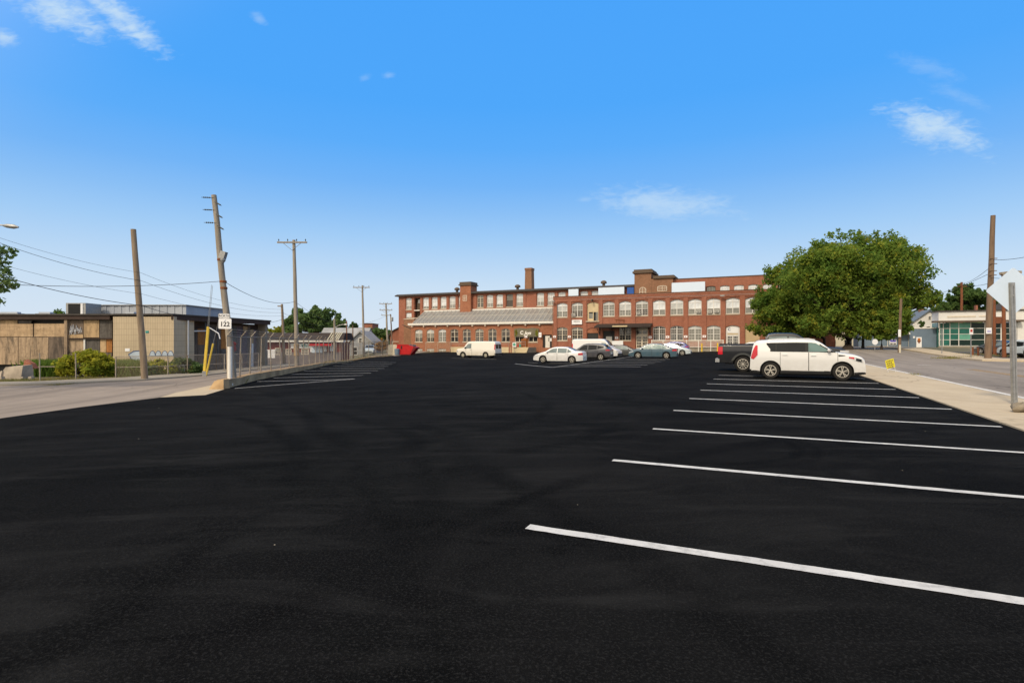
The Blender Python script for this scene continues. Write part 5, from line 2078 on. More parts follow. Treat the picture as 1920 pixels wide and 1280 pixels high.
zz = gz(-24, 44) - .2
side_panel(-.1, 1.02, zz - .3, 3.05, 'fascia_brown', -.1, 'side_wall', .1)
for f0, f1, z0, z1, m in ((0, .16, zz, 2.6, 'beige_shaded'), (.165, .24, zz, 2.5, 'ply_dark'), (.245, .36, 1.3, 2.5, 'ply_orange'), (.245, .36, zz, 1.29, 'ply_dark'), (.365, .44, zz, 2.9, 'ply_grey'), (.445, .50, zz, 2.9, 'ply_dark'),
                          (.505, .62, .95, 2.8, 'ply_orange'), (.505, .62, zz, .94, 'ply_grey'), (.625, .70, zz, 2.9, 'ply_grey'), (.705, .78, zz, 2.9, 'ply_purple'), (.785, .84, zz, 2.4, 'ply_purple'), (.785, .84, 2.41, 2.85, 'ply_tan'),
                          (.845, .88, zz, 2.9, 'ply_dark'), (.885, .925, 1.4, 2.6, 'ply_tan'), (.885, .925, zz, 1.39, 'sign_white'), (.93, .965, zz, 2.6, 'ply_purple'), (.97, 1.0, zz, 2.6, 'ply_dark')):
    side_panel(f0, f1, z0, z1, m, .02)
MB().box(pX(480, 49), pX(500, 49), 48.7, 49.2, zz - .5, 3.1).build('end_wall', 'beige_shaded', shop, NL)
for px, Y, m, r in ((352.3, 38.9, 'white_paint', .07), (385.5, 41.2, 'grey_green', .06), (408, 43.2, 'grey_green', .05)):
    MB().tube([(pX(px, Y), Y, zz - .2), (pX(px, Y), Y, 3.05)], r, 8).build('column', m, shop, NL)
MB().tube([(pX(327, 38.2), 38.2, 2.25), (pX(386, 41.2), 41.2, 2.35)], .05, 6).build('brace', 'white_paint', shop, NL)
# roof slab with brown fascia
roofp = [(-52, 37.62), (pX(211.8, 37.62), 37.62), (pX(211.8, 37.36), 37.36), (-23.25, 37.3), (-21.85, 49.4), (-27.0, 56), (-52, 56)]
MB().slab(roofp, 3.36, 3.46).build('roof', 'roof_dark', shop, NL)
MB().box(-52, pX(211.6), YB - .3, YB - .12, pz(599.3), 3.355).build('fascia', 'fascia_brown', shop, NL)
a, b = Vector((-23.3, 37.35, 0)), Vector((-21.9, 49.3, 0))
w = (b - a).length
o = MB().box(0, w, 0, .12, 3.05, 3.352).build('fascia', 'fascia_brown', shop)
o.location = a + NL
o.rotation_euler = (0, 0, math.atan2(b.y - a.y, b.x - a.x))
# set-back upper part clad in ribbed metal
x0, x1 = pX(150, 44), pX(349, 44)
um = MB()
for k in range(28):
    xa, xb = x0 + (x1 - x0) * k / 28, x0 + (x1 - x0) * (k + 1) / 28
    um.box(xa, xb - .02, 44 + .03 * (k % 2), 50, 3.461, 4.46)
um.build('upper_cladding', 'metal_cladding', shop, NL)
MB().box(x0 - .1, x1 + .1, 43.9, 50, 4.461, 4.52).build('upper_coping', 'galv', shop, NL)
# graffiti on the block wall
gf = MB()


def blob(cx, cy, rx, ry, n=14, mi=0, half=False, y=YW - .006, ins=0):
    pts = []
    for k in range(n):
        t = (pi * k / (n - 1)) if half else 2 * pi * k / n
        pts.append((pX(cx + (rx - ins) * cos(t), YW), y, pz(cy - (ry - ins) * sin(t), YW)))
    gf.add(pts, [tuple(range(n))], mi)


def poly_px(pts, mi, y):
    gf.add([(pX(a, YW), y, pz(c, YW)) for a, c in pts], [tuple(range(len(pts)))], mi)


poly_px([(240, 664), (250, 657.5), (262, 656.5), (265.5, 668), (262, 678), (250, 681), (245, 673)], 0, YW - .005)
poly_px([(242, 665), (251, 659.5), (261, 658.5), (263.8, 668), (260.5, 676.5), (250.8, 679), (247, 672)], 1, YW - .008)
for cx in (286, 297, 309, 320):
    blob(cx, 668, 6, 11, 12, 0, True, YW - .005)
    blob(cx, 668, 6, 11, 12, 1, True, YW - .008, 1.1)
gf.build('graffiti', ['navy_print', 'graffiti_blue'], shop, NL)
MB().box(pX(273, YW), pX(279, YW), YW - .03, YW - .001, pz(624, YW), pz(620, YW)).build('green_plate', 'teal_print', shop, NL)
MB().box(pX(235, YW), pX(243.5, YW), YW - .03, YW - .001, pz(658.5, YW), pz(653, YW)).build('white_plate', 'sign_white', shop, NL)
# graffiti on the dark plywood
tg = MB()
random.seed(5)
for k in range(9):
    x, z = pX(133 + 2.7 * (k % 8)), pz(618 - random.uniform(-3, 4))
    tg.tube([(x, YB - .09, z - .25), (x + .05, YB - .09, z + random.uniform(.0, .3)), (x + .12, YB - .09, z - .2)], .018, 5)
tg.build('graffiti', 'sign_white', shop, NL)
# air handling unit on the roof
t = thing('rooftop_unit', 'grey rooftop air handling unit with dark grille on the boarded shop', 'air conditioner', Vector((pX(142, 42), 42, 3.47)))
w = (pX(161, 42) - pX(124, 42)) / 2
MB().box(-w, w, 0, 1.6, 0, 1.05).build('casing', 'galv', t)
gr = MB().box(-w + .18, w - .42, -.012, -.001, .08, .98)
for k in range(9):
    gr.box(-w + .2, w - .44, -.03, -.013, .1 + k * .1, .13 + k * .1)
gr.build('grille', 'black_trim', t)
MB().box(w - .36, w - .2, -.03, -.001, .05, 1.0).build('cover_strip', 'sign_white', t)
random.seed(9)
for k, (px, py) in enumerate(((80, 588), (12, 587), (240, 588.5))):
    w = (.55, .9, .5)[k]
    t = tag(MB().box(-w, w, 0, .5, 0, .10).box(-w * .7, w * .8, .1, .4, .101, .20).build('roof_scrap', 'metal_cladding', None, Vector((pX(px, 39), 39, 3.465)), random.uniform(-.3, .3)),
            ('pale flat scrap on the shop roof near the air unit', 'pale scrap on the shop roof at the left edge of the photo', 'dark scrap on the roof edge above the beige block wall')[k], 'debris', 'scraps on the shop roof')

# rubble and weeds in front of the shop
t = thing('rubble_pile', 'pile of broken concrete slabs with a red brick lump before the plywood', 'rubble', gp(28, 708))
o = gp(28, 708)
random.seed(14)
MB().add([(-.9, -.2, -.1), (.6, -.3, -.1), (.75, .4, -.1), (-.8, .5, -.1), (-.45, -.1, .62), (.66, -.22, .70), (.7, .35, .75), (-.4, .4, .66)], [(0, 3, 2, 1), (4, 5, 6, 7), (0, 1, 5, 4), (1, 2, 6, 5), (2, 3, 7, 6), (3, 0, 4, 7)]).build('slab', 'rubble', t)
MB().add([(-1.6, -.3, -.1), (-.5, -.4, -.1), (-.4, .4, -.1), (-1.5, .5, -.1), (-1.3, -.1, .18), (-.55, -.2, .42), (-.5, .3, .45), (-1.2, .3, .2)], [(0, 3, 2, 1), (4, 5, 6, 7), (0, 1, 5, 4), (1, 2, 6, 5), (2, 3, 7, 6), (3, 0, 4, 7)]).build('slab', 'rubble', t)
MB().add([(.0, .5, .5), (.7, .5, .5), (.7, .8, .5), (.0, .8, .5), (.05, .55, 1.0), (.45, .5, .85), (.5, .8, .8), (.1, .75, 1.05)], [(0, 3, 2, 1), (4, 5, 6, 7), (0, 1, 5, 4), (1, 2, 6, 5), (2, 3, 7, 6), (3, 0, 4, 7)]).build('brick_lump', 'brick_red', t)
for k in range(9):
    x, y, s_ = random.uniform(-1.7, 1.2), random.uniform(-.7, .1), random.uniform(.06, .16)
    MB().add([(x + s_ * random.uniform(.7, 1.2) * a, y + s_ * random.uniform(.7, 1.2) * b, s_ * random.uniform(.6, 1.1) * c) for a, b, c in ((-1, -1, -1), (1, -1, -1), (1, 1, -1), (-1, 1, -1), (-1, -1, 1), (1, -1, 1), (1, 1, 1), (-1, 1, 1))],
             [(0, 3, 2, 1), (4, 5, 6, 7), (0, 1, 5, 4), (1, 2, 6, 5), (2, 3, 7, 6), (3, 0, 4, 7)]).build('lump', 'rubble', t)


def shrub(name, label, px, Y, w, h, mat, n, leaf, seed, group=None, wide=.6):
    x = pX(px, Y)
    rnd = random.Random(seed)
    t = thing(name, label, 'shrub', Vector((x, Y, gz(x, Y) - .1)), 0, group)
    cl, st = [], MB()
    for k in range(26):
        a = rnd.random() * 2 * pi
        q = rnd.random() ** .6
        cx, cy = cos(a) * q * w * .45, sin(a) * q * w * .45 * wide
        cz = h * (.35 + .5 * (1 - q * q) * rnd.uniform(.6, 1.1))
        s_ = w * rnd.uniform(.08, .16)
        cl.append((cx, cy, cz, s_, s_, s_ * .6))
        if k % 3 == 0:
            st.tube([(cx * .2, cy * .2, 0), (cx * .7, cy * .7, cz * .6), (cx, cy, cz)], [.03, .02, .008], 5)
    for k in range(16):
        a = rnd.random() * 2 * pi
        cl.append((cos(a) * w * .40, sin(a) * w * .36 * wide, h * .22, w * .11, w * .10, h * .2))
    st.build('stems', 'bark', t)
    leaves('foliage', mat, cl, n, leaf, t, seed, .9)
    return t


shrub('shrub', 'large yellow-green spreading shrub before the boarded shop', 163, 34.0, 3.6, 1.75, 'leaf_gold', 7000, .10, 31)
shrub('shrub', 'yellow-topped shrub under the graffiti, right of the leaning bare pole', 298, 34.3, 2.0, 1.2, 'leaf_gold', 2600, .085, 32)
shrub('shrub', 'dark green shrub behind the fence near the white column', 350, 35.2, 2.4, 1.25, 'leaf_shrub', 3400, .085, 33)
shrub('shrub', 'low dark bush beside the leaning bare pole', 285, 33.6, 1.2, .8, 'leaf_dark', 1200, .08, 34)
Lr = lambda a, b, c, d: (gp(a, b).x, gp(a, b).y, gp(c, d).x, gp(c, d).y)
struct(blades('weeds', 'leaf_weed', [Lr(52, 703, 112, 702), Lr(55, 700, 112, 699), Lr(60, 698, 130, 698), Lr(210, 702, 265, 702), Lr(200, 700, 262, 699), Lr(215, 698, 270, 698)], 9000, .85, 3, .22), 'stuff')
struct(blades('dry_grass', 'grass_dry', [Lr(-40, 712, 100, 710), Lr(-40, 716, 60, 714), Lr(100, 708, 215, 707), Lr(140, 710, 225, 709), Lr(225, 708, 330, 706), Lr(100, 722, 135, 719)], 5200, .16, 4, .22), 'stuff')
struct(blades('verge_grass', 'grass_dry', [Lr(1770, 671, 1835, 668), Lr(1860, 668, 1915, 670), Lr(1860, 666, 1915, 668), Lr(1810, 664, 1850, 665)], 4200, .22, 6, .5), 'stuff')
leaves('bush', 'leaf_weed', [(0, 0, .4, .5, .4, .5)], 500, .09, None, 3, loc=(pX(110, 46), 46, 3.4))
tag(bpy.data.objects['bush'], 'small green treetop poking over the shop roof left of the air unit', 'bush')

# low mesh fence before the shop
chain_fence('chain_link_fence', 'low grey mesh fence with middle rail before the beige block wall', [gp(217, 707.5), gp(265, 706.5), gp(312, 704), gp(380, 699.5), gp(440, 696), gp(485, 693.5)], 1.22, 1.45, 'chain_x', mid=True)
for px, py, wh in ((75, 711.5, 'left of the yellow shrub'), (142.5, 709.5, 'in front of the yellow shrub')):
    p = gp(px, py)
    tag(MB().tube([(0, 0, -.2), (-.03, .0, 1.4)], .032, 7).tube([(-.03, 0, 1.4), (-.03, 0, 1.44)], .04, 7).build('fence_post', 'fence_metal', None, p), 'single bare metal fence post ' + wh, 'post', 'bare fence posts')
tag(MB().tube([(0, 0, .55), (2.0, .6, .52)], .022, 6).tube([(0, 0, -.1), (0, 0, .56)], .025, 6).tube([(2.0, .6, -.1), (2.0, .6, .53)], .025, 6).build('rail_fence', 'fence_metal', None, gp(62, 704)), 'short rusty rail fence in the weeds left of the yellow shrub', 'fence')

# ------------------------------------------------------------------ wall and tall fence along the street side of the lot
wt_ = thing('retaining_wall', 'low stained concrete wall along the left edge of the lot', 'wall', WALL[0])
wl_ = MB()
pts = WALL + [far_l]
random.seed(2)
fine = []
for i in range(len(pts) - 1):
    n = max(2, int((pts[i + 1] - pts[i]).length / .8))
    for k in range(n):
        fine.append(pts[i].lerp(pts[i + 1], k / n))
fine.append(pts[-1])
hgt = [.38 - .26 * ss(0, 1, i / (len(fine) - 1)) + random.uniform(-.02, .02) for i in range(len(fine))]
for i in range(len(fine) - 1):
    a, b = fine[i] - WALL[0], fine[i + 1] - WALL[0]
    za, zb2 = a.z + hgt[i], b.z + hgt[i + 1]
    w_ = Vector((-.42, 0, 0))
    wl_.add([(a.x, a.y, a.z - .2), (b.x, b.y, b.z - .2), (b.x, b.y, zb2), (a.x, a.y, za), (a.x + w_.x, a.y, a.z - .2), (b.x + w_.x, b.y, b.z - .2), (b.x + w_.x, b.y, zb2), (a.x + w_.x, a.y, za)],
            [(0, 1, 2, 3), (5, 4, 7, 6), (3, 2, 6, 7)] + ([(4, 0, 3, 7)] if i == 0 else []))
wl_.build('wall_body', 'wall_concrete', wt_)
wo = WALL[0]
MB().add([(-.75, -.25, -.2), (.05, -.3, -.2), (.05, .3, -.2), (-.7, .35, -.2), (-.45, -.12, .36), (-.02, -.18, .43), (-.02, .25, .43), (-.42, .25, .34)], [(0, 3, 2, 1), (4, 5, 6, 7), (0, 1, 5, 4), (1, 2, 6, 5), (2, 3, 7, 6), (3, 0, 4, 7)]).build('wall_end', 'wall_concrete', wt_)
fpts = [Vector((p.x - .2, p.y, p.z + h_)) for p, h_ in zip(fine, hgt)]
chain_fence('chain_link_fence', 'tall leaning chain-link fence with barbed wire on the concrete wall', fpts[1:], 1.95, 1.9, 'chain_y', arms=True, lean=.09, pr=.035, metal='fence_metal')
struct(blades('wall_weeds', 'grass_dry', [(fine[i].x - .3, fine[i].y, fine[i + 1].x - .3, fine[i + 1].y) for i in range(3, len(fine) - 1)], 2600, .38, 12, .12), 'stuff')
p = at(509, 671, 33.5)
tag(MB().box(-.22, .22, -.02, .02, 0, .5).tube([(-.3, .05, .48), (.3, .05, .52)], .02, 5).build('blank_notice', 'sign_white', None, p), 'blank white board hung on the tall chain-link fence', 'sign')
tag(MB().lathe([(.02, 0), (.10, .12), (.07, .3), (.11, .42), (.03, .5)], 8).build('red_rag', 'red_paint', None, at(439, 660, 26)), 'red rag hanging on the fence beside the white pole sleeve', 'rag')

# ------------------------------------------------------------------ utility poles on the left
def pole(name, label, base, top, r0, r1, mat, group='utility poles'):
    t = thing(name, label, 'pole', base, 0, group)
    b, e = Vector((0, 0, 0)), Vector(top) - Vector(base)
    n = 7
    rnd = random.Random(len(label))
    pts = [b.lerp(e, k / n) + (Vector((rnd.uniform(-.02, .02), rnd.uniform(-.02, .02), 0)) if 0 < k < n else Vector()) for k in range(n + 1)]
    pts[0].z -= .3
    MB().tube(pts, [r0 + (r1 - r0) * k / n for k in range(n + 1)], 12).build('shaft', mat, t, smooth=50)
    return t


def crossarm(t, base, c, w, tilt=0.0, brace=True, n=4, mat='wood_pole_grey', rz=0.0):
    c = Vector(c) - Vector(base)
    T = Matrix.Translation(c) @ Matrix.Rotation(rz, 4, 'Z')
    arm = MB().box(-w / 2, w / 2, -.2, -.08, -.06, .06, 0, T)
    a = arm.build('crossarm', mat, t)
    if brace:
        MB().tube([T @ Vector((-w * .3, -.15, -.05)), T @ Vector((0, -.15, -.65)), T @ Vector((w * .3, -.15, -.05))], .022, 5).build('brace', 'galv', t)
    for k in range(n):
        x = -w / 2 + .12 + (w - .24) * k / (n - 1)
        if abs(x) < .1:
            continue
        q = T @ Vector((x, -.14, .06))
        MB().lathe([(.015, 0), (.02, .08), (.05, .09), (.05, .14), (.03, .15), (.045, .19), (.02, .22)], 8, 'z', q).build('insulator', 'insulator', a)


def wire(p, q, sag, r=.012):
    p, q = Vector(p), Vector(q)
    return [p.lerp(q, k / 14) - Vector((0, 0, sag * 4 * (k / 14) * (1 - k / 14))) for k in range(15)], r


WIRES = []
b1 = gp(272, 712)
t1 = at(250, 430, b1.y)
pole('utility_pole', 'bare weathered wooden pole leaning left before the beige wall', b1, t1, .17, .13, 'wood_pole')
Y2 = 25.4
b2_, t2_ = at(438.5, 716, Y2 + .4), at(401, 366, Y2 + .4)
p2 = pole('utility_pole', 'tall leaning wooden pole carrying the route sign beside the lot', b2_, t2_, .165, .115, 'wood_pole_grey')
for k, (yy, sd) in enumerate(((371, -1), (378, 1), (394, -1), (401, 1), (418, -1), (423, 1))):
    fpx = 401 + (438.5 - 401) * (yy - 366) / 350
    a = at(fpx, yy, Y2 + .3) - b2_
    e = a + Vector((sd * (.55 if sd < 0 else .38), -.1, -.0 if sd < 0 else -.22))
    mb = MB().tube([a, e], .012, 5)
    for f in (.35, .5, .65, .8):
        c = a.lerp(e, f)
        mb.tube([c - (e - a) * .04, c + (e - a) * .04], .035, 7)
    mb.build('strain_insulator', 'insulator', p2)
c = at(418, 480, Y2 + .1) - b2_
MB().box(-.12, .12, -.12, .12, -.12, .22, 0, Matrix.Translation(c) @ Matrix.Rotation(.3, 4, 'Y')).lathe([(.05, -.32), (.12, -.2), (.12, -.12)], 10, 'z', c).build('floodlight', 'steel_grey', p2)
for yy in (487, 528, 540, 604):
    fpx = 401 + (438.5 - 401) * (yy - 366) / 350
    q = at(fpx, yy, Y2 + .4) - b2_
    MB().lathe([(.155, -.05), (.16, 0), (.155, .05)], 12, 'z', q).build('band', 'rust', p2)
sl_ = thing('pole_sleeve', 'white painted pipe standing against the leaning route-sign pole', 'pipe', at(431, 731, 24.9))
MB().tube([(0, 0, -.1), (0, 0, 1.98)], .1, 12).build('pipe', 'white_paint', sl_, smooth=50)
MB().lathe([(.1, .20), (.135, .22), (.135, .30), (.1, .32)], 12).build('collar', 'white_paint', sl_)
# route signs
for nm, lab, px0, px1, py0, py1, txt, sz in (('direction_sign', 'small white NORTH sign plate above the route number', 409.8, 431.2, 587.8, 596.6, 'NORTH', .135), ('route_sign', 'white square route sign reading 122 on the leaning pole', 410, 434, 597.2, 616.3, '122', .30)):
    Ys = 25.05
    cx, cz = pX((px0 + px1) / 2, Ys), pz((py0 + py1) / 2, Ys)
    w, h_ = (pX(px1, Ys) - pX(px0, Ys)) / 2, (pz(py0, Ys) - pz(py1, Ys)) / 2
    t = thing(nm, lab, 'sign', Vector((cx, Ys, cz)), .0)
    t.rotation_euler = (0, radians(1.5), 0)
    r = .03
    oct_ = [(-w + r, -h_), (w - r, -h_), (w, -h_ + r), (w, h_ - r), (w - r, h_), (-w + r, h_), (-w, h_ - r), (-w, -h_ + r)]
    MB().prism(oct_, -.012, 0).build('plate', 'sign_white', t)
    if txt == 'NORTH':
        k = .93
        mb = MB()
        for (xa, xb, za, zb3) in ((-w * k, w * k, h_ * .80, h_ * .86), (-w * k, w * k, -h_ * .86, -h_ * .80), (-w * k, -w * k + .012, -h_ * .86, h_ * .86), (w * k - .012, w * k, -h_ * .86, h_ * .86)):
            mb.box(xa, xb, -.016, -.0125, za, zb3)
        mb.build('border', 'black_print', t)
    put('letters', text_mesh(txt, sz, 'black_print', .002, .001 if txt == 'NORTH' else .006), t, (0, -.016, 0 if txt == 'NORTH' else -.03))
    if txt == '122':
        MB().box(-.03, .03, -.015, -.0125, .13, .15).box(.01, .05, -.015, -.0125, .155, .17).build('worn_mark', 'navy_print', t)
# guy wires with yellow guards
for k, (pa, pb, lab) in enumerate((((381.5, 697), (389.5, 612), 'left one of the twin upright yellow guy wire guards'), ((383.5, 697), (391.5, 613), 'right one of the twin upright yellow guy wire guards'), ((386, 698), (399.7, 644), 'slanting yellow guy wire guard beside the twin guards'))):
    Yg = 33.0
    a, b = at(pa[0], pa[1] + 2, Yg), at(pb[0], pb[1], Yg)
    t = thing('guy_wire', lab, 'guy wire', a, 0, 'guy wires beside the low fence')
    MB().tube([(0, 0, -.2), b - a], .055, 8).build('guard', 'guard_yellow', t)
    MB().tube([b - a, (b - a) * (1.9 if k < 2 else 1.8)], .012, 5).build('strand', 'galv', t)
    MB().tube([(0, 0, -.2), (0, 0, .12)], .07, 8).build('anchor', 'galv', t)
mb = MB().tube([at(388, 619, 33) - at(388, 619, 33), at(392.5, 614, 33) - at(388, 619, 33), at(410, 625, 33) - at(388, 619, 33), at(412.5, 635, 33) - at(388, 619, 33)], .03, 6)
tag(mb.build('bent_pipe', 'sign_white', None, at(388, 619, 33)), 'bent white pipe bracket hanging by the yellow guards', 'pipe')

Y3 = 45.0
b3 = at(557, 690, Y3)
t3 = at(551, 450, Y3)
p3 = pole('utility_pole', 'tall grey pole with one wide crossarm behind the chain-link fence', b3, t3, .19, .12, 'wood_pole_grey')
crossarm(p3, b3, at(549, 455, Y3), 2.45)
MB().lathe([(.2, -.5), (.24, -.45), (.22, -.2), (.25, .0), (.22, .2), (.24, .45), (.2, .5)], 10, 'z', at(556, 656, Y3) - b3).build('wrap', 'ply_tan', p3)
b4 = at(533.5, 692, 50)
t4 = at(528.5, 570, 50)
p4 = pole('utility_pole', 'short brown pole left of the crossarm pole, before the red store', b4, t4, .15, .10, 'wood_pole')
MB().box(-.35, .0, -.15, -.05, -.05, .05, 0, Matrix.Translation(at(528.7, 574, 50) - b4)).build('bracket', 'wood_pole', p4)
b5 = at(627, 668, 70)
p5 = pole('lamp_pole', 'grey street lamp pole with curved arm before the red store', b5, at(627, 597, 70), .16, .12, 'wood_pole_grey')
MB().tube([at(628, 614, 69.8) - b5, at(636, 609.5, 69.8) - b5, at(645, 608, 69.8) - b5], .04, 6).build('lamp_arm', 'galv', p5)
MB().lathe([(.03, -.08), (.2, -.06), (.24, 0), (.1, .1), (.03, .12)], 10, 'z', at(648, 608.5, 69.8) - b5).build('lamp_head', 'white_paint', p5)
b6 = at(682.5, 668, 80)
p6 = pole('utility_pole', 'slim grey pole with a single braced crossarm left of the mill', b6, at(679.5, 535, 80), .19, .12, 'wood_pole_grey')
crossarm(p6, b6, at(678, 539, 80), 2.45, n=4)
b7 = at(727.5, 662, 104)
p7 = pole('utility_pole', 'pale pole with two stacked crossarms just left of the mill', b7, at(723.5, 568, 104), .22, .14, 'wood_pole_grey')
crossarm(p7, b7, at(723.5, 569.5, 104), 2.45)
crossarm(p7, b7, at(724, 581.5, 104), 2.45)
crossarm(p7, b7, at(724, 591, 104), 1.8, brace=False, n=3)
b8 = at(735.5, 664, 100)
p8 = pole('utility_pole', 'thin dark pole right of the double crossarm pole', b8, at(732.5, 589, 100), .15, .1, 'wood_pole_dark')
MB().lathe([(.22, 0), (.25, .1), (.25, .7), (.2, .8)], 10, 'z', at(735, 602.5, 99.6) - b8).build('transformer', 'steel_grey', p8)
b9 = at(650.5, 668, 76)
pole('utility_pole', 'thin rusty pole right of the street lamp pole', b9, at(650, 601, 76), .10, .07, 'rust_post')
b10 = at(662.5, 668, 84)
pole('utility_pole', 'thin grey pole before the grey-roofed house', b10, at(661.5, 609, 84), .11, .08, 'wood_pole_dark')

LABS = ['topmost thin wire from the left edge to the bare leaning pole',
        'second wire from the left edge to the bare leaning pole',
        'third wire from the left edge to the bare leaning pole',
        'thick lowest cable from the left edge to the bare leaning pole',
        'thick cable from the bare leaning pole down to the shop roof',
        'level cable from the left edge to the tall route-sign pole',
        'sagging cable from the route-sign pole to the wide crossarm pole',
        'cable from the wide crossarm pole to the street lamp pole',
        'upper thin wire from the bare leaning pole to the short brown pole',
        'middle wire from the bare leaning pole to the short brown pole',
        'lower thin wire from the bare leaning pole to the short brown pole',
        'short cable from the shop roof corner to the short brown pole',
        'upper wire from the short brown pole to the street lamp pole',
        'lower wire from the short brown pole to the street lamp pole',
        'wire from the street lamp pole to the double crossarm pole by the mill']
lst = [(at(-80, 418, 24), at(263, 511, b1.y), .25, .010), (at(-80, 425, 24), at(264, 526, b1.y), .28, .016), (at(-80, 472, 24), at(266, 551, b1.y), .2, .010), (at(-80, 492, 24), at(268, 573, b1.y), .25, .024),
       (at(268, 573, b1.y), at(342, 592, 40), .08, .024), (at(-80, 528, 22), at(417, 527, Y2 + .4), .22, .018), (at(419, 527, Y2 + .4), at(553, 565, Y3), .5, .020), (at(553, 565, Y3), at(627, 606, 70), .3, .018),
       (at(263, 511, b1.y), at(529, 580, 50), .5, .011), (at(264, 526, b1.y), at(530, 586, 50), .5, .013), (at(266, 551, b1.y), at(530, 592, 50), .4, .011), (at(498, 604, 49), at(530, 598, 50), .1, .02),
       (at(530, 586, 50), at(627, 612, 70), .4, .015), (at(530, 592, 50), at(627, 618, 70), .4, .015), (at(627, 612, 70), at(724, 592, 104), .5, .018)]
for (p, q, sag, r), lab in zip(lst, LABS):
    pts_, r = wire(Vector((0, 0, 0)), q - p, sag, r * .65)
    tag(MB().tube(pts_, r, 5).build('overhead_wire', 'wire', None, p), lab, 'wire', 'overhead wires on the left')

# street lamp reaching in from the left, and the tree beside it
bl_ = at(-150, 712, 24)
t = thing('street_lamp', 'cobra-head street lamp arm reaching in at the left edge', 'street lamp', bl_)
MB().tube([(0, 0, -.2), (0, 0, 6.4)], [.09, .06], 10).build('pole', 'galv', t)
e = at(5, 422, 24) - bl_
MB().tube([(0, 0, 6.2), Vector((0, 0, 6.6)).lerp(e, .5) + Vector((0, 0, .1)), e], .03, 8).build('arm', 'galv', t)
h_ = at(4, 422.5, 24) - bl_
h2 = at(35, 426, 24) - bl_
MB().tube([h_, h_.lerp(h2, .3), h_.lerp(h2, .7), h2], [.03, .09, .10, .03], 10).build('lamp_head', 'galv', t, smooth=50)
tb = at(-210, 715, 22)
t = thing('street_tree', 'tree at the left edge with a few leafy twigs in view', 'tree', tb)
tm = MB().tube([(0, 0, -.3), (.1, 0, 2), (.2, 0, 4.5)], [.22, .18, .1], 9)
cl = []
for px, py, r in ((4, 468, .30), (18, 476, .22), (0, 490, .3), (24, 470, .16), (6, 518, .34), (20, 531, .26), (2, 538, .32), (27, 535, .17), (-3, 566, .24), (12, 505, .2), (-20, 480, .4), (-30, 530, .5), (-60, 500, .8), (-90, 450, .9), (-100, 540, .9), (-150, 480, 1.2), (-200, 430, 1.2), (-240, 500, 1.2), (-180, 560, .8)):
    c = at(px, py, 22) - tb
    cl.append((c.x, c.y, c.z, r, r, r * .8))
    if px > -40:
        tm.tube([(.2, 0, 3.8), c * .6 + Vector((.1, 0, 1.3)), c], [.05, .02, .006], 5)
tm.build('trunk', 'bark', t)
leaves('crown', 'leaf_mid', cl, 9000, .085, t, 77)

# ------------------------------------------------------------------ red store and what stands behind it
YS = 75.0
sb = Vector((pX(570, YS), YS, gz(pX(570, YS), YS)))
SNL = -sb
st = thing('red_store', 'low red store with dark shingled mansard roof and white gutter', 'building', sb)
x0, x1 = pX(470, YS), pX(640, YS)
MB().box(x0, x1, YS, YS + 4, -2.4, 1.45).build('wall', 'store_red', st, SNL)
MB().box(x0, x1, YS - .08, YS - .001, -2.4, pz(660, YS)).build('plinth', 'grey_block', st, SNL)
MB().prism_x([(YS - .6, 1.72), (YS + .5, 2.75), (YS + 3.5, 2.75), (YS + 4.6, 1.72)], x0 - .4, x1 + .4).build('mansard_roof', 'shingle_dark', st, SNL)
MB().box(x0 - .5, x1 + .5, YS - .75, YS + .2, 1.46, 1.715).build('gutter', 'white_paint', st, SNL)
for px in (617, 621.5, 625, 629, 632.5, 636):
    a, b = Vector((pX(px, YS), YS - .62, 1.76)), Vector((pX(px + 4, YS), YS + .52, 2.8))
    MB().tube([a, b], .07, 5).build('roof_batten', 'siding_cream', st, SNL)
for px0, px1, py0, py1, k in ((516, 527.5, 652, 665, 'store'), (536, 547, 654, 665, 'store'), (565, 579, 654, 664.5, 'store')):
    w, h_ = pX(px1, YS) - pX(px0, YS), pz(py0, YS) - pz(py1, YS)
    o = window(st, (pX(px0, YS) + pX(px1, YS)) / 2 - sb.x, -.1, pz(py1, YS) - sb.z, w, h_, 0, k, False)
bn = MB().box(pX(561, YS), pX(582, YS), YS - .14, YS - .09, pz(652.5, YS), pz(643.5, YS)).build('banner', 'sign_white', st, SNL)
put('letters', text_mesh('Mic', .62, 'teal_print', .004, .012), bn, (pX(572, YS), YS - .145, pz(648.4, YS)))
for px0, px1, py0, py1, m in ((582, 585, 647, 660, 'sign_white'), (585, 605, 648, 661, 'board_blank'), (606.5, 613, 647, 659, 'sign_white'), (619, 627, 646, 658, 'board_blank'), (545.5, 552, 643.5, 653, 'sign_white')):
    MB().box(pX(px0, YS), pX(px1, YS), YS - .13, YS - .085, pz(py1, YS), pz(py0, YS)).build('shutter', m, st, SNL)
MB().prism_x([(YS - 1.1, 1.05), (YS - .1, 1.35), (YS - .1, 1.28), (YS - 1.1, .95)], pX(584, YS), pX(626, YS)).build('awning', 'red_paint', st, SNL)


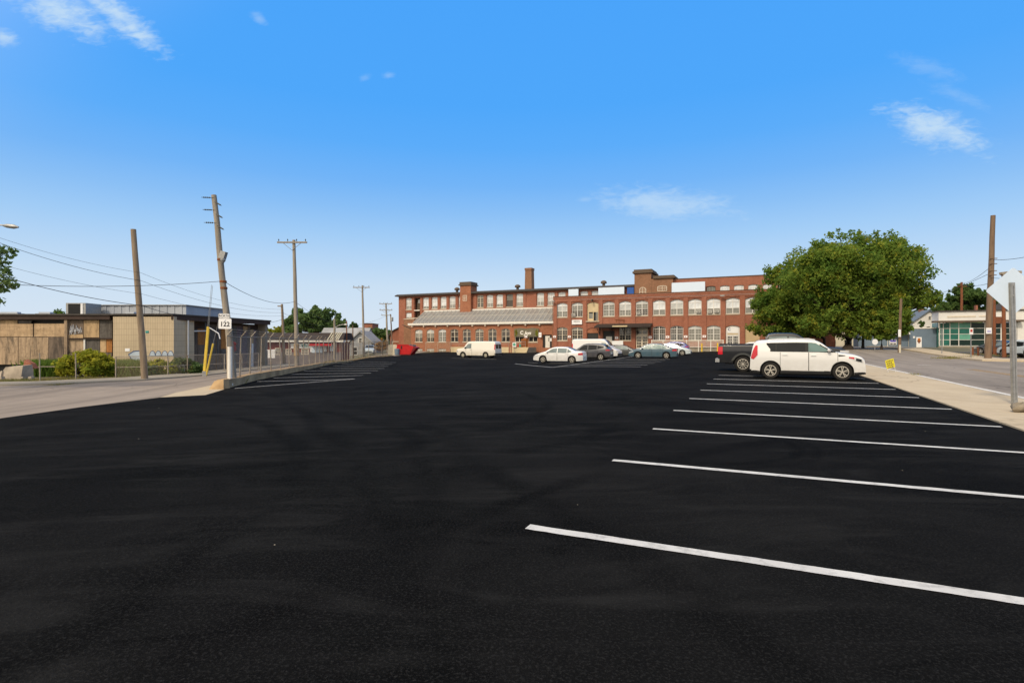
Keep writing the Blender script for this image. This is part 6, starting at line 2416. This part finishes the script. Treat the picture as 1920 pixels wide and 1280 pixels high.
def house(name, label, x, Y, zb, w, d, h, rh, wall, roof, rz=0, wins=(), gable_front=True, chimney=False, group='houses'):
    t = thing(name, label, 'house', Vector((x, Y, zb)), rz, group)
    if gable_front:
        MB().prism([(-w / 2, -1), (w / 2, -1), (w / 2, h), (0, h + rh), (-w / 2, h)], 0, d).build('wall', wall, t)
        rf = MB().prism([(-w / 2 - .4, h - .25), (0, h + rh + .02), (w / 2 + .4, h - .25), (w / 2 + .4, h - .02), (0, h + rh + .3), (-w / 2 - .4, h - .02)], -.4, d + .4).build('roof', roof, t)
    else:
        MB().box(-w / 2, w / 2, 0, d, -1, h).build('wall', wall, t)
        rf = MB().prism_x([(-.5, h + .001), (d / 2, h + rh), (d + .5, h + .001)], -w / 2 - .4, w / 2 + .4).build('roof', roof, t)
    if chimney:
        MB().box(-.4, .4, d * .4, d * .4 + .8, h + rh * .5, h + rh + 1.2).build('chimney', 'brick_brown', rf)
    for wx, wz, ww, wh in wins:
        window(t, wx, -.1, wz, ww, wh, 0, 'house', False)
    return t


house('house', 'grey-roofed low house behind the right end of the red store', pX(640, 110), 110, -1.8, 9, 8, 3.4, 2.8, 'siding_grey', 'siding_grey', 0, ((-2, 1, 1, 1.4),), False)
hs = house('house', 'pale cluttered gabled house between the grey poles', pX(676, 102), 102, -1.6, 4.2, 7, 2.9, 2.0, 'siding_grey', 'siding_grey', 0, ((-1, .6, .9, 1.5), (.9, .6, .9, 1.5), (0, 2.9, .7, .9)))
fb = thing('brick_block', 'distant red brick block above the far street trees', 'building', Vector((pX(676, 175), 175, -1.5)))
MB().box(pX(683, 175) - pX(676, 175), pX(698, 175) - pX(676, 175), 0, 8, 0, pz(606.5, 175) + 1.5).build('tower', 'brick_red', fb)
MB().box(pX(652, 175) - pX(676, 175), pX(682.9, 175) - pX(676, 175), .3, 8, 0, pz(614, 175) + 1.5).build('wall', 'brick_brown', fb)
MB().box(pX(682, 175) - pX(676, 175), pX(699, 175) - pX(676, 175), -.3, 8.3, pz(606.5, 175) + 1.5, pz(605.8, 175) + 1.5).build('cornice', 'cornice_brown', fb)


def lobed(name, label, tpx, Y, lobes, mat, n, leaf, seed, sub=9, tr=.3, group=None, depth=.8, base_dy=0.0, cs=.42):
    """tree whose crown is a set of lobes (px, py, rx, ry in picture pixels at distance Y)"""
    rnd = random.Random(seed)
    x = pX(tpx, Y)
    zb = gz(x, Y)
    t = thing(name, label, 'tree', Vector((x, Y, zb)), 0, group)
    o = Vector((x, Y, zb))
    s_ = Y / FPX
    cl, tm = [], MB()
    ctr = at(sum(l[0] for l in lobes) / len(lobes), sum(l[1] for l in lobes) / len(lobes), Y) - o
    low = min((at(l[0], l[1] + l[3] * .8, Y) - o).z for l in lobes)
    fork = Vector((0, 0, max(1.2, low)))
    tm.tube([(0, 0, -.4), (0, 0, .3), (.03, 0, fork.z), fork.lerp(ctr, .5), ctr], [tr * 1.5, tr * 1.1, tr * .9, tr * .55, tr * .15], 10)
    for (lx, ly, rx, ry) in lobes:
        c = at(lx, ly, Y) - o
        for k in range(sub):
            while True:
                v = Vector((rnd.uniform(-1, 1), rnd.uniform(-1, 1), rnd.uniform(-1, 1)))
                if .2 < v.length < 1:
                    break
            v = v.normalized() * (v.length ** .5)
            p = c + Vector((v.x * rx * s_ * .78, v.y * (rx + ry) / 2 * s_ * depth, v.z * ry * s_ * .78))
            q = rnd.uniform(.7, 1.25) * cs * min(rx, ry) * s_
            cl.append((p.x, p.y, p.z, q * 1.15, q * 1.15, q * .8))
            if k % 4 == 0:
                tm.tube([fork.lerp(ctr, rnd.uniform(0, .5)), fork.lerp(p, .6) + Vector((0, 0, .2)), p], [tr * .3, tr * .14, .02], 6)
        for k in range(sub // 2):
            a, e = rnd.uniform(0, 2 * pi), rnd.uniform(-.4, 1.3)
            v = Vector((cos(a) * cos(e), sin(a) * cos(e), sin(e))) * rnd.uniform(.92, 1.1)
            p = c + Vector((v.x * rx * s_, v.y * (rx + ry) / 2 * s_ * depth, v.z * ry * s_))
            q = rnd.uniform(.3, .6) * cs * min(rx, ry) * s_
            cl.append((p.x, p.y, p.z, q, q, q * 1.2))
    tm.build('trunk', 'bark', t, smooth=50)
    leaves('crown', mat, cl, n, leaf, t, seed, .6)
    return t


lobed('broadleaf_tree', 'large round green tree behind the red store roof', 585, 118, [(560, 605, 32, 24), (590, 597, 34, 22), (610, 604, 28, 22), (545, 612, 18, 14), (632, 612, 16, 14), (585, 615, 50, 14)], 'leaf_mid', 16000, .32, 41, 12, .35, 'distant trees')
lobed('broadleaf_tree', 'small yellowish tree left of the brown pole above the red store', 514, 105, [(512, 622, 14, 8), (520, 620, 8, 7)], 'leaf_gold', 1800, .25, 42, 8, .15, 'distant trees')
lobed('broadleaf_tree', 'dark conical tree right of the large round tree', 640, 125, [(640, 612, 9, 14), (646, 620, 12, 8), (660, 612, 10, 7)], 'leaf_dark', 3400, .3, 43, 8, .2, 'distant trees')
lobed('broadleaf_tree', 'bushy green tree below the distant brick block', 692, 150, [(692, 626, 12, 11), (688, 632, 8, 8)], 'leaf_mid', 3000, .4, 44, 10, .25, 'distant trees')
lobed('broadleaf_tree', 'round green tree in the street gap left of the mill', 717, 150, [(712, 626, 14, 11), (722, 628, 12, 10), (715, 636, 18, 8)], 'leaf_mid', 5000, .4, 45, 10, .25, 'distant trees')
lobed('autumn_bush', 'orange and gold bush behind the fence left of the mill', 716, 88, [(708, 650, 6, 9), (716, 648, 9, 12), (724, 648, 6, 9)], 'leaf_autumn', 3400, .14, 46, 8, .1)
t = thing('orange_barrier', 'small orange road-work board in the far street gap', 'sign', Vector((pX(694, 110), 110, gz(pX(694, 110), 110))))
MB().box(-.55, .55, -.03, .03, 1.4, 2.6).build('board', 'orange_panel', t)
for s_ in (-.4, .4):
    MB().box(s_ - .04, s_ + .04, 0, .06, -.1, 1.4).build('leg', 'galv', t)
t = thing('board_fence', 'pale vertical board fence at the far lot corner', 'fence', Vector((pX(728, 84), 84, gz(pX(728, 84), 84))))
for k in range(9):
    MB().box(k * .19, k * .19 + .17, -.02 * (k % 2), .02, -.1, 1.55 + .05 * (k % 3)).build('board', 'siding_cream', t)

# red tipping dumpster beside the far lot corner
Yd = 84.0
db = Vector((pX(764, Yd), Yd, gz(pX(764, Yd), Yd) + .02))
t = thing('red_dumpster', 'bright red boat-shaped dumpster at the far end of the lot', 'dumpster', db, -.2)
MB().prism([(-1.2, .12), (.85, .12), (1.75, 1.15), (.55, 1.52), (-1.35, 1.62), (-1.55, .9)], -.75, .75).build('hopper', 'red_paint', t)
MB().prism([(.75, .13), (.86, .13), (1.76, 1.15), (1.3, 1.32)], -.77, -.752).build('nose_plate', 'red_dark', t)
MB().box(-.75, -.55, -.79, -.752, .95, 1.38).build('fork_pocket', 'black_trim', t)
MB().box(-1.4, .5, -.82, -.76, 1.5, 1.62).build('rim', 'red_paint', t)
MB().box(-1.15, .8, -.72, .72, 0, .119).build('skids', 'red_dark', t)
random.seed(3)
tr_ = MB()
for k in range(8):
    tr_.box(-.15, .15, -.15, .15, 0, .2, 0, Matrix.Translation((random.uniform(.3, 1.4), random.uniform(-.5, .3), random.uniform(1.25, 1.4))) @ Matrix.Rotation(random.random() * 3, 4, (.5, .5, .7)))
tag(tr_.build('trash_bags', 'grey_green', None, db, -.2), 'grey trash heaped in the red dumpster', 'trash')
tag(MB().lathe([(.3, 0), (.36, .1), (.40, .85), (.42, .95), (.1, 1.0)], 12).build('trash_bin', 'wall_blue', None, Vector((pX(746, Yd), Yd - .6, gz(pX(746, Yd), Yd)))), 'blue-grey trash bin left of the red dumpster', 'bin')
# ------------------------------------------------------------------ trees at the right of the mill
lobed('oak_tree', 'huge spreading green tree with gold-tinged crown beside the road', 1590, 72, [(1600, 505, 105, 62), (1585, 462, 62, 28), (1535, 520, 70, 55), (1680, 505, 58, 52), (1710, 555, 50, 30), (1590, 570, 90, 50), (1585, 530, 70, 45), (1630, 530, 60, 45), (1640, 560, 60, 40), (1545, 600, 60, 34), (1600, 612, 60, 28), (1660, 470, 40, 24), (1735, 560, 32, 20)],
      'leaf_oak', 80000, .19, 51, 40, .55, 'trees by the road', cs=.36)
lobed('oak_tree', 'broad green tree overlapping the right end of the mill', 1545, 80, [(1490, 545, 62, 50), (1455, 580, 42, 40), (1440, 612, 42, 20), (1500, 610, 60, 32), (1475, 520, 32, 24), (1530, 560, 40, 40)], 'leaf_oak', 40000, .20, 52, 34, .22, 'trees by the road', cs=.36)
lobed('street_tree', 'smaller street tree with slim trunk right of the huge tree', 1653, 70, [(1650, 600, 42, 28), (1672, 590, 30, 34), (1640, 622, 36, 16), (1690, 610, 18, 20), (1665, 625, 22, 12)], 'leaf_oak', 22000, .17, 53, 28, .13, 'trees by the road', cs=.38)
lobed('street_tree', 'slim-trunked tree between the huge tree and the smaller one', 1618, 76, [(1612, 610, 26, 22), (1625, 600, 22, 26)], 'leaf_dark', 6000, .18, 54, 14, .17, 'trees by the road')
lobed('autumn_tree', 'small orange-tinged tree behind the pickup cab', 1478, 85, [(1470, 622, 24, 14), (1485, 616, 16, 14)], 'leaf_autumn', 3000, .17, 55, 12, .12, 'trees by the road')
# far right trees and hillside
lobed('broadleaf_tree', 'dark green tree rising behind the glass-fronted building', 1815, 120, [(1815, 558, 38, 24), (1790, 572, 26, 18), (1840, 570, 24, 20), (1770, 588, 22, 12), (1800, 545, 16, 10), (1850, 590, 20, 14)], 'leaf_dark', 16000, .33, 56, 18, .35, 'trees behind the glass-fronted building', cs=.32)
lobed('broadleaf_tree', 'green tree left of the brown pole behind the glass-fronted building', 1745, 135, [(1745, 588, 26, 12), (1725, 596, 20, 10), (1765, 580, 18, 12)], 'leaf_mid', 7000, .35, 57, 14, .3, 'trees behind the glass-fronted building')
hl_ = MB()
for j in range(9):
    for i in range(40):
        x = 60 + i * 14
        y = 190 + j * 26
        z = -1.5 + ss(0, 5, j) * (15 + 5 * sin(i * .7) + 3 * sin(i * 1.9 + j)) * ss(0, 8, i)
        hl_.v.append((x, y, z))
for j in range(8):
    for i in range(39):
        hl_.f.append((j * 40 + i, j * 40 + i + 1, (j + 1) * 40 + i + 1, (j + 1) * 40 + i))
        hl_.m.append(0)
struct(hl_.build('hill', 'hill_green', smooth=True))
rnd = random.Random(6)
cl = []
for k in range(240):
    x = rnd.uniform(80, 420)
    y = rnd.uniform(195, 300)
    j = (y - 190) / 26
    i = (x - 60) / 14
    z = -1.5 + ss(0, 5, j) * (15 + 5 * sin(i * .7) + 3 * sin(i * 1.9 + j)) * ss(0, 8, i)
    s_ = rnd.uniform(2.2, 4)
    cl.append((x, y, z + 2, s_, s_, s_ * .9))
struct(leaves('woods', 'leaf_mid', cl, 26000, .75, None, 61), 'stuff')
cl = []
for k in range(170):
    x = rnd.uniform(-330, 70)
    y = rnd.uniform(240, 330)
    s_ = rnd.uniform(3, 5.5)
    cl.append((x, y, 2, s_, s_, s_ * .8))
struct(leaves('woods', 'leaf_mid', cl, 16000, 1.0, None, 62), 'stuff')

# ------------------------------------------------------------------ glass-fronted building
gA = at(1760, 648, 88.5)
gd = E1
zf = .80
gl = thing('glass_building', 'single-storey building with green glass front and broad white fascia', 'building', Vector((gA.x, gA.y, zf)), -TH)


def gx(px):
    """distance along the glass front of the point in picture column px"""
    k = (px - 960) / FPX
    return (gA.x - k * gA.y) / (k * E1.y - E1.x)


LG = gx(1906)
mpx = [1761.8, 1768.5, 1781, 1797.5, 1820, 1846.7, 1877, 1905]
rows_ = [.06, 1.02, 1.95, 2.85, 3.72]
fm = MB()
for p in mpx:
    x = gx(p)
    w = .05 if p < 1840 else .08
    fm.box(x - w, x + w, -.06, .06, 0, 3.8)
for z in rows_[:-1]:
    fm.box(gx(mpx[0]), gx(mpx[-1]), -.05, .05, z - .035, z + .035)
fr = fm.build('window_frame', 'white_frame', gl)
random.seed(12)
for i in range(len(mpx) - 1):
    for j in range(4):
        m = 'glass_green' if i in (0, 1) or (i == 2 and j) else 'glass_green_dark'
        if i == 3 and j in (1, 2, 3):
            m = 'glass_green_pale' if j != 2 else 'glass_green'
        if i == 2 and j == 3:
            m = 'glass_green_pale'
        MB().quad((gx(mpx[i]), .0, rows_[j]), (gx(mpx[i + 1]), .0, rows_[j]), (gx(mpx[i + 1]), .0, rows_[j + 1]), (gx(mpx[i]), .0, rows_[j + 1])).build('pane', m, fr)
MB().box(-.1, LG + .1, -.3, .4, -.9, -.055).build('base', 'kerb_concrete', gl)
MB().box(-.9, LG + .5, -1.1, .3, 3.81, 4.08).build('canopy', 'cornice_brown', gl)
MB().box(-.1, LG + 14, -.35, 3.4, 4.085, 5.58).build('fascia', 'siding_white', gl)
MB().box(-.3, LG + 14.2, -.6, 3.6, 5.585, 5.72).build('roof_edge', 'roof_dark', gl)
MB().box(gx(1775), gx(1828), -.42, -.352, 4.62, 4.85).box(gx(1834), gx(1850), -.42, -.352, 4.66, 4.85).build('erased_lettering', 'cream_frame', gl)
MB().box(LG + .1, LG + 14, .0, 3.4, -.9, 4.084).build('side_wall', 'siding_white', gl)
MB().box(-.1, .0, .1, 3.4, -.9, 3.805).build('end_wall', 'glass_green', gl)
MB().box(gx(1838), gx(1842), 2, 2.8, 5.72, 6.6).build('roof_flue', 'brick_red', gl)
# step in front
MB().box(-2.2, LG, -1.8, -.302, -.9, -.45).build('step', 'sidewalk_concrete', gl)

# blue-grey building next to it
bA = at(1757.2, 649, 89.3)
bl2 = thing('blue_building', 'low blue-grey painted block building with white sloped awning', 'building', Vector((bA.x, bA.y, .62)), -TH)


def bxx(px):
    k = (px - 960) / FPX
    return (bA.x - k * bA.y) / (k * E1.y - E1.x)


MB().box(bxx(1704.5), -.1, 0, 6, -.8, 3.05).build('wall', 'wall_blue', bl2)
MB().box(bxx(1704.5) - .1, -.1, -.08, 6, 3.051, 3.22).build('coping', 'white_paint', bl2)
MB().box(bxx(1610), bxx(1704.5) - .01, .3, 6, -.8, 2.2).build('wall', 'wall_blue', bl2)
MB().prism_x([(-.9, 2.1), (-.9, 2.3), (.6, 3.5), (3, 3.5), (3, 2.1)], bxx(1672), bxx(1704.4)).build('awning', 'siding_white', bl2)
p_ = MB().box(bxx(1718), bxx(1728), -.06, -.001, -.05, 1.65).build('poster', 'sign_white', bl2)
MB().prism([(bxx(1719.4), .98), (bxx(1723), .55), (bxx(1726.6), .98), (bxx(1726.6), 1.1), (bxx(1719.4), 1.1)], -.075, -.062).build('poster_mark', 'rust', p_)
MB().lathe([(.22, 0), (.22, .01)], 12, 'y', (bxx(1723), -.075, 1.28)).build('poster_mark', 'orange_panel', p_)
MB().box(bxx(1711.8), bxx(1715.6), -.05, -.001, 1.48, 1.8).build('white_plate', 'sign_white', bl2)
x = bxx(1675)
p_ = MB().box(x - .5, x + .5, .2, .26, .35, 1.3).build('poster', 'sign_white', bl2)
MB().box(x - .4, x + .4, .18, .198, .85, 1.2).build('poster_mark', 'purple_print', p_)
MB().box(x - .4, x - .05, .18, .198, .45, .65).box(x + .05, x + .4, .18, .198, .45, .65).build('poster_mark', 'black_print', p_)
for px in (1704.5, 1686, 1665):
    MB().box(bxx(px) - .04, bxx(px) + .04, .2, .28, -.7, 2.0).build('downpipe', 'white_paint', bl2)

# cream building glimpsed below the trees
cb = thing('cream_building', 'cream low building glimpsed below the tree crowns', 'building', at(1560, 654, 108))
MB().box(-9, 6.5, 0, 8, -1, 3.6).build('wall', 'siding_cream', cb)
MB().box(-9.2, 6.7, -.2, 8.2, 3.601, 3.8).build('roof', 'roof_dark', cb)
for x in (-6, -3, 0, 3.2):
    MB().box(x - .7, x + .7, -.05, -.001, .2, 1.8).build('window', 'glass_dark', cb)
# houses on the slope
house('house', 'white gabled house with blue-grey shingle roof above the blue wall', pX(1742, 128), 128, 1.2, 6.6, 9, 4.9, 2.6, 'siding_white', 'shingle_blue', -.25, ((-.2, 2.6, .9, 1.3), (.1, 5.5, .6, .8), (1.8, 2.3, .8, 1.3)), True, True)
house('house', 'cream gabled house left of the white house, above the awning', pX(1709, 140), 140, 1.6, 6.0, 9, 4.2, 2.0, 'siding_cream', 'siding_cream', -.25, ((-.6, 2.6, .9, 1.2), (1.2, 2.6, .9, 1.2)), True)
house('house', 'white house wall at the right edge behind the diamond sign', pX(1935, 100), 100, .8, 7, 9, 6.2, 2.4, 'siding_white', 'roof_dark', -.3, ((0, 3, 1, 1.5),), True)
lobed('bush', 'green bush on the flat roof beside the white gabled house', 1727, 112, [(1727, 608, 5, 7)], 'leaf_dark', 700, .2, 58, 8, .05)

# ------------------------------------------------------------------ poles, posts and signs on the right
rb = gp(1852, 672.5)
rt = at(1862, 404, rb.y)
pr_ = pole('utility_pole', 'thick brown utility pole rising beyond the road at right', rb, rt, .27, .18, 'wood_pole_dark')
for yy in (485, 495, 508, 516):
    fpx = 1852 + 10 * (672 - yy) / 268
    q = at(fpx, yy, rb.y) - rb
    MB().box(-.32, .32, -.24, -.16, -.03, .03, 0, Matrix.Translation(q)).build('bracket', 'wood_pole_dark', pr_)
q = at(1854, 620, rb.y - .3) - rb
pn = MB().box(-.24, .24, -.02, 0, -.26, .26, 0, Matrix.Translation(q)).build('notice', 'sign_white', pr_)
MB().box(-.16, .16, -.03, -.021, .0, .05, 0, Matrix.Translation(q)).box(-.16, .16, -.03, -.021, -.12, -.07, 0, Matrix.Translation(q)).build('print', 'purple_print', pn)
p_ = gp(1864.5, 664.5)
t = thing('rusty_post', 'slim rusty brown post just right of the thick utility pole', 'post', p_, 0, 'rusty posts beyond the road')
MB().tube([(0, 0, -.2), at(1864, 562, p_.y) - p_], .14, 10).build('post', 'rust_post', t)
MB().box(-.1, .75, -.05, .05, -.35, .35, 0, Matrix.Translation(at(1867, 600, p_.y) - p_)).build('panel', 'rust_post', t)
p_ = gp(1883, 670)
t = thing('rusty_post', 'rusty post topped by a weathered grey sign board behind the diamond sign', 'post', p_, 0, 'rusty posts beyond the road')
MB().tube([(0, 0, -.2), at(1881, 514, p_.y) - p_], [.17, .13], 10).build('post', 'rust_post', t)
q = at(1895, 512, p_.y) - p_
MB().prism([(-.95, -.12), (-.7, -.24), (.0, -.2), (.2, -.13), (.4, -.2), (.92, -.05), (.92, .2), (.3, .22), (-.95, .08)], -.15, .15).build('sign_board', 'wood_pole_grey', t, q)
for px, py0, py1, lab, sg in ((1820.5, 671.5, 615, 'white and red parking sign on a slim post beyond the road', 1), (1766, 663, 616, 'bare slim grey signpost before the glass front', 0)):
    p_ = gp(px, py0)
    t = thing('signpost', lab, 'sign', p_, 0, 'signposts beyond the road')
    h_ = (at(px, py1, p_.y) - p_).z
    MB().box(-.03, .03, -.03, .03, -.2, h_).build('post', 'galv', t)
    if sg:
        w = 3.4 / FPX * p_.y
        pl = MB().box(-w, w, -.05, -.031, h_ - .58, h_ + .02).build('plate', 'sign_white', t)
        MB().box(-w * .6, w * .6, -.056, -.051, h_ - .35, h_ - .12).build('print', 'red_print', pl)
for px, wh in ((1824, 'left one'), (1834, 'right one'), (1868, 'leaning one right of the thick pole'), (1896, 'one behind the perforated post')):
    p_ = gp(px, 666.5)
    tag(MB().box(-.06, .06, -.06, .06, -.2, .80).box(-.07, .07, -.07, .07, .80, .85).build('wood_post', 'rust_post', None, p_, .3), 'short wooden guard post on the verge, ' + wh, 'post', 'short verge posts')
p_ = gp(1686, 659.5)
t = pole('utility_pole', 'brown pole with paper notices right of the tree crowns', p_, at(1689.5, 560, p_.y), .16, .13, 'wood_pole_dark')
q = at(1686.5, 624.5, p_.y - .3) - p_
MB().box(-.15, .15, -.02, 0, -.42, .42, 0, Matrix.Translation(q)).build('notice', 'sign_white', t)
MB().box(-.12, .1, -.02, 0, -.9, .1, 0, Matrix.Translation(at(1687.5, 648, p_.y - .3) - p_)).build('notice', 'siding_cream', t)
p_ = Vector((pX(1803, 112), 112, .8))
t = pole('utility_pole', 'reddish pole with short crossarm behind the glass-fronted building', p_, at(1803, 529, 112), .28, .2, 'rust_post')
crossarm(t, p_, at(1803, 537, 112), 1.9, brace=False, n=3, mat='rust_post')
p_ = gp(1640.5, 656)
t = thing('round_sign', 'small round white sign below the tree crowns near the road', 'sign', p_)
MB().box(-.03, .03, 0, .05, -.2, 1.3).build('post', 'galv', t)
MB().lathe([(.36, 0), (.36, .02)], 18, 'y', (0, -.03, 1.0)).build('plate', 'sign_white', t)

# wires on the right
for (p, q, sag, r), lab in zip(((at(1860, 487, rb.y), at(1990, 462, 40), .3, .02), (at(1858, 500, rb.y), at(1803, 531, 112), .4, .02), (at(1857, 512, rb.y), at(1690, 562, 80), .6, .018), (at(1856, 520, rb.y), at(1990, 508, 38), .3, .018), (at(1856, 531, rb.y), at(1803, 533, 112), .3, .02)),
                               ['upper wire from the thick right utility pole to the right edge', 'wire rising from the reddish pole to the thick utility pole', 'wire from the notice pole by the trees to the thick utility pole', 'lower wire from the thick right utility pole to the right edge', 'low level wire between the reddish pole and the thick utility pole']):
    pts_, r = wire(Vector((0, 0, 0)), q - p, sag, r)
    tag(MB().tube(pts_, r, 5).build('overhead_wire', 'wire', None, p), lab, 'wire', 'overhead wires on the right')

# near signpost with the back of a diamond sign
sp = gp(1904.5, 761)
sp.z += .045
t = thing('traffic_sign', 'pale back of a diamond road sign on a perforated steel post', 'sign', sp)
pv = Vector((-.07, 0, 2.92))
w = .045
T = Matrix(((1, 0, pv.x / pv.z, 0), (0, 1, 0, 0), (0, 0, 1, 0), (0, 0, 0, 1)))
mb = MB()
mb.box(-w, w, -.012, .0, -.2, 2.92, 0, T)
for s_ in (-1, 1):
    mb.box(s_ * w - .008 * (s_ > 0), s_ * w + .008 * (s_ < 0), .0, .05, -.2, 2.92, 0, T)
    mb.box(min(s_ * w, s_ * (w + .022)), max(s_ * w, s_ * (w + .022)), .042, .052, -.2, 2.92, 0, T)
po = mb.build('post', 'galv', t)
hm = MB()
for k in range(105):
    z = .12 + k * .0262
    hm.add([T @ Vector((.009 * cos(a), -.0135, z + .009 * sin(a))) for a in [i * pi / 3 for i in range(6)]], [(0, 1, 2, 3, 4, 5)])
struct(hm.build('post_holes', 'black_trim', po), 'stuff')
cx, cz = .0, 2.72
d = .72
rr = .03
pts = []
for a0 in (0, 90, 180, 270):
    ax, az = cos(radians(a0)), sin(radians(a0))
    for s_ in (-1, 1):
        tx, tz = -az * s_, ax * s_
        pts.append((cx + ax * (d - rr) + tx * rr, cz + (az * (d - rr) + tz * rr) * .80))
import itertools
pts = sorted(pts, key=lambda p: math.atan2(p[1] - cz, p[0] - cx))
pl = MB().prism(pts, .056, .062).build('sign_plate', 'sign_back', t)
pl.rotation_euler = (0, 0, radians(4))
MB().lathe([(.016, 0), (.016, .03)], 6, 'y', (-.06, -.02, 2.6)).lathe([(.016, 0), (.016, .03)], 6, 'y', (-.065, -.02, 2.85)).build('bolt', 'steel_grey', t)
# stone by the signpost
rnd = random.Random(3)
mb = MB()
n, m = 12, 7
for j in range(m + 1):
    for i in range(n):
        a, e = 2 * pi * i / n, pi * j / m
        k = 1 + .18 * sin(3 * a + j) + rnd.uniform(-.08, .08)
        mb.v.append((.23 * k * cos(a) * sin(e), .15 * k * sin(a) * sin(e), .085 + .11 * cos(e) * k))
for j in range(m):
    for i in range(n):
        mb.f.append((j * n + i, (j + 1) * n + i, (j + 1) * n + (i + 1) % n, j * n + (i + 1) % n))
        mb.m.append(0)
p_ = gp(1916, 776)
tag(mb.build('stone', 'stone', None, p_ + Vector((0, 0, .045)), .2, smooth=60), 'rough tan stone lying on the pavement at the signpost foot', 'stone')
# yellow lawn sign
p_ = gp(1672.5, 699)
p_.z += .04
t = thing('lawn_sign', 'small yellow lawn sign on wire legs at the kerb', 'sign', p_, 0)
t.rotation_euler = (0, radians(-14), radians(8))
s_ = p_.y / FPX
h0, h1 = (699 - 691) * s_, (699 - 674.5) * s_
w = .235
pb = MB().prism([(-w, h0), (w, h0), (w, h1), (-w, h1)], -.006, .006).build('board', 'sign_yellow', t)
lm = MB()
rnd = random.Random(4)
for j in range(4):
    z = h1 - .06 - j * (h1 - h0) * .23
    x = -w + .05
    while x < w - .1:
        q = rnd.uniform(.04, .10)
        lm.box(x, min(x + q, w - .05), -.0085, -.0065, z - .05, z + .005)
        x += q + .025
lm.build('print', 'cornice_brown', pb)
for x in (-.2, .2):
    MB().tube([(x, 0, -.1), (x, 0, h0 + .1)], .006, 5).build('leg', 'sign_white', t)
# grass tuft round the lawn sign
struct(blades('kerb_grass', 'grass_dry', [(p_.x - .8, p_.y + .2, p_.x + 1.0, p_.y - .5)], 260, .13, 9, .08), 'stuff')
